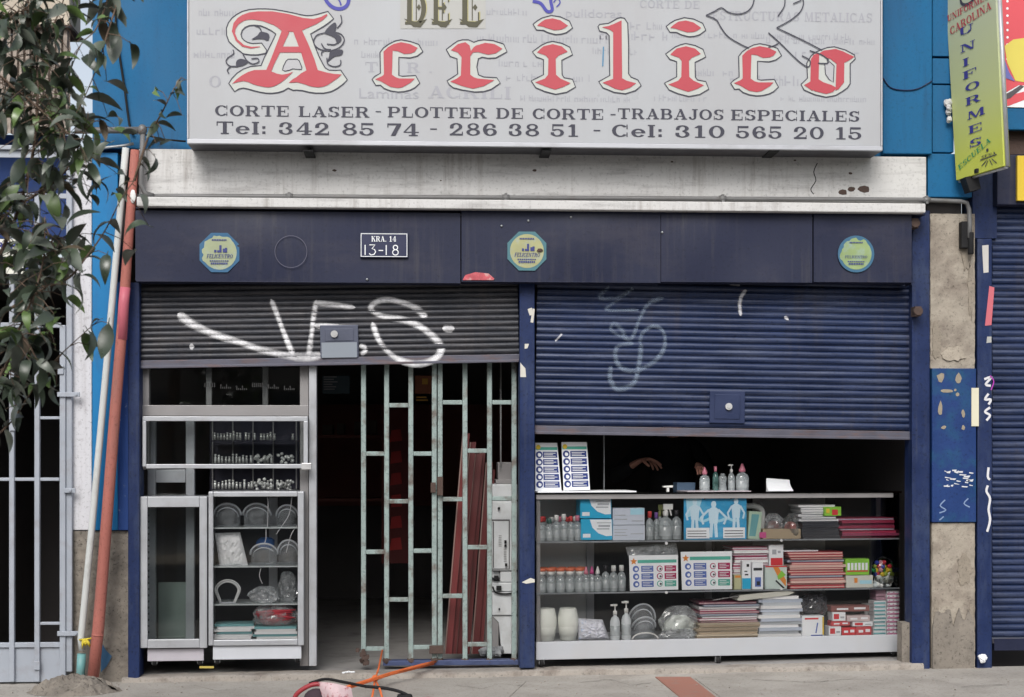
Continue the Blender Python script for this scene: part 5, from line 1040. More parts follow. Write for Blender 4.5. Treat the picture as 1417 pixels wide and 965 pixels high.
def arch_band(fr, cx, yb, w_, h_, d, label):
    x_, z_ = fr.p(cx, yb, d); W = w_ * .00459 / 2; H = h_ * .00459; t = Thing('empty_headband', label, 'headband', fr, (x_, d, z_))
    for s_ in (1.0, .86):
        mb = MB(); P = [(x_ - W * s_ * (math.cos(PI * j / 20) * (1 - .35 * max(0, (.35 - math.sin(PI * j / 20))))), d, z_ + H * (.45 + .52 * s_ * math.sin(PI * j / 20))) for j in range(21)]
        P = [(x_ - W * .55 * s_, d, z_ + .008)] + P + [(x_ + W * .55 * s_, d, z_ + .008)]; mb.tube(smooth_pts(P, 3), .006, 6); t.part('band', mb, flat('white_band', (.62, .63, .63)))
    mb = MB(); mb.box(x_ - W * .6, x_ + W * .6, d - .01, d + .03, z_ + .001, z_ + .012); t.part('strip', mb, M_BAND)
arch_band(FS, 315, 836, 36, 34, .12, 'empty white face shield headband standing on the third shelf')
def bag(fr, cx, yb, w_, h_, d, label, m=M_FILM, seed=1, inner=None, cat='plastic bag', name='plastic_bag', dep=.07, group=None):
    rg = random.Random(seed); x_, z_ = fr.p(cx, yb, d); W = w_ * .00459 / 2; H = h_ * .00459
    t = Thing(name, label, cat, fr, (x_, d, z_), group)
    if inner is not None:
        mb = MB(); mb.blob((x_, d, z_ + H * .38), (W * .78, dep * .6, H * .38), 12, 8, .1, rg); t.part('content', mb, inner)
    a1, a2 = rg.uniform(0, 6), rg.uniform(0, 6); mb = MB()
    def f(u, v):
        th = PI * v; ph = 2 * PI * u
        cr_ = 1 + .12 * math.sin(ph * 3 + a1 + 5 * v) * math.sin(th) + .08 * math.sin(ph * 7 + a2 - 9 * v) * math.sin(th) + .09 * rg.uniform(-1, 1) * math.sin(th)
        zz = (1 - math.cos(th)) / 2
        return (x_ + W * math.sin(th) ** (.7 if v < .5 else .45) * math.cos(ph) * cr_ * (1.08 - .3 * v) if v < 1 else x_, d + dep * math.sin(th) ** .7 * math.sin(ph) * cr_, z_ + .002 + H * zz * (1 + .04 * math.sin(ph * 3 + a1)))
    mb.grid(f, 26, 14, smooth=False); t.part('film', mb, m); return t
bag(FS, 366, 836.5, 42, 24, .12, 'flattened bundle of clear visors under film on the third shelf', seed=3)
bag(FS, 398, 836.5, 28, 44, .14, 'tall clear plastic bag at the right end of the third shelf', seed=5)
M_REDB = mat('red_cloth', (.5, .04, .06), .5, var=.4, vs=25)
bag(FS, 380, 867, 64, 31, .1, 'red folded cloth in clear plastic on the bottom shelf of the small showcase', seed=8, inner=M_REDB)
mb = MB(); rg = random.Random(3); xr, zr = FS.p(380, 855, .04)
for k in range(9):
    a_ = rg.uniform(-.4, .6); l = rg.uniform(.07, .12); cx_, cz_ = xr + rg.uniform(-.05, .05), zr + rg.uniform(-.035, .04)
    mb.tube([(cx_ - l * math.cos(a_), .06, cz_ - l * .35 * math.sin(a_)), (cx_, .045, cz_ + .006), (cx_ + l * math.cos(a_), .055, cz_ + l * .35 * math.sin(a_))], [.004, .011, .004], 6)
single('red_strap_bundle', mb, M_REDB, 'bright red folded straps showing through the plastic on the bottom shelf', 'straps', FS, (xr, .05, zr - .04))
def stack(fr, name, label, group, x0, x1, ytop, ybot, n, d, mats, cat, depth=.2, jit=2.0, seed=1, bend=0.0, bevel=.002, gap=.0006, front=None):
    """n flat things lying on one another, each an object of its own"""
    rg = random.Random(seed); h = (ybot - ytop) / n
    for k in range(n):
        y1 = ybot - k * h; j0, j1 = rg.uniform(-jit, jit), rg.uniform(-jit, jit); m = mats[k % len(mats)] if not callable(mats) else mats(k)
        a_, b_, c_, e_ = fr.r(x0 + j0, y1 - h, x1 + j1, y1, d); dd = d + rg.uniform(-.012, .012)
        c_ += gap
        cx_ = (a_ + b_) / 2; mb = MB(); hb_ = e_ - c_
        th = hb_ * .24
        mb.box(a_, b_, dd, dd + depth, c_, c_ + th); mb.box(a_, b_, dd, dd + depth, e_ - th, e_)
        t = Thing(name, label, cat, fr, (cx_, dd, c_), group)
        if isinstance(m, tuple):
            t.part('cover', mb, m[0]); mb = MB(); mb.box(a_ + .003, b_ - .002, dd + .002, dd + depth - .002, c_ + th, e_ - th); t.part('pages', mb, m[1])
        else:
            mb.box(a_ + .001, b_ - .001, dd + .001, dd + depth - .001, c_ + th, e_ - th); t.part('body', mb, m)
        if bend or jit: t.o.matrix_world = fr.M @ Matrix.Translation(t.off) @ Matrix.Rotation(R(rg.uniform(-1.2, 1.2) * min(1, jit)), 4, 'Z')
M_PAPER = mat('paper_white', (.8, .8, .8), .7, var=.06, bump=0, rnd=.1); M_PAPERC = mat('paper_cream', (.55, .5, .4), .7, var=.1, bump=0, rnd=.12)
M_TEALP = mat('teal_paper', (.15, .38, .4), .6, bump=0, rnd=.2)
stack(FS, 'white_folder', 'white plastic folder in the pile at the lower left of the small showcase', 'white folders in the small showcase', 298, 350, 864, 884.5, 6, .05, [M_PAPER, M_LABELW, M_TEALP], 'folder', jit=3, seed=4)
stack(FS, 'white_folder', 'white or teal folder in the pile under the red cloth in the small showcase', 'folders under the red cloth', 353, 410, 867.5, 884.5, 5, .05, [M_PAPER, M_TEALP, M_LABELW], 'folder', jit=3, seed=6)
mb = MB()
for l_ in ([(370, 688), (371, 700), (370, 731)], [(404, 688), (400, 712), (388, 731), (382, 740)], [(368, 731), (368, 745), (366, 752)], [(411, 728), (403, 740), (396, 765)], [(361, 787), (359, 797), (363, 808)]):
    P = [(*[FS.p(a_, b_, .045)[0]], .045, FS.p(a_, b_, .045)[1]) for a_, b_ in l_]; mb.tube(smooth_pts(P, 5), .0028, 5)
single('white_cords', mb, flat('white_cord', (.62, .62, .64)), 'thin white lanyard cords dangling among the face shields', 'cord', FS, (P[0][0], .045, P[0][2]), kind='stuff')

# ------------------------------------------------------------------ green folding gate in the doorway
def leaf(label, posts, bars, ybot, d):
    x_, z_ = F0.p(posts[0], ybot, d); t = Thing('green_gate', label, 'gate', F0, (x_, d, z_))
    for k, px_ in enumerate(posts):
        p_ = bar(t, F0, 'gate_post', px_ - 3.4, 470, px_ + 3.4, ybot, d, d + .032, M_GREEN, bevel=.004)
        mb = MB(); a_, b_ = F0.p(px_, ybot - 3, d); mb.blob((a_, d + .01, b_), (.028, .03, .02), 8, 5, .2); child('post_foot', mb, M_RUST, p_, t.off)
    for a_, b_, y_ in bars: bar(t, F0, 'gate_crossbar', a_ + 3.6, y_ - 3, b_ - 3.6, y_ + 3, d + .003, d + .029, M_GREEN, bevel=.003)
    return t
g1 = leaf('left leaf of the worn pale green gate, four posts beside the open doorway', [503, 535, 568.5, 601], [(503, 535, 628), (503, 535, 764), (503, 535, 898), (535, 568.5, 561), (535, 568.5, 694), (535, 568.5, 830), (568.5, 601, 628), (568.5, 601, 762.5), (568.5, 601, 896)], 918, .13)
g2 = leaf('right leaf of the worn pale green gate, in front of the white machine', [609, 643.5, 677.5, 711.5], [(609, 643.5, 557), (609, 643.5, 691), (609, 643.5, 825), (643.5, 677.5, 624), (643.5, 677.5, 757.5), (643.5, 677.5, 892), (677.5, 711.5, 557), (677.5, 711.5, 690)], 918, .14)
bar(g1, F0, 'lock_box', 596, 668, 603, 682, .1, .129, M_RUST); bar(g2, F0, 'lock_box', 605, 660, 613, 686, .11, .139, M_RUST)
bar(g2, F0, 'lower_bolt', 594, 894, 614, 905, .09, .125, M_RUST)
mb = MB(); rg = random.Random(2)
for k in range(9):
    a_, b_ = F0.p(503 + rg.uniform(-9, 6), 912 + rg.uniform(-14, 6), .1); mb.box(a_ - .012, a_ + .012, .07, .12, b_ - .012, b_ + .012)
g1.part('hinge_hardware', mb, M_RUST, bevel=.004, kind='stuff')
t = Thing('floor_rail', 'dark blue steel rail on the floor under the green gate', 'rail', F0, (F0.p(620, 922, .1)[0], .1, .04))
bar(t, F0, 'rail', 530, 914, 719, 921, .12, .2, mat('worn_blue_steel', (.06, .08, .17), .5, .3, var=.3, vs=20))
# the machine behind the right leaf
t = Thing('white_machine', 'tall off white machine cabinet with buttons behind the right gate leaf', 'machine', F0, (F0.p(698, 908, .4)[0], .4, F0.p(698, 908, .4)[1]))
M_MACH = mat('machine_plastic', (.6, .62, .63), .45, var=.05, bump=.05, dirt=(.38, .38, .36), dd=.5, ds=8)
for (a_, b_, c_, e_, f_) in ((681, 670, 716, 693, .4), (681, 693.6, 716, 790, .385), (692, 790.6, 716, 806, .4), (681, 790.6, 691.5, 800, .43), (681, 806.6, 716, 819, .39), (681, 820, 716, 852, .375)):
    bar(t, F0, 'housing', a_, b_, c_, e_, f_, .8, M_MACH, bevel=.008)
mb = MB(); mb.prism(pp(F0, [(681, 852.6), (716, 852.6), (716, 905), (694, 905), (690, 862)], .39), .39, .75); t.part('base', mb, M_MACH, bevel=.006); bar(t, F0, 'grey_side', 681, 853, 690, 906, .4, .7, M_ALUD)
rects(t, F0, 'seam', [(681, 719, 704, 721), (704, 719, 705.5, 787), (681, 787, 705.5, 788), (682, 722, 683.5, 786)], .383, flat('seam_dark', (.1, .1, .1)))
for (a_, b_, c_, e_) in ((698, 748, 701, 752), (698, 754, 701, 757), (699, 780, 702, 784), (689, 702, 692, 705), (690, 842, 692, 845), (687, 811, 694, 817), (684, 797, 690, 803)): bar(t, F0, 'button', a_, b_, c_, e_, .36, .384, M_BLACK, bevel=.002)
rects(t, F0, 'grille', [(690, 741 + k * 2.4, 694, 742 + k * 2.4) for k in range(7)] + [(697, 760 + k * 2.4, 701, 761 + k * 2.4) for k in range(8)], .382, flat('seam_grey', (.3, .3, .3)))
mb = MB(); P = [(F0.p(a_, b_, .36)[0], .36, F0.p(a_, b_, .36)[1]) for a_, b_ in smooth_pts([(682, 812), (686, 820), (700, 822), (715, 820)], 5)]; mb.tube(P, .006, 6); t.part('cord', mb, M_BLACK)
t = Thing('grey_appliance', 'grey box with a screen on top of the tall white machine', 'appliance', F0, (F0.p(697, 670, .45)[0], .45, F0.p(697, 669, .45)[1])); bar(t, F0, 'box', 686, 664, 709, 669.6, .42, .7, M_ALUD); bar(t, F0, 'box', 689, 640, 708, 664, .5, .7, M_ALUD)
mb = MB(); x_, _ = F0.p(693, 600, .45); mb.tube([(x_, .45, F0.p(693, 648, .45)[1]), (x_, .45, F0.p(693, 500, .45)[1])], .006, 6); single('hanging_rod', mb, flat('pale_rod', (.4, .4, .4)), 'thin pale rod hanging above the white machine', 'rod', F0, (x_, .45, F0.p(693, 648, .45)[1]))
# leaning dark red sheets
rg = random.Random(11); M_SHEET = mat('dark_red_sheet', (.12, .022, .022), .35, var=.3, vs=3, bump=.05, rnd=.45, dirt=(.1, .03, .03), dd=.5); M_EDGE = mat('sheet_edge', (.26, .17, .15), .6, rnd=.4)
for k, (xb, xt, yt, w_) in enumerate(((615, 640, 600, 10), (622, 650, 612, 9), (630, 657, 628, 11), (642, 664, 622, 8), (652, 672, 640, 10), (660, 677, 650, 8))):
    dd = .3 + k * .035; mb = MB(); P = pp(F0, [(xb, 905), (xb + w_, 905), (xt + w_, yt), (xt, yt)], dd)
    t = Thing('leaning_sheet', '%s dark red sheet of six leaning behind the green gate' % ('leftmost', 'second left', 'third left', 'fourth left', 'fifth left', 'rightmost')[k], 'sheet', F0, (P[0][0], dd, P[0][1]), 'dark red sheets leaning behind the gate')
    mb.prism(P, dd, dd + .02); t.part('sheet', mb, M_SHEET); mb = MB(); mb.prism([P[0], (P[0][0] + .008, P[0][1]), (P[3][0] + .008, P[3][1]), P[3]], dd - .006, dd - .0005); t.part('edge_strip', mb, M_EDGE)
mb = MB(); P = pp(F0, [(655, 905), (676, 905), (676, 730), (668, 730)], .55); mb.prism(P, .55, .58); single('grey_board', mb, mat('grey_board', (.25, .2, .19), .7), 'grey brown board standing behind the leaning red sheets', 'board', F0, (P[0][0], .55, P[0][1]))
mb = MB(); rg = random.Random(1)
for k in range(9): a_, b_ = F0.p(668 + k * 3, 906, .3); mb.blob((a_, .3 + rg.uniform(-.05, .05), b_ + .02), (.03, .03, .03), 7, 5, .25, rg)
single('rubble_bag', mb, mat('grey_rubble', (.25, .26, .27), .9), 'grey crumpled plastic and rubble on the floor beside the white machine', 'rubble', F0, (a_, .3, b_))
# things hanging in the dark shop
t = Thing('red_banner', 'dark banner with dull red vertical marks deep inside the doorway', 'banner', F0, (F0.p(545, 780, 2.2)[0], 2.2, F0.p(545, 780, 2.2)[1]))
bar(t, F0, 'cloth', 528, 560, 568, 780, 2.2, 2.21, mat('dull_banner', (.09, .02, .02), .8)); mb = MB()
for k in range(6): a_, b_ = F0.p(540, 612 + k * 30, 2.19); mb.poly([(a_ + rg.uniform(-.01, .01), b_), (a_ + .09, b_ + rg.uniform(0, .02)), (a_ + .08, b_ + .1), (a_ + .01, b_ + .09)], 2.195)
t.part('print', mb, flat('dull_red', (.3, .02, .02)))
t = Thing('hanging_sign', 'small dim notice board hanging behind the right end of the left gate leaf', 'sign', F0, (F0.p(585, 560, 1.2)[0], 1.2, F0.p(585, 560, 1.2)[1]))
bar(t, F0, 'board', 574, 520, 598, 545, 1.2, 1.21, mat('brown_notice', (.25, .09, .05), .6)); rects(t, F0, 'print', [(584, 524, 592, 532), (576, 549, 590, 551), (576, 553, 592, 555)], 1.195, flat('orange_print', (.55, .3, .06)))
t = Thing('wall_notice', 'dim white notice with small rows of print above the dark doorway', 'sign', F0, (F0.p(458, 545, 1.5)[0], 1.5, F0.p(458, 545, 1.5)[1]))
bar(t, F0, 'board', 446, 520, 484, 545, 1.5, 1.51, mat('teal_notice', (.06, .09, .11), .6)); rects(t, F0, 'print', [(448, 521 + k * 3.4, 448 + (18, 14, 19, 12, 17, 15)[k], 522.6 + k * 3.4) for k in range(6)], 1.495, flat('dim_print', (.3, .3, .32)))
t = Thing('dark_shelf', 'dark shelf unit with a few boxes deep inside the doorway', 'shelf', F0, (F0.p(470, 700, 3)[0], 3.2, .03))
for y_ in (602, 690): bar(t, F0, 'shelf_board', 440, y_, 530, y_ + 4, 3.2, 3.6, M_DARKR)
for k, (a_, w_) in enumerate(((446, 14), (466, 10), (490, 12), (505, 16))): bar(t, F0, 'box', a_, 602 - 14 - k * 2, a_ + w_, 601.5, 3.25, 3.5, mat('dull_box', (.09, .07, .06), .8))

# ------------------------------------------------------------------ street tree with drooping leaves in the left foreground
M_BARK = mat('bark', (.13, .09, .065), .9, var=.3, vs=20, bump=.8, bs=40)
def leafmat(name, c, r_=.38):
    m = mat(name, c, r_, var=.25, vs=14, bump=.15, bs=40, rnd=.35, dirt=tuple(min(1, x * 1.6 + .02) for x in c), dd=.4, ds=6, spec=.6)
    return m
M_LEAF = [leafmat('leaf_dark', (.05, .07, .045)), leafmat('leaf_grey', (.115, .132, .105)), leafmat('leaf_green', (.11, .18, .05)), leafmat('leaf_brown', (.11, .085, .055), .5)]
def leaf_mesh(mi, L=.118, W=.036, curl_=.8, fold=.35):
    mb = MB(); n = 7; i = 0
    for j in range(n + 1):
        s_ = j / n; an = curl_ * s_; cx_ = L * (math.sin(an) / curl_); cz_ = -L * (1 - math.cos(an)) / curl_; wd = W * math.sin(PI * min(1, s_ ** .8)) ** .9 * .5 + (.0015 if j in (0, n) else 0)
        for q in (-1, 0, 1): mb.v.append((cx_, q * wd, cz_ + abs(q) * wd * fold))
    for j in range(n):
        for q in (0, 1): e = j * 3 + q; mb.sm.add(len(mb.f)); mb.f.append((e, e + 3, e + 4, e + 1))
    mb.tube([(-.02, 0, .004), (0, 0, 0)], .0018, 4)
    return mb.mesh('leaf', M_LEAF[mi])
LV = [(leaf_mesh(mi, L, W, cu, fo), mi) for mi in range(4) for (L, W, cu, fo) in ((.142, .046, 1.6, .45), (.155, .06, 1.0, .3), (.12, .038, 2.1, .5))]
rg = random.Random(17); TY = -3.4
def tp(px, py, Y): x_, z_ = F0.p(px, py, Y); return Vector((x_, Y, z_))
troot = (F0.p(-175, 900, TY)[0], TY + .1, gz(-3.5) - .0)
tree = Thing('street_tree', 'small street tree whose drooping leafy twigs hang over the left edge of the photo', 'tree', F0, troot)
mb = MB(); tb = Vector(troot); mb.tube([tuple(tb), tuple(tb + Vector((.04, .02, .7))), tuple(tb + Vector((.1, 0, 1.5))), tuple(tb + Vector((.16, .05, 2.3))), tuple(tb + Vector((.2, 0, 3.2)))], [.085, .07, .06, .045, .02], 10); tree.part('trunk', mb, M_BARK)
t0, t1, t2_ = tb + Vector((.1, 0, 1.5)), tb + Vector((.16, .05, 2.3)), tb + Vector((.2, 0, 3.0))
BR = [  # (pixel path, Y, root, radius, leaves, spread)
 ([(-40, 420), (10, 330), (40, 240), (52, 150), (48, 60), (30, -40)], TY, t1, .011, 38, 1),
 ([(-60, 200), (0, 150), (35, 110), (60, 60), (85, 10), (95, -40)], TY + .2, t2_, .01, 30, 1),
 ([(-50, 470), (10, 430), (60, 400), (95, 385), (120, 355), (145, 320), (168, 275), (186, 250)], TY, t0, .008, 17, .8),
 ([(186, 250), (205, 190), (222, 160), (237, 130), (250, 108)], TY, None, .006, 13, .7),
 ([(-40, 620), (10, 590), (45, 540), (75, 500), (112, 465), (138, 442)], TY + .1, t0, .006, 14, .8),
 ([(-60, 560), (0, 520), (20, 470), (42, 420), (60, 360), (62, 300)], TY - .2, t0, .01, 34, 1),
 ([(-30, 300), (10, 290), (50, 270), (88, 240), (110, 200), (122, 160)], TY + .1, t1, .008, 24, 1),
 ([(-30, 90), (30, 130), (70, 165), (100, 190), (118, 215)], TY - .1, t2_, .007, 22, 1),
 ([(160, -60), (150, -5), (133, 40), (112, 62), (95, 105)], TY + .1, None, .006, 15, .8),
 ([(175, -60), (163, 0), (150, 42), (138, 82), (120, 128), (104, 160)], TY, None, .006, 17, .8),
 ([(-50, 350), (0, 360), (40, 350), (80, 330), (100, 330)], TY + .2, t1, .007, 20, .9),
 ([(-50, 30), (0, 20), (30, 15), (60, -10)], TY, t2_, .006, 14, 1),
 ([(-30, 540), (20, 500), (60, 470), (70, 450)], TY, t0, .006, 12, .8),
]
BULK = [MB() for _ in range(4)]; TWB = MB(); k_tot = 1; EXTRA = {}
for path, Y, root, r_, nl_, sp_ in BR:
    P = [tp(a_, b_, Y + .06 * math.sin(k * 1.7)) for k, (a_, b_) in enumerate(path)]
    if root is not None: P = [root] + P
    elif path[0][1] < 0: P = [t2_ + Vector((.6, 0, .5))] + P
    Q = smooth_pts([tuple(p) for p in P], 4); m = len(Q); rad = [max(.0022, r_ * (1 - .85 * k / m)) for k in range(m)]
    mb = MB(); mb.tube(Q, rad, 6); br = tree.part('branch', mb, M_BARK)
    st = 4 if root is not None else 0
    for k in range(int(nl_ * 1.12) + int(nl_ * (1.55 if sp_ > .85 else .35))):
        bulk = k >= int(nl_ * 1.12)                               # past the first 300 leaves: joined into one part
        f = (k % nl_ + rg.random()) / nl_; j = min(m - 2, int(st + (m - 1 - st) * (f ** .75))); base = Vector(Q[j]).lerp(Vector(Q[j + 1]), rg.random())
        if rg.random() < .62 * sp_ or bulk:                       # side twig
            off_ = Vector((rg.uniform(-.11, .11), rg.uniform(-.16, .16), rg.uniform(-.13, .06))) * (1 if not bulk else (.6 if sp_ < .9 else 1.15)); tip = base + off_; P3 = [tuple(base), tuple(base + off_ * .5 + Vector((0, 0, .012))), tuple(tip)]
            if bulk: TWB.tube(P3, [.0022, .0018, .0014], 4)
            else:
                tw = MB(); tw.tube(P3, [.0022, .0018, .0014], 4); child('twig', tw, M_BARK, br, troot)
            base = tip
        r3 = rg.random(); fam = 0 if r3 < .44 else 1 if r3 < .78 else 2 if r3 < .96 else 3
        me_ = rg.choice([q[0] for q in LV if q[1] == fam])
        yaw = rg.uniform(0, 2 * PI); pit = rg.gauss(.05, .5); s_ = rg.uniform(.7, 1.15) * (1 if sp_ > .75 else .72)
        M3 = Matrix.Translation(base - Vector(troot)) @ Matrix.Rotation(yaw, 4, 'Z') @ Matrix.Rotation(pit, 4, 'Y') @ Matrix.Rotation(rg.uniform(-.9, .9), 4, 'X') @ Matrix.Diagonal((s_, s_, s_, 1))
        if bulk:
            i = len(BULK[fam].v)
            BULK[fam].v += [tuple(M3 @ v.co) for v in me_.vertices]
            for p_ in me_.polygons: BULK[fam].sm.add(len(BULK[fam].f)); BULK[fam].f.append(tuple(i + q for q in p_.vertices))
            continue
        o = bpy.data.objects.new('leaf', me_); C.objects.link(o); o.parent = br; o.matrix_local = M3
for fam in range(4):
    o = bpy.data.objects.new('foliage', BULK[fam].mesh('foliage', M_LEAF[fam])); C.objects.link(o); o.parent = tree.o; o['kind'] = 'stuff'
tree.part('twigs', TWB, M_BARK, kind='stuff')
# ------------------------------------------------------------------ long glass display case under the half closed shutter
FC = frame(742, 900, .03, R(6.5))
M_CASEW = mat('case_board_white', (.42, .435, .46), .5, var=.04, bump=.03, dirt=(.42, .41, .4), dd=.4, ds=4)
M_CHROME = flat('shelf_edge_metal', (.3, .32, .34), .35, metal=.5)
cx0, cz0 = FC.p(742, 911, 0); cx1, _ = FC.p(1246, 899, 0)
t = Thing('display_case', 'long glass display case on casters full of bottles, boxes and notebooks', 'display case', FC, ((cx0 + cx1) / 2, 0, cz0 - .05))
zb_ = FC.p(990, 908, 0)[1]; zt_ = FC.p(990, 884, 0)[1]; D_ = .5
mb = MB(); mb.box(cx0, cx1, 0, .02, zb_, zt_ + .002); t.part('kick_board', mb, M_CASEW, bevel=.003)
mb = MB(); mb.box(cx0, cx1, .0205, D_, zt_ - .03, zt_ - .002); t.part('base_board', mb, M_CASEW)
SH = {}
for nm, py in (('low', 817.5), ('mid', 747.5)):
    z_ = FC.p(990, py, 0)[1]; SH[nm] = z_; mb = MB(); mb.box(cx0 + .004, cx1 - .004, .012, .42, z_ - .008, z_); t.part('shelf', mb, pane_mat('shelf_glass', (.8, .86, .85), .04)) if nm == 'low' else t.part('shelf', mb, MATS['shelf_glass'])
    mb = MB(); mb.box(cx0 + .004, cx1 - .004, .009, .0118, z_ - .009, z_ + .001); t.part('shelf_edge', mb, M_CHROME)
SH['base'] = zt_ - .002
zc = FC.p(990, 681, 0)[1]; SH['top'] = zc
mb = MB(); mb.box(cx0 - .004, cx1 + .004, -.012, D_ + .01, zc - .012, zc); t.part('counter_top', mb, M_CGLASS)
z6 = FC.p(990, 690, 0)[1]; mb = MB(); mb.box(cx0, cx1 - .05, -.002, .02, z6, zc - .0125); t.part('top_rail', mb, M_ALUD, bevel=.002)
mb = MB(); mb.box(cx0, cx0 + .012, 0.0205, D_, zt_, zc - .0125); t.part('end_panel', mb, M_CGLASS); mb = MB(); mb.box(cx1 - .012, cx1, .0205, D_, zt_, zc - .0125); t.part('end_panel', mb, M_CGLASS)
for px_ in (746,):
    mb = MB(); x_, _ = FC.p(px_, 780, .0); mb.box(x_ - .012, x_ + .012, .022, .045, zt_, zc - .013); t.part('corner_post', mb, M_ALUD)
for a_, b_ in ((812, 822), (977, 985), (1205, 1213)): 
    x0, _ = FC.p(a_, 780, .44); x1, _ = FC.p(b_, 780, .44); mb = MB(); mb.box(x0, x1, .44, .47, zt_, zc - .013); t.part('back_post', mb, M_ALU)
for a_, b_, m_ in ((745, 812, mat('grey_back_panel', (.72, .73, .72), .5)), (1042, 1142, MATS['grey_back_panel'])):
    x0, _ = FC.p(a_, 780, .47); x1, _ = FC.p(b_, 780, .47); mb = MB(); mb.box(x0, x1, .472, .48, zt_, zc - .05); t.part('sliding_back', mb, m_)
x0, _ = FC.p(822, 780, .49); x1, _ = FC.p(1242, 780, .49); mb = MB(); mb.box(x0, x1, .484, .49, zt_, zc - .05); t.part('sliding_back', mb, mat('dark_back_panel', (.035, .04, .045), .5))
for a_ in (906, 1080):
    x_, _ = FC.p(a_, 780, 0); mb = MB(); mb.box(x_ - .0008, x_ + .0008, -.004, .0, zt_ + .004, z6); 
x0, x1 = cx0 + .003, FC.p(993, 780, 0)[0]
for a_, b_ in ((cx0 + .003, FC.p(990, 780, 0)[0]), (FC.p(991, 780, 0)[0], cx1 - .003)):
    mb = MB(); mb.box(a_, b_, .0025, .0065, zt_ + .003, z6 - .002); t.part('front_pane', mb, M_CGLASS)
for (a_, b_) in ((922, 752), (922, 820), (1081, 748), (1081, 815)):
    x_, z_ = FC.p(a_, b_, 0); mb = MB(); mb.tube([(x_, -.006, z_), (x_, .0022, z_)], .009, 10); t.part('glass_clamp', mb, M_SCREW)
for q in ((749, 923, .02), (993, 920, .02), (1236, 908, .03), (862, 917, .4), (1120, 911, .4)): caster(t, FC, *q, r_=.028)
def base_z(sh): return SH[sh]
def item_at(px, sh, d):
    """real place on a shelf of the case: x from the sight line, z from the shelf"""
    py = {'top': 680, 'mid': 747, 'low': 817, 'base': 884}[sh]; return FC.p(px, py, d)[0], SH[sh] + .001
PX = .00462
M_CAPR = flat('cap_red', (.55, .05, .05), .4); M_CAPO = flat('cap_orange', (.62, .16, .08), .4); M_CAPP = flat('cap_pink', (.6, .2, .27), .4); M_CAPM = flat('cap_magenta', (.5, .06, .22), .4)
M_CAPW = flat('cap_white', (.72, .72, .7), .35); M_CAPB = flat('cap_black', (.02, .02, .025), .4); M_CAPV = flat('cap_violet', (.2, .1, .35), .4); M_CAPG = flat('cap_dark_green', (.06, .14, .12), .4)
M_WBOT = flat('white_bottle', (.58, .62, .64), .35); M_TEAL = pane_mat('teal_liquid', (.4, .65, .6), .06, .3, (.2, .4, .37))
def bottle(px, sh, d, wpx, hpx, kind, cap, label, body=None, group=None):
    x_, z_ = item_at(px, sh, d); W = wpx * PX / 2; H = hpx * PX; body = body or M_CLEAR
    t = Thing('bottle', label, 'bottle', FC, (x_, d, z_), group)
    capf = {'cone': .3, 'pump': .3, 'flip': .22, 'spray': .34, 'ball': .3, 'jar': .14, 'tall': .2}[kind]; hb = H * (1 - capf)
    sh_ = .72 if kind != 'jar' else .9
    prof = [(.001, 0), (W * .9, 0), (W, W * .2), (W, hb * sh_), (W * .75, hb * .88), (W * .36, hb * .95), (W * .34, hb)] if kind != 'jar' else [(.001, 0), (W * .95, 0), (W, W * .15), (W * .8, hb * .5), (W, hb * .85), (W * .8, hb)]
    mb = MB(); mb.lathe(x_, d, z_, prof, 14, 1, .75 if wpx > 14 else 1); t.part('body', mb, body)
    if kind not in ('jar',) and wpx > 9:
        mb = MB(); mb.lathe(x_, d, z_ + hb * .18, [(W * 1.005, 0), (W * 1.005, hb * .002), (W * 1.005, hb * .4), (W * 1.0, hb * .401)], 14, 1.004, .757 if wpx > 14 else 1.004); t.part('label', mb, pane_mat('frosted_label', (.85, .87, .88), .02, .45, (.68, .73, .74), 4) if 'frosted_label' not in MATS else MATS['frosted_label'])
    cp = MB(); z1 = z_ + hb; ch = H * capf
    if kind == 'cone': cp.lathe(x_, d, z1, [(W * .5, 0), (W * .48, ch * .3), (W * .22, ch * .8), (W * .12, ch)], 12)
    elif kind == 'pump': cp.lathe(x_, d, z1, [(W * .42, 0), (W * .42, ch * .35), (W * .14, ch * .4), (W * .14, ch * .8), (W * .5, ch * .82), (W * .5, ch), (.001, ch)], 12); cp.box(x_ - W * .9, x_, d - .006, d + .006, z1 + ch * .82, z1 + ch * .98)
    elif kind == 'spray': cp.lathe(x_, d, z1, [(W * .4, 0), (W * .4, ch * .4), (W * .2, ch * .5)], 10); cp.box(x_ - W * .35, x_ + W * 1.0, d - .01, d + .01, z1 + ch * .55, z1 + ch); cp.box(x_ - W * .1, x_ + W * .25, d - .008, d + .008, z1 + ch * .45, z1 + ch * .6); cp.prism([(x_ + W * .5, z1 + ch * .55), (x_ + W * .7, z1 + ch * .55), (x_ + W * .9, z1 + ch * .05), (x_ + W * .75, z1 + ch * .05)], d - .005, d + .005)
    elif kind == 'ball': cp.lathe(x_, d, z1, [(W * .4, 0), (W * .75, ch * .2), (W * .85, ch * .5), (W * .6, ch * .68)], 12)
    elif kind == 'tall': cp.lathe(x_, d, z1, [(W * .5, 0), (W * .5, ch), (W * .4, ch * 1.02)], 10)
    else: cp.lathe(x_, d, z1, [(W * .55, 0), (W * .55, ch * .8), (W * .5, ch)], 12)
    if kind == 'ball': 
        t.part('cap', cp, M_CAPW); c2 = MB(); c2.lathe(x_, d, z1 + ch * .62, [(W * .95, 0), (W * .98, ch * .3), (W * .8, ch * .42)], 12); t.part('cap_ring', c2, cap)
    else: t.part('cap', cp, cap)
    return t
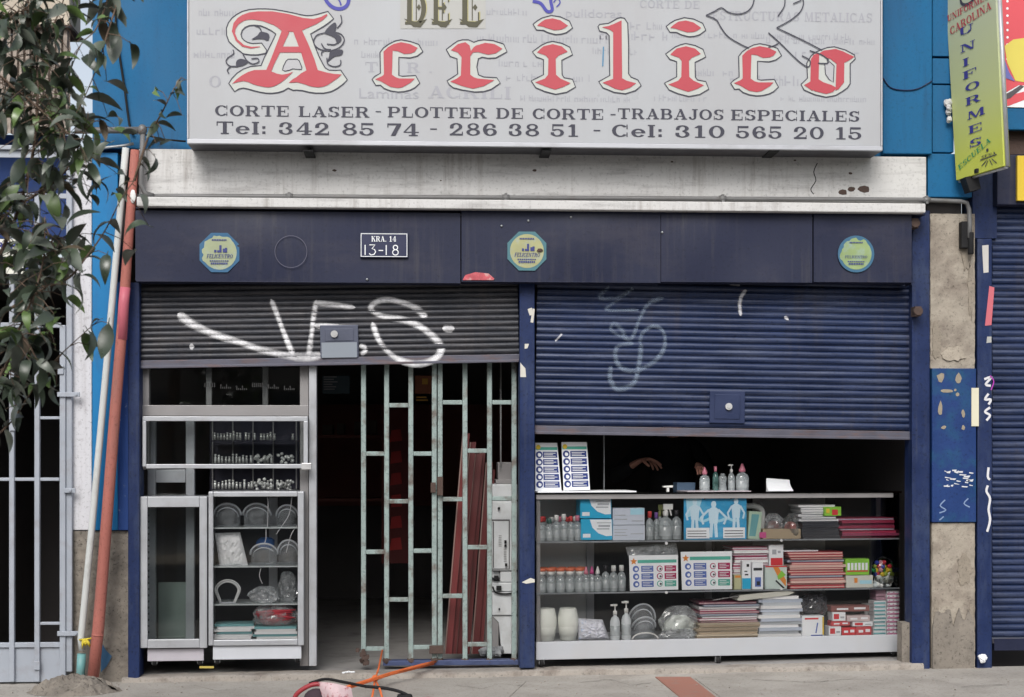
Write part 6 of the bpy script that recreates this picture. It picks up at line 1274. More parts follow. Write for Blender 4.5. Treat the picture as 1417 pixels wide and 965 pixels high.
# -- on the counter
for px_, w_, h_, k_, c_, lb, bd in ((975, 15, 34, 'cone', M_CAPP, 'squat clear bottle with a pale pink cone cap, leftmost of the bottles on the counter', None), (990, 8.5, 35, 'tall', M_CAPP, 'slim teal tinted bottle with a pink cap on the counter', M_TEAL),
        (1000, 12, 25, 'jar', M_CLEAR, 'small waisted clear glass jar between the counter bottles', None), (1012, 10, 38, 'pump', M_CAPW, 'slim clear pump bottle with a white pump on the counter', None), (1027, 19, 39, 'cone', M_CAPP, 'broad clear bottle with a pink pointed cap, rightmost on the counter', None)):
    bottle(px_, 'top', .14, w_, h_, k_, c_, lb, bd)
def cbox(px0, px1, sh, h0, h1, d, dep, m, name, label, cat, prints=(), bevel=.0015, group=None, rot=0.0):
    """a carton on a shelf: px0-px1 wide, from h0 to h1 px above the shelf; prints = (mat, [(u0,v0,u1,v1)..])"""
    x0, z0 = item_at(px0, sh, d); x1, _ = item_at(px1, sh, d); za, zb = z0 + h0 * PX, z0 + h1 * PX - .0008
    t = Thing(name, label, cat, FC, ((x0 + x1) / 2, d, za), group); mb = MB(); mb.box(x0, x1, d, d + dep, za, zb); t.part('carton', mb, m, bevel=bevel)
    for j, (pm, lst) in enumerate(prints):
        mb = MB()
        for q in lst:
            if not isinstance(q[0], tuple): mb.poly(rc(x0 + (x1 - x0) * q[0], za + (zb - za) * q[1], x0 + (x1 - x0) * q[2], za + (zb - za) * q[3]), d - .0008 - j * .0006)
            else: mb.poly([(x0 + (x1 - x0) * u, za + (zb - za) * v) for u, v in q], d - .0008 - j * .0006)
        t.part('print', mb, pm)
    if rot: t.o.matrix_world = FC.M @ Matrix.Translation(t.off) @ Matrix.Rotation(rot, 4, 'Y')
    return t
M_CY = flat('print_cyan', (.03, .4, .65), .45); M_CYL = flat('print_pale_cyan', (.4, .68, .8), .45); M_NV = flat('print_navy', (.03, .05, .2), .5); M_BL = flat('print_blue', (.1, .16, .45), .5); M_CR = flat('print_crimson', (.4, .02, .1), .5); M_GN = flat('print_green', (.1, .42, .33), .5)
M_RD = flat('print_red', (.6, .04, .05), .45); M_GR = flat('print_grey', (.4, .42, .45), .5); M_YE = flat('print_yellow', (.7, .5, .05), .45); M_LG = flat('print_lime', (.25, .55, .06), .45); M_OR = flat('print_orange', (.7, .25, .05), .45); M_DK = flat('print_black', (.03, .03, .035), .5)
def poster(name, label, fr, quad, d, cat='poster', kind='v', off=None):
    """safety notice in a stand: white sheet with icon discs and text blocks"""
    P = pp(fr, quad, d); t = Thing(name, label, cat, fr, (P[3][0], d, P[3][1]))
    mb = MB(); mb.prism(P, d, d + .006); t.part('sheet', mb, M_PRINTW)
    def q(u, v): a_ = [P[0][k] + (P[1][k] - P[0][k]) * u for k in (0, 1)]; b_ = [P[3][k] + (P[2][k] - P[3][k]) * u for k in (0, 1)]; return (a_[0] + (b_[0] - a_[0]) * v, a_[1] + (b_[1] - a_[1]) * v)
    def rq(mb, u0, v0, u1, v1, l=0): mb.poly([q(u0, v0), q(u1, v0), q(u1, v1), q(u0, v1)], d - .0012 - l * .004)
    def disc(mb, u, v, r_, l=0, asp=1.0): c = q(u, v); mb.poly([(c[0] + r_ * math.cos(k * PI / 8), c[1] + r_ * math.sin(k * PI / 8)) for k in range(16)], d - .0012 - l * .004)
    if kind == 'v':
        a_, b_, c_ = MB(), MB(), MB(); rq(c_, .02, .09, .98, .15)
        for k in range(5):
            v0 = .185 + k * .155
            rq(a_, .32, v0, .95, v0 + .125); disc(a_, .16, v0 + .062, .0225); disc(b_, .17, v0 + .068, .011, 1); disc(b_, .15, v0 + .05, .007, 1)
            for j in range(3): rq(b_, .37, v0 + .025 + j * .032, .88 - .12 * ((j + k) % 2), v0 + .037 + j * .032, 1)
        t.part('blue_blocks', a_, M_NV); t.part('white_print', b_, M_PRINTW); t.part('green_band', c_, M_GN)
        e_ = MB(); disc(e_, .12, .09, .015, 1); t.part('star', e_, M_YE)
    else:
        a_, b_, c_, g_, o_ = MB(), MB(), MB(), MB(), MB(); rq(g_, .17, .13, .97, .22)
        for k in range(3):
            v0 = .3 + k * .215
            rq(a_, .24, v0, .49, v0 + .17); disc(a_, .13, v0 + .085, .021); disc(b_, .135, v0 + .09, .01, 1)
            (rq(c_, .72, v0, .96, v0 + .17) if k < 2 else rq(g_, .72, v0, .96, v0 + .17)); disc(c_ if k < 2 else g_, .62, v0 + .085, .02); disc(b_, .62, v0 + .085, .015, 1); disc(o_, .63, v0 + .09, .007, 2)
            for j in range(3): rq(b_, .26, v0 + .03 + j * .045, .46 - .05 * ((j + k) % 2), v0 + .045 + j * .045, 1); rq(b_, .745, v0 + .03 + j * .045, .93 - .05 * ((j + k + 1) % 2), v0 + .045 + j * .045, 1)
        t.part('blue_blocks', a_, M_BL); t.part('red_blocks', c_, M_CR); t.part('green_band', g_, M_GN); t.part('white_print', b_, M_PRINTW); t.part('icon', o_, M_DK)
        e_ = MB(); c = q(.09, .17)
        e_.poly([(c[0] + (.024 if k % 2 == 0 else .011) * math.sin(k * PI / 5), c[1] + (.024 if k % 2 == 0 else .011) * math.cos(k * PI / 5)) for k in range(10)], d - .002); t.part('star', e_, M_OR)
    return t
poster('safety_poster', 'navy and white safety poster cut by the centre column on the counter', FC, [(741, 613), (771, 613), (777, 679.5), (741, 679.5)], .12)
poster('safety_poster', 'navy and white safety poster with five icons, right one of the pair on the counter', FC, [(777, 612), (812, 612), (816.5, 678), (780, 679)], .1)
poster('notice_sheet', 'safety notice under a grey plastic bag, left one of the two on the middle shelf', FC, [(870.5, 769), (938, 768), (938.5, 816), (872, 818)], .03, 'notice', 'h')
poster('notice_sheet', 'safety notice with an orange star, right one of the two on the middle shelf', FC, [(942, 764), (1013, 763), (1013, 815.5), (944, 816.5)], .03, 'notice', 'h')
mb = MB(); a_, _ = item_at(742, 'top', .05); b_, _ = item_at(878, 'top', .05); mb.box(a_, b_, .0, .3, SH['top'] + .001, SH['top'] + .009); single('white_board', mb, M_PRINTW, 'thin white sheet lying on the counter under the posters', 'board', FC, (a_, 0, SH['top']))
mb = MB(); a_, _ = item_at(948, 'top', .05); b_, _ = item_at(1036, 'top', .05); mb.box(a_, b_, .0, .25, SH['top'] + .001, SH['top'] + .006); single('acrylic_sheet', mb, flat('pale_pink_sheet', (.5, .45, .48), .3), 'thin pale sheet under the row of bottles on the counter', 'sheet', FC, (a_, 0, SH['top']))
mb = MB(); a_, z_ = FC.p(836, 640, .4); mb.box(a_ - .003, a_ + .003, .4, .42, SH['top'], SH['top'] + .6); single('thin_post', mb, M_STEEL, 'thin metal post standing behind the posters on the counter', 'post', FC, (a_, .4, SH['top']))
t = Thing('spray_head', 'white T shaped spray nozzle lying at the front of the counter', 'nozzle', FC, (*item_at(924, 'top', .06)[:1], .06, SH['top'])); x_ = item_at(924, 'top', .06)[0]
mb = MB(); mb.box(x_ - .008, x_ + .008, .05, .07, SH['top'] + .001, SH['top'] + .028); t.part('stem', mb, M_CAPW, bevel=.002); mb = MB(); mb.prism([(x_ - .03, SH['top'] + .0285), (x_ + .03, SH['top'] + .0285), (x_ + .034, SH['top'] + .042), (x_ - .036, SH['top'] + .038)], .045, .075); t.part('head', mb, M_CAPW, bevel=.002)
cbox(937, 962, 'top', 0, 12, .25, .1, flat('slate_blue_carton', (.08, .13, .2), .5), 'slate_box', 'dull blue box on the counter left of the bottles', 'box')
t = Thing('paper_roll', 'white curved sheet of paper resting at the right of the counter', 'paper', FC, (item_at(1078, 'top', .1)[0], .1, SH['top'])); x0 = item_at(1062, 'top', .1)[0]; x1 = item_at(1094, 'top', .1)[0]
mb = MB(); mb.grid(lambda u, v: (x0 + (x1 - x0) * u + .012 * (1 - v) * (u - .5), .06 + .06 * v + .02 * math.sin(PI * v), SH['top'] + .002 + (.072 + .012 * (1 - u)) * v), 8, 8); mb.box(x0, x1, .121, .125, SH['top'], SH['top'] + .066); t.part('sheet', mb, M_PRINTW)
# -- upper shelf
rg = random.Random(31)
for k, (px_, w_, h_, kd, c_, nm) in enumerate(((748, 15, 34, 'flip', M_CAPR, 'with red cap at the left end'), (760, 13, 31, 'flip', M_CAPG, 'with dark cap beside the red capped one'), (770, 12, 36, 'flip', M_CAPW, 'with white cap in the middle of the left group'), (780, 12, 37, 'flip', M_CAPW, 'with white cap next to the pink capped one'), (790, 10, 34, 'tall', M_CAPR, 'slim, with dark red cap'), (799, 12, 35, 'flip', M_CAPP, 'with pink cap beside the glove boxes'))):
    bottle(px_, 'mid', .05 + .02 * (k % 2), w_, h_, kd, c_, 'clear bottle %s of the upper shelf' % nm)
for k in range(5): bottle(752 + k * 11, 'mid', .17, 12, 33 - k % 2, 'flip', (M_CAPR, M_CAPW, M_CAPP)[k % 3], 'clear bottle in the back row at the left end of the upper shelf', group='back row of clear bottles')
wv = [(.28, .98), (.97, .98), (.99, .2), (.8, .18), (.55, .32), (.36, .6)]
for k, (a_, b_, h0, h1) in enumerate(((803, 846, 31, 60), (804, 847.5, 1, 30))):
    cbox(a_, b_, 'mid', h0, h1, .04, .13, M_CY, 'glove_box', ('upper', 'lower')[k] + ' of two cyan and white glove boxes stacked on the upper shelf', 'box', [(M_PRINTW, [wv, (.06, .12, .3, .3)]), (M_GR, [(.5, .5, .9, .56), (.55, .62, .92, .72), (.5, .8, .95, .84)])])
cbox(848, 892.5, 'mid', 0, 21, .05, .12, mat('pale_blue_carton', (.56, .6, .68), .5, var=.03, bump=0), 'mask_box', 'lower of two pale printed boxes beside the glove boxes', 'box', [(M_GR, [(.05, .3, .45, .36), (.05, .5, .4, .55), (.05, .7, .45, .74), (.55, .4, .95, .46)])])
cbox(848, 892, 'mid', 21.5, 45, .05, .12, MATS['pale_blue_carton'], 'mask_box', 'upper of two pale printed boxes beside the glove boxes', 'box', [(M_CYL, [(.55, .6, .98, .98)]), (M_GR, [(.05, .3, .45, .36), (.05, .55, .4, .6), (.6, .2, .95, .25)])])
for k, (px_, w_, h_, kd, c_, lb) in enumerate(((899, 11, 40, 'flip', M_CAPR, 'clear bottle with bright red cap beside the mask boxes'), (908, 9, 38, 'flip', M_CAPV, 'clear bottle with violet cap beside the mask boxes'), (921, 20, 50, 'spray', M_CAPW, 'clear trigger spray bottle with white nozzle on the upper shelf'), (936, 15, 41, 'tall', M_CAPB, 'clear bottle with black top left of the cyan picture box'), (913, 12, 48, 'spray', flat('cap_olive', (.35, .38, .15)), 'clear spray bottle with olive nozzle at the back of the upper shelf'))):
    bottle(px_, 'mid', .06 + .035 * (k % 2) + (.12 if k == 4 else 0), w_, h_, kd, c_, lb)
# picture box with figures in white suits
x0, z0 = item_at(946.5, 'mid', .03); x1, _ = item_at(1033, 'mid', .03); z1 = z0 + 62 * PX; d = .03
t = Thing('suit_poster', 'cyan picture sheet of figures in white protective suits on the upper shelf', 'poster', FC, (x0, d, z0)); W_ = x1 - x0; H_ = z1 - z0
mb = MB(); mb.box(x0, x1, d, d + .008, z0, z1); t.part('sheet', mb, mat('cyan_sheet', (.03, .32, .58), .4, var=.7, vs=6, bump=0, dirt=(.25, .62, .8), dd=.7, ds=5, stretch=(1, 1, 2)))
def fig(mb, cx_, zb, s_, arms=.2):
    for l_ in ([(cx_ - .018 * s_, zb), (cx_ - .012 * s_, zb + .09 * s_)], [(cx_ + .018 * s_, zb), (cx_ + .012 * s_, zb + .09 * s_)]): mb.ribbon(l_, .02 * s_, d - .003)
    mb.poly([(cx_ - .026 * s_, zb + .085 * s_), (cx_ + .026 * s_, zb + .085 * s_), (cx_ + .034 * s_, zb + .17 * s_), (cx_ + .012 * s_, zb + .185 * s_), (cx_ - .012 * s_, zb + .185 * s_), (cx_ - .034 * s_, zb + .17 * s_)], d - .003)
    mb.poly([(cx_ + .017 * s_ * math.cos(k * PI / 5), zb + .203 * s_ + .022 * s_ * math.sin(k * PI / 5)) for k in range(10)], d - .003)
    for sg in (-1, 1): mb.ribbon([(cx_ + sg * .03 * s_, zb + .17 * s_), (cx_ + sg * (.03 + arms * .15) * s_, zb + .12 * s_), (cx_ + sg * (.03 + arms * .1) * s_, zb + .08 * s_)], .014 * s_, d - .003)
mb = MB(); fig(mb, x0 + W_ * .17, z0 + .05, .95); fig(mb, x0 + W_ * .47, z0 + .015, 1.05, .35); fig(mb, x0 + W_ * .83, z0 + .06, .93); t.part('white_figures', mb, flat('suit_white', (.6, .76, .85)))
mb = MB(); mb.ribbon([(x0 + W_ * (.12 + .04 * k), z0 + H_ * (.45 + .03 * math.sin(k))) for k in range(20)], .018, d - .0016); mb.poly([(x0 + W_ * .03, z0 + H_ * .97), (x0 + W_ * .3, z0 + H_ * .97), (x0 + W_ * .22, z0 + H_ * .6), (x0 + W_ * .05, z0 + H_ * .5)], d - .0016); t.part('pale_streaks', mb, M_CYL)
mb = MB(); mb.poly(rc(x0 + W_ * .03, z0 + H_ * .03, x0 + W_ * .4, z0 + H_ * .27), d - .007); mb.poly(rc(x0 + W_ * .62, z0 + H_ * .03, x0 + W_ * .97, z0 + H_ * .27), d - .007); t.part('caption_box', mb, M_PRINTW)
mb = MB()
for k in range(3):
    for a_ in (.05, .64): mb.poly(rc(x0 + W_ * a_, z0 + H_ * (.07 + .06 * k), x0 + W_ * (a_ + .3), z0 + H_ * (.085 + .06 * k)), d - .009)
for a_ in (.3, .72): mb.poly([(x0 + W_ * a_, z0 + H_ * .9), (x0 + W_ * (a_ + .07), z0 + H_ * .94), (x0 + W_ * (a_ + .03), z0 + H_ * .96)], d - .009)
t.part('dark_print', mb, M_DK)
cbox(1034.5, 1052, 'mid', 0, 39, .05, .06, flat('mint_carton', (.42, .55, .42), .5), 'mint_box', 'pale mint box beside the cyan picture sheet', 'box', [(M_TEALP, [[(.1, .1), (.6, .1), (.8, .9), (.2, .9)]])], rot=R(4))
x0, z0 = item_at(1052, 'mid', .16); mb = MB(); mb.tube(smooth_pts([(x0, .16, z0 + .01), (x0 + .015, .16, z0 + .15), (x0 - .01, .16, z0 + .2), (x0 - .1, .16, z0 + .21)], 5), .02, 8); single('white_hook', mb, flat('off_white_pipe', (.42, .43, .42)), 'bent off white plastic piece behind the mint box', 'plastic part', FC, (x0, .16, z0))
bag(FC, 1071, 747, 34, 36, .16, 'crumpled bag with dark brown contents on the upper shelf', seed=14, inner=mat('brown_stuff', (.16, .05, .04), .6))
bag(FC, 1094, 747, 26, 34, .1, 'crumpled bag with reddish sweets on the upper shelf', seed=15, inner=mat('reddish_stuff', (.5, .15, .13), .6, var=.5, vs=40), m=pane_mat('thin_film', (.92, .92, .92), .06, .12))
cbox(1056, 1108, 'mid', 0, 14, .04, .12, mat('tan_tray', (.38, .3, .2), .7), 'tan_tray', 'low tan cardboard tray in front of the sweets', 'tray', [(M_CAPM, [(-.1, .1, .08, .7)])])
M_BLK = (flat('black_cover', (.02, .02, .026), .4), M_PAPER); M_WHT = (flat('white_cover', (.66, .66, .68), .4), M_PAPER); M_RDC = (mat('crimson_cover', (.3, .03, .07), .35, var=.2, bump=0, rnd=.5), M_PAPER); M_MAR = (mat('maroon_cover', (.2, .03, .07), .35, bump=0, rnd=.5), mat('paper_pinkish', (.55, .42, .42), .7, bump=0, rnd=.15))
stack(FC, 'notebook', 'black notebook in the stack on the upper shelf', 'black notebooks on the upper shelf', 1110, 1161, 722, 746, 6, .03, [flat('black_notebook', (.025, .027, .035), .4)], 'notebook', jit=1, seed=2)
stack(FC, 'notebook', 'white notebook lying on top of the black notebooks', 'white notebooks on the black ones', 1107, 1160, 699, 721.5, 7, .04, [M_WHT, (flat('grey_cover', (.35, .36, .38)), M_PAPER)], 'notebook', jit=4, seed=3)
cbox(1141, 1164, 'mid', 32, 45, .02, .06, M_LG, 'green_red_box', 'small green and red carton on the pile of white notebooks', 'box', [(M_RD, [(.45, .1, .8, .7)]), (M_YE, [(.1, .3, .3, .8)])])
stack(FC, 'folder', 'crimson folder in the wide stack at the right end of the upper shelf', 'crimson folders on the upper shelf', 1163, 1240, 717, 745, 8, .04, [M_RDC[0], M_MAR[0], M_RDC[0], (M_RDC[0], flat('grey_pages', (.35, .35, .42)))], 'folder', jit=4, seed=5, depth=.25)
t = Thing('standing_panel', 'dark framed panel standing at the right back of the upper shelf', 'frame', FC, (item_at(1180, 'mid', .3)[0], .3, SH['mid'])); x0 = item_at(1155, 'mid', .3)[0]; x1 = item_at(1212, 'mid', .3)[0]
mb = MB(); mb.box(x0, x1, .3, .31, SH['mid'], SH['mid'] + .27); t.part('panel', mb, M_BLACK); mb = MB(); mb.box(x1 + .001, x1 + .03, .29, .31, SH['mid'], SH['mid'] + .29); mb.box(x0 - .01, x1 + .03, .289, .31, SH['mid'] + .271, SH['mid'] + .29); t.part('frame', mb, M_ALUD)
# -- middle shelf
for k in range(5): bottle(749 + k * 13.2, 'low', .05, 13.5, 33, 'ball', M_CAPO, 'clear bottle with orange ringed cap, %s of the five on the middle shelf' % ('leftmost', 'second from left', 'third from left', 'fourth from left', 'rightmost')[k])
for k in range(5): bottle(752 + k * 13, 'low', .19, 13, 32, 'ball', M_CAPO, 'clear bottle in the back row behind the orange ringed bottles', group='back row on the middle shelf')
for k, (px_, c_, lb) in enumerate(((811, M_CAPP, 'clear bottle with pink cap beside the orange ringed bottles'), (819, M_CAPM, 'clear bottle with magenta cap on the middle shelf'), (827, M_CAPW, 'clear bottle with clear white cap on the middle shelf'), (838, M_CAPB, 'clear bottle with black and white cap on the middle shelf'), (849, M_CAPW, 'greyish bottle with white cap, left of the last pair'), (860, M_CAPW, 'greyish bottle with white cap next to the notice sheet'))):
    bottle(px_, 'low', .045 + .02 * (k % 2), 12, 36 if k > 2 else 35, 'flip' if k > 2 else 'cone', c_, lb)
packet(FC, [(866, 757), (936, 751), (939, 772), (871, 774)], .09, M_FILM, 'grey_film_bag', 'flat grey plastic bag showing behind the left notice', 'plastic bag', th=.02, seed=5)
NB = (mat('magenta_cover', (.35, .03, .1), .4, bump=0, rnd=.3), mat('white_pages', (.78, .74, .77), .7, bump=0))
stack(FC, 'notebook', 'crimson striped notebook in the stack beside the right notice', 'notebooks beside the right notice', 1015, 1062, 757, 814, 13, .09, [NB, NB, (M_PAPER, M_PAPER)], 'notebook', jit=1.5, seed=8)
cbox(1027, 1039, 'low', 0, 40, .03, .04, M_PRINTW, 'blue_white_box', 'slim white box with blue foot in front of the notebooks', 'box', [(M_CY, [(.0, .02, 1, .4)]), (M_DK, [(.3, .5, .7, .55), (.25, .62, .6, .66), (.5, .8, .8, .9)])])
cbox(1016, 1026, 'low', 0, 21, .035, .04, flat('pale_olive', (.5, .5, .3)), 'olive_box', 'tiny pale olive box left of the slim white box', 'box', [(M_OR, [(.1, .8, .9, .95)])])
cbox(1041, 1056, 'low', 0, 38, .03, .04, M_PRINTW, 'camera_picture_box', 'small white box with a dark blue picture on the middle shelf', 'box', [(M_BL, [(.25, .1, .8, .45)]), (M_DK, [(.1, .7, .9, .8), (.4, .15, .7, .3)])])
cbox(1064.5, 1084, 'low', 28, 62, .07, .06, M_PRINTW, 'red_white_carton', 'upright white and red carton behind the orange patterned box', 'box', [(M_RD, [(.1, .05, .95, .45)]), (M_GR, [(.2, .6, .5, .8), (.6, .65, .8, .75)])])
cbox(1064.5, 1084, 'low', 0, 27.5, .07, .06, flat('beige_carton', (.5, .46, .4)), 'beige_box', 'plain beige box under the upright red and white carton', 'box')
cbox(1059, 1089, 'low', 0, 33, .025, .04, flat('mint_white', (.55, .64, .6)), 'patterned_box', 'white box with orange and green rays and red edge on the middle shelf', 'box', [(M_RD, [(.0, .94, 1, 1)]), (M_OR, [[(.35, .95), (.6, .95), (.95, .4), (.95, .1), (.6, .5)]]), (M_LG, [[(.55, .55), (.75, .8), (.95, .6), (.6, .4)]]), (M_DK, [[(.45, .35), (.5, .4), (.9, .05), (.8, .03)]])])
RB = (mat('coral_cover', (.5, .05, .07), .4, bump=0, rnd=.35), mat('pinkish_pages', (.7, .5, .44), .7, bump=0, rnd=.1)); BB = (flat('slate_cover', (.12, .15, .2)), flat('grey_blue_pages', (.42, .45, .52)))
stack(FC, 'notebook', 'coral red notebook in the tall stack at the right of the middle shelf', 'coral notebooks on the middle shelf', 1093, 1169, 764, 814, 14, .05, [RB, RB, (MATS['pinkish_pages'], MATS['pinkish_pages']), RB, BB, RB], 'notebook', jit=3, seed=9)
a_, z_ = FC.p(1093, 761, .1); b_, _ = FC.p(1122, 760, .1); mb = MB(); mb.box(a_ - .1, b_ + .05, .1, .35, z_ - .012, z_ - .004); single('loose_sheet', mb, M_PRINTW, 'white sheet lying above the coral notebooks', 'sheet', FC, (a_, .1, z_ - .012))
cbox(1170, 1203, 'low', 18, 41, .05, .08, M_LG, 'pen_box', 'lime green box of white pens on the middle shelf', 'box', [(M_PRINTW, [(.08 + k * .15, .3, .18 + k * .15, .75) for k in range(6)]), (M_RD, [(.05, .2, .95, .28)])])
cbox(1171, 1208, 'low', 0, 17.5, .04, .08, flat('cream_carton', (.62, .62, .56)), 'cream_box', 'cream box with a red dot under the lime green pen box', 'box', [(M_CYL, [(.5, .3, .95, .6)]), (M_OR, [(.3, .4, .42, .8)])])
# net of coloured balls
t = Thing('ball_bag', 'clear bag of coloured pompoms at the right end of the middle shelf', 'bag', FC, (item_at(1222, 'low', .09)[0], .09, SH['low'])); bx_, bz_ = item_at(1222, 'low', .09); rg = random.Random(77)
pcs = [flat('ball_%s' % n_, c_, .9) for n_, c_ in (('white', (.8, .82, .8)), ('white2', (.66, .72, .72)), ('yellow', (.65, .48, .04)), ('pink', (.6, .3, .36)), ('red', (.5, .04, .06)), ('green', (.03, .3, .1)), ('blue', (.04, .06, .35)), ('lime', (.35, .45, .08)))]
for k in range(46):
    row = k // 7; yb = .012 + row * .0245; xx = bx_ + ((k % 7) - 3) * .023 + (row % 2) * .011 + rg.uniform(-.004, .004)
    if abs(xx - bx_) > .07: continue
    pm = rg.choice(pcs[:2] if row < 3 else pcs[2:] if row > 4 else pcs); pb_ = MB(); pb_.blob((xx, .07 + rg.uniform(-.01, .03), bz_ + yb + rg.uniform(-.003, .003)), (.016, .016, .016), 10, 7, .04, rg); t.part('pompom', pb_, pm)
mb = MB(); mb.blob((bx_, .085, bz_ + .1), (.083, .05, .105), 14, 9, .06, rg); t.part('film', mb, pane_mat('clear_sack', (.97, .98, .98), .0))
# -- bottom shelf
for k, (px_, lb) in enumerate(((756, 'left stack of white foam cups on the bottom shelf'), (786, 'right stack of white foam cups on the bottom shelf'))):
    x_, z_ = item_at(px_, 'base', .1); t = Thing('cup_stack', lb, 'cups', FC, (x_, .1, z_)); W = 14.5 * PX
    for j in range(3):
        mb = MB(); o_ = j * .028; mb.lathe(x_, .1, z_ + o_, [(W * .88, 0), (W * 1.0, .05), (W * .99, .09), (W * .8, .148), (W * .76, .15), (W * .7, .13)] if j == 2 else [(W * (.74 + .1 * j), 0), (W * (.86 + .1 * j), .06), (W * .9, .075)], 18); t.part('cup', mb, flat('foam_white', (.78, .8, .74), .6))
packet(FC, [(800, 856), (834, 858), (843, 884), (801, 885)], .1, mat('white_printed_film', (.74, .75, .82), .35, var=.15, vs=30, bump=.5, dirt=(.25, .4, .65), dd=.6, ds=26, ramp=(.6, .64)), 'printed_bag', 'crumpled white printed plastic bag beside the foam cups', 'plastic bag', th=.05, seed=9)
for k, (px_, h_) in enumerate(((851, 50), (866.5, 54))): bottle(px_, 'base', .04, 14, h_, 'pump', M_CAPW, 'white pump bottle, %s of the pair on the bottom shelf' % ('shorter left one', 'taller right one')[k], M_WBOT)
shield(FC, 890, 885, 40, 51, .13, 'grey face shield standing behind the pump bottles')
shield(FC, 893, 885, 34, 32, .09, 'smaller grey face shield nested in front on the bottom shelf')
t = Thing('white_hoop', 'thin white hoop at the foot of the face shields on the bottom shelf', 'hoop', FC, (item_at(893, 'base', .03)[0], .03, SH['base'])); x_, z_ = item_at(893, 'base', .03)
mb = MB(); mb.tube([(x_ - .085 * math.cos(PI * j / 14), .03, z_ + .004 + .04 * math.sin(PI * j / 14)) for j in range(15)], .005, 6); t.part('hoop', mb, M_CAPW)
bag(FC, 940, 885, 60, 46, .14, 'clear plastic bag with white filling in the middle of the bottom shelf', seed=31, inner=mat('white_filling', (.8, .84, .76), .6, var=.15, vs=20))
bag(FC, 940, 884.5, 54, 13, .06, 'flat folded clear plastic at the front of the bottom shelf', seed=33, dep=.03)
stack(FC, 'notebook', 'maroon notebook on top of the brown envelopes on the bottom shelf', 'maroon notebooks on the bottom shelf', 970, 1048, 833, 862, 9, .05, [M_MAR, M_RDC, (flat('white_cover2', (.6, .6, .62)), M_PAPER), BB], 'notebook', jit=3, seed=12, depth=.25)
stack(FC, 'envelope', 'brown paper envelope in the pile on the bottom shelf', 'brown envelopes on the bottom shelf', 966, 1050, 862, 883, 8, .04, [mat('brown_paper', (.4, .32, .23), .8, var=.1, bump=0, rnd=.2), mat('beige_paper', (.48, .41, .31), .8, bump=0, rnd=.2)], 'envelope', jit=3, seed=13, depth=.25)
stack(FC, 'paper_ream', 'bundle of white paper in the tall pile on the bottom shelf', 'white paper pile on the bottom shelf', 1052, 1108, 825, 882, 13, .04, [M_PAPER, mat('grey_white_paper', (.5, .53, .56), .7, bump=0, rnd=.2), mat('blue_white_paper', (.5, .55, .64), .7, bump=0, rnd=.2)], 'paper', jit=4, seed=14, depth=.22)
t = Thing('tilted_board', 'long white board lying tilted over the piles under the middle shelf', 'board', FC, (FC.p(1040, 830, .03)[0], .03, FC.p(1040, 830, .03)[1])); mb = MB(); mb.prism(pp(FC, [(1020, 831), (1024, 824), (1088, 817.5), (1100, 820), (1090, 824), (1026, 831.5)], .02), .02, .2); t.part('board', mb, flat('cream_board', (.6, .59, .52)))
mb = MB(); mb.tube([(FC.p(986, 831, .03)[0], .03, FC.p(986, 831, .03)[1]), (FC.p(1022, 825, .03)[0], .03, FC.p(1022, 825, .03)[1])], .004, 6); t.part('thin_edge', mb, M_ALUD)
bag(FC, 1126, 853, 44, 34, .16, 'dark grey plastic bag behind the round labelled box', seed=41, m=pane_mat('dark_film', (.4, .42, .45), .08, .35, (.18, .18, .2)), inner=M_BLACK)
cbox(1108, 1146, 'base', 0, 26, .12, .1, M_DK, 'black_box', 'dark box hidden behind the white and yellow box', 'box')
cbox(1110, 1140, 'base', 0, 29, .03, .07, M_PRINTW, 'white_yellow_box', 'white box with red lettering and a yellow side on the bottom shelf', 'box', [(M_YE, [(.93, .05, 1.0, .95)]), (M_RD, [(.12, .82, .75, .9)]), (M_BL, [[(.6, .15), (.66, .15), (.74, .65), (.68, .66)], (.4, .02, .95, .07)]), (M_CAPM, [(.4, -.04, .9, .015)])])
# small red and white glue boxes
rg = random.Random(55); lbs = ['at the bottom left', 'at the bottom middle', 'at the bottom right', 'second row left', 'second row right', 'third row left', 'lying open, third row right', 'on top, dark printed']
for k, (a_, b_, h0, h1, m_) in enumerate(((1147, 1164, 0, 13, M_PRINTW), (1165, 1184, 0, 11, M_RD), (1185, 1206, 0, 12, flat('red_carton', (.55, .07, .08), .4)), (1150, 1176, 13.5, 20, MATS['red_carton']), (1180, 1208, 12.5, 19, M_PRINTW), (1152, 1170, 20.5, 33, M_PRINTW), (1172, 1204, 19.5, 28, flat('pinkish_carton', (.6, .5, .5), .5)), (1150, 1203, 33.5, 42, flat('brown_red_carton', (.25, .1, .09), .5)))):
    pr = [(M_RD, [(.1, .2, .5, .8)]), (M_GR, [(.6, .3, .9, .5)])] if m_ is M_PRINTW else [(M_PRINTW, [(.15, .3, .45, .6), (.6, .35, .9, .7)])]
    cbox(a_, b_, 'base', h0, h1, .04 + .01 * (k % 2), .09, m_, 'glue_box', 'red and white carton %s of the jumble on the bottom shelf' % lbs[k], 'box', pr)
cbox(1196, 1208, 'base', 20, 42, .15, .05, flat('pale_grey_carton', (.4, .42, .42)), 'grey_carton', 'pale grey carton behind the teal striped boxes', 'box')
for k in range(9): cbox(1209.5 + rg.uniform(-1, 1), 1226 + rg.uniform(-.6, .6), 'base', k * 5.4, k * 5.4 + 5.1, .04, .1, M_PRINTW, 'small_carton', 'slim white and teal carton in the left column on the bottom shelf', 'box', [(M_TEALP, [(.0, .15, .95, .6)])], group='teal striped cartons')
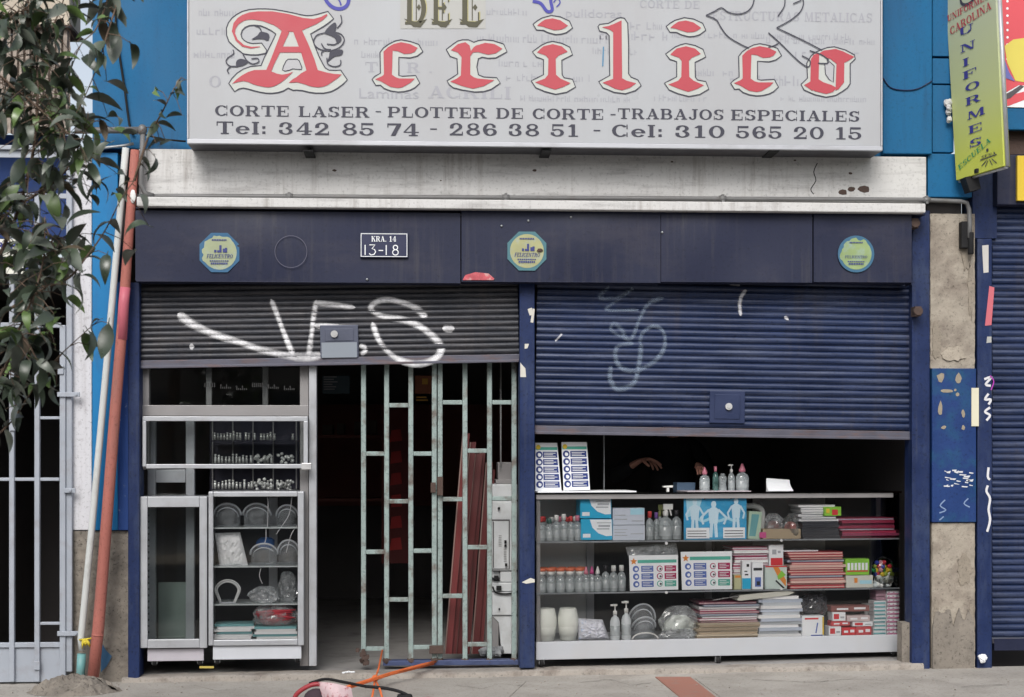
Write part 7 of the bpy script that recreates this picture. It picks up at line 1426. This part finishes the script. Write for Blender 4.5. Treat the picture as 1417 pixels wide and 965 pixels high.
for k in range(11): cbox(1227.5 + rg.uniform(-.8, .8), 1243 + rg.uniform(-.8, .5), 'base', k * 5.7, k * 5.7 + 5.4, .04, .1, M_PRINTW, 'small_carton', 'slim white and magenta carton in the right column on the bottom shelf', 'box', [(M_CAPM, [(.0, .0, 1, .3), (.1, .5, .25, .7), (.5, .5, .65, .7)])], group='magenta striped cartons')
for k in range(3): cbox(1212, 1226, 'base', 49 + k * 5, 53.6 + k * 5, .06, .1, flat('dull_pink_carton', (.4, .25, .3)), 'small_carton', 'dull pink carton on top of the teal striped column', 'box', group='dull pink cartons')
# ------------------------------------------------------------------ the shopkeeper in the dark behind the counter
M_SKIN = mat('skin', (.55, .27, .2), .5, var=.1, vs=20, bump=.1); M_SHIRT = mat('black_jumper', (.012, .012, .014), .9, var=.3, vs=20, bump=.4); M_TROU = mat('dark_trousers', (.015, .016, .02), .9); M_HAIR = mat('dark_hair', (.015, .01, .008), .6)
def skin(name, verts, edges, radii, m, parent=None, root=0, sub=2):
    me = bpy.data.meshes.new(name); me.from_pydata(verts, edges, []); o = bpy.data.objects.new(name, me); C.objects.link(o)
    md = o.modifiers.new('skin', 'SKIN'); md.use_smooth_shade = True
    for k, r_ in enumerate(radii):
        v = me.skin_vertices[0].data[k]; v.radius = (r_, r_) if not isinstance(r_, tuple) else r_; v.use_root = (k == root)
    s_ = o.modifiers.new('sub', 'SUBSURF'); s_.levels = sub; s_.render_levels = sub
    me.materials.append(m); o.parent = parent; return o
PY = 1.05
hx_, hz_ = F0.p(884, 641, .78); hx_ -= 0
fx, fz = F0.p(930, 900, PY)
per = Thing('person', 'person in dark clothes behind the display case, one hand held out, head hidden by shutter', 'person', F0, (fx, PY, .03))
V = []; E = []; Rr = []
def pt(x, y, z, r_, par=None):
    V.append((x - fx, y - PY, z - .03)); Rr.append(r_)
    if par is not None: E.append((par, len(V) - 1))
    return len(V) - 1
pel = pt(fx, PY, .98, (.15, .11)); wa = pt(fx, PY, 1.1, (.14, .1), pel); ch = pt(fx, PY, 1.3, (.16, .11), wa); nk0 = pt(fx, PY, 1.44, (.09, .08), ch); nk = pt(fx, PY - .005, 1.52, .055, nk0)
h1 = pt(fx, PY - .02, 1.58, .07, nk); h2 = pt(fx, PY - .025, 1.64, .085, h1); h3 = pt(fx, PY - .015, 1.71, .075, h2)
for sg in (-1, 1):
    hp = pt(fx + sg * .09, PY, .9, .085, pel); kn = pt(fx + sg * .1, PY - .01, .5, .058, hp); an = pt(fx + sg * .1, PY + .02, .11, .038, kn); he = pt(fx + sg * .1, PY - .02, .065, .04, an); to = pt(fx + sg * .11, PY - .16, .05, .03, he)
# right arm of the person (left in the picture): elbow out, forearm forward, hand pointing right and down
shl = pt(fx - .17, PY, 1.41, .06, nk0); el = pt(hx_ - .17, PY - .12, 1.22, .043, shl); wr = pt(hx_ + .0, .78, hz_ + .012, (.024, .02), el)
pm = pt(hx_ + .045, .775, hz_ + .03, (.03, .016), wr); pk = pt(hx_ + .075, .77, hz_ + .024, (.036, .014), pm)
FN = [((.0, -.026, .004), .075, -.42), ((.008, -.009, .0), .085, -.62), ((.004, .009, -.006), .08, -.85), ((-.006, .025, -.01), .064, -1.05)]
kx, ky, kz = hx_ + .085, .77, hz_ + .02
for (ox, oy, oz), L_, an_ in FN:
    b_ = pt(kx + ox, ky + oy, kz + oz, .0098, pk); x_, z_ = kx + ox, kz + oz; aa = an_; pr = b_
    for q, fr_ in enumerate((.42, .33, .25)):
        x_ += L_ * fr_ * math.cos(aa); z_ += L_ * fr_ * math.sin(aa); pr = pt(x_, ky + oy * 1.5 - .004 * q, z_, (.0088, .008, .0068)[q], pr); aa -= .18
tb_ = pt(hx_ + .03, .745, hz_ + .012, .012, pm); tb2 = pt(hx_ + .05, .728, hz_ - .01, .0105, tb_); tb3 = pt(hx_ + .068, .722, hz_ - .024, .0085, tb2)
# left arm: hand closing on the cap of the first bottle
gx_, gz_ = F0.p(970, 650, .55)
shr = pt(fx + .17, PY, 1.41, .06, nk0); er = pt(fx + .27, PY - .08, 1.2, .043, shr); wr2 = pt(gx_ - .01, .62, gz_ + .03, (.024, .022), er); pm2 = pt(gx_ - .015, .56, gz_ + .02, (.03, .017), wr2); pk2 = pt(gx_ - .015, .52, gz_ + .012, (.034, .015), pm2)
for q_, (ox, dn) in enumerate(((-.024, .0), (-.008, .004), (.009, .004), (.024, 0))):
    pr = pk2; x_, y_, z_ = gx_ - .015 + ox, .5, gz_ + .01 + dn
    for q in range(3): pr = pt(x_, y_ - .022 * (q + .5), z_ - .014 * q * (q + .6) * .6, (.0095, .0085, .007)[q], pr)
tq = pt(gx_ + .02, .55, gz_ + .0, .012, pm2); tq2 = pt(gx_ + .03, .52, gz_ - .014, .0105, tq); pt(gx_ + .025, .495, gz_ - .026, .0085, tq2)
body = skin('body', V, E, Rr, M_SKIN, per.o)
def garment(name, pts_, ed, rad, m): return skin(name, [(x - fx, y - PY, z - .03) for x, y, z in pts_], ed, rad, m, per.o)
garment('jumper', [(fx, PY, .95), (fx, PY, 1.12), (fx, PY, 1.32), (fx, PY, 1.45), (fx - .18, PY, 1.41), (hx_ - .17, PY - .12, 1.22), (hx_ - .035, .805, hz_ - .012), (fx + .18, PY, 1.41), (fx + .27, PY - .08, 1.2), (gx_ + .03, .67, gz_ + .03), (fx, PY, 1.56)],
        [(0, 1), (1, 2), (2, 3), (3, 4), (4, 5), (5, 6), (3, 7), (7, 8), (8, 9), (3, 10)], [(.18, .14), (.175, .135), (.19, .14), (.1, .09), .08, .062, .042, .08, .062, .042, .085], M_SHIRT)
garment('trousers', [(fx, PY, 1.0), (fx - .09, PY, .88), (fx - .1, PY - .01, .5), (fx - .1, PY + .02, .12), (fx + .09, PY, .88), (fx + .1, PY - .01, .5), (fx + .1, PY + .02, .12)], [(0, 1), (1, 2), (2, 3), (0, 4), (4, 5), (5, 6)], [(.17, .13), .105, .08, .065, .105, .08, .065], M_TROU)
mb = MB(); mb.grid(lambda u, v: (fx + .098 * math.sin(PI * v * .62) * math.cos(2 * PI * u), PY - .005 + .112 * math.sin(PI * v * .62) * math.sin(2 * PI * u) + .012, 1.665 + .13 * math.cos(PI * v * .62) - (.05 * max(0, math.sin(2 * PI * u)) * v)), 20, 10); per.part('hair', mb, M_HAIR)
mb = MB(); mb.blob((fx, PY - .118, 1.625), (.014, .018, .022), 8, 6); per.part('nose', mb, M_SKIN); mb = MB(); mb.blob((fx, PY - .1, 1.585), (.024, .008, .007), 8, 5); per.part('mouth', mb, flat('lips', (.3, .09, .08)))
for sg in (-1, 1):
    mb = MB(); mb.blob((fx + sg * .032, PY - .098, 1.652), (.013, .008, .008), 8, 6); per.part('eye', mb, M_CAPB); mb = MB(); mb.blob((fx + sg * .09, PY - .01, 1.645), (.01, .02, .03), 8, 6); per.part('ear', mb, M_SKIN)

# ------------------------------------------------------------------ bundle tied with orange strap at the bottom edge
bx_, by_ = gp(470, 966); by_ -= .25; gz_b = gz(bx_)
M_ORA = mat('orange_strap', (.68, .16, .05), .6, bump=.2, bs=90, var=.2); M_REDL = mat('dark_red_vinyl', (.32, .03, .04), .4, var=.3, vs=12); M_PNK = mat('pink_white_mesh', (.6, .45, .47), .6, var=.2, vs=30, dirt=(.35, .05, .07), dd=.9, ds=22, ramp=(.52, .58))
def gpt(px, py, h=0.0):
    """a point h above the pavement on the sight line, nearer than the shop"""
    dr = FW + RT * ((px - 708.5) / FPX) + Vector((0, 0, (HOR - py) / FPX)); t = -(CAM.z - gz(CAM.x) - h) / (dr.z - GS * dr.x); return tuple(CAM + dr * t)
P0 = gpt(470, 985)
t = Thing('strapped_bundle', 'red, pink and black bundle lying on the pavement at the bottom edge', 'bundle', F0, (P0[0], P0[1], gz_b))
yb = P0[1]
def at(px, py, y): x_, z_ = F0.p(px, py, y); return (x_, y, z_)
mb = MB(); mb.tube(smooth_pts([at(404, 985, yb), at(409, 963, yb), at(424, 951, yb), at(438, 947, yb), at(452, 950, yb), at(462, 968, yb)], 5), .013, 10); t.part('red_rim', mb, M_REDL)
mb = MB(); a_ = at(438, 968, yb); mb.blob(a_, (.07, .05, .06), 14, 9, .04); t.part('dark_lining', mb, mat('dark_purple_cloth', (.06, .04, .05), .8))
rg = random.Random(5); mb = MB()
p0_, p1_, p2_, p3_ = at(440, 944, yb - .05), at(486, 952, yb - .05), at(492, 985, yb - .05), at(452, 985, yb - .05)
def f(u, v):
    a_ = [p0_[k] + (p1_[k] - p0_[k]) * u for k in range(3)]; b_ = [p3_[k] + (p2_[k] - p3_[k]) * u for k in range(3)]; q = [a_[k] + (b_[k] - a_[k]) * v for k in range(3)]
    return (q[0], q[1] - .05 * math.sin(PI * u) * (.4 + .6 * math.sin(PI * v)), q[2] + .012 * math.sin(PI * u))
mb.grid(f, 12, 12); t.part('pink_panel', mb, M_PNK)
mb = MB(); mb.tube(smooth_pts([at(428, 946, yb + .06), at(450, 940, yb + .06), at(475, 944, yb + .05), at(505, 950, yb + .05)], 5), .008, 8); mb2 = MB(); mb2.tube(smooth_pts([at(505, 950, yb + .05), at(535, 953, yb + .05), at(560, 960, yb), at(582, 975, yb)], 5), .009, 8); t.part('black_strap', mb, M_BLACK); t.part('black_strap', mb2, M_BLACK)
mb = MB(); a_ = at(562, 966, yb); mb.box(a_[0] - .05, a_[0] + .035, yb - .02, yb + .03, a_[2] - .07, a_[2] + .02); t.part('black_buckle', mb, M_BLACK, bevel=.012)
mb = MB(); a_ = at(592, 972, yb); mb.blob(a_, (.06, .04, .03), 10, 6, .1, rg); t.part('red_end', mb, M_REDL)
mb = MB(); S = [at(430, 962, yb), at(480, 951, yb - .01), at(540, 932, -.35), at(585, 920, -.1), at(602, 916, .11)]; mb.tube(S, .009, 8); mb.tube([at(478, 954, yb - .04), at(540, 934, -.38), at(600, 919, .1)], .006, 8)
for p_ in ([at(529, 900, .1), at(524, 925, -.1), at(519, 940, -.5), at(516, 960, yb - .04), at(510, 985, yb - .04)], [at(519, 940, -.5), at(526, 955, yb - .05), at(534, 985, yb - .05)]): mb.tube(p_, .006, 7)
mb.blob(at(519, 939, -.48), (.022, .02, .022), 9, 6, .1)
single('orange_strap', mb, M_ORA, 'orange strap tied from the green gate down to the bundle on the pavement', 'strap', F0, S[-1])
t = Thing('litter_scrap', 'scrap of white paper on the door sill below the doorway', 'litter', F0, (*gpt(482, 931)[:2], gz(-1) + .03)); a_ = gpt(478, 933); mb = MB()
for k in range(5): mb.blob((a_[0] + k * .015, -.0 - .03, .035 + gz(-1) + rg.uniform(0, .01)), (.012, .01, .006), 7, 4, .25, rg)
t.part('paper', mb, M_PRINTW)
x_, z_ = F0.p(1358, 912, -.06); mb = MB()
for k in range(5): mb.blob((x_ + rg.uniform(-.02, .02), -.08, z_ + rg.uniform(-.02, .02)), (.02, .02, .018), 7, 5, .2, rg)
single('crumpled_paper', mb, M_PRINTW, 'crumpled white paper at the foot of the right navy column', 'litter', F0, (x_, -.08, z_ - .03))
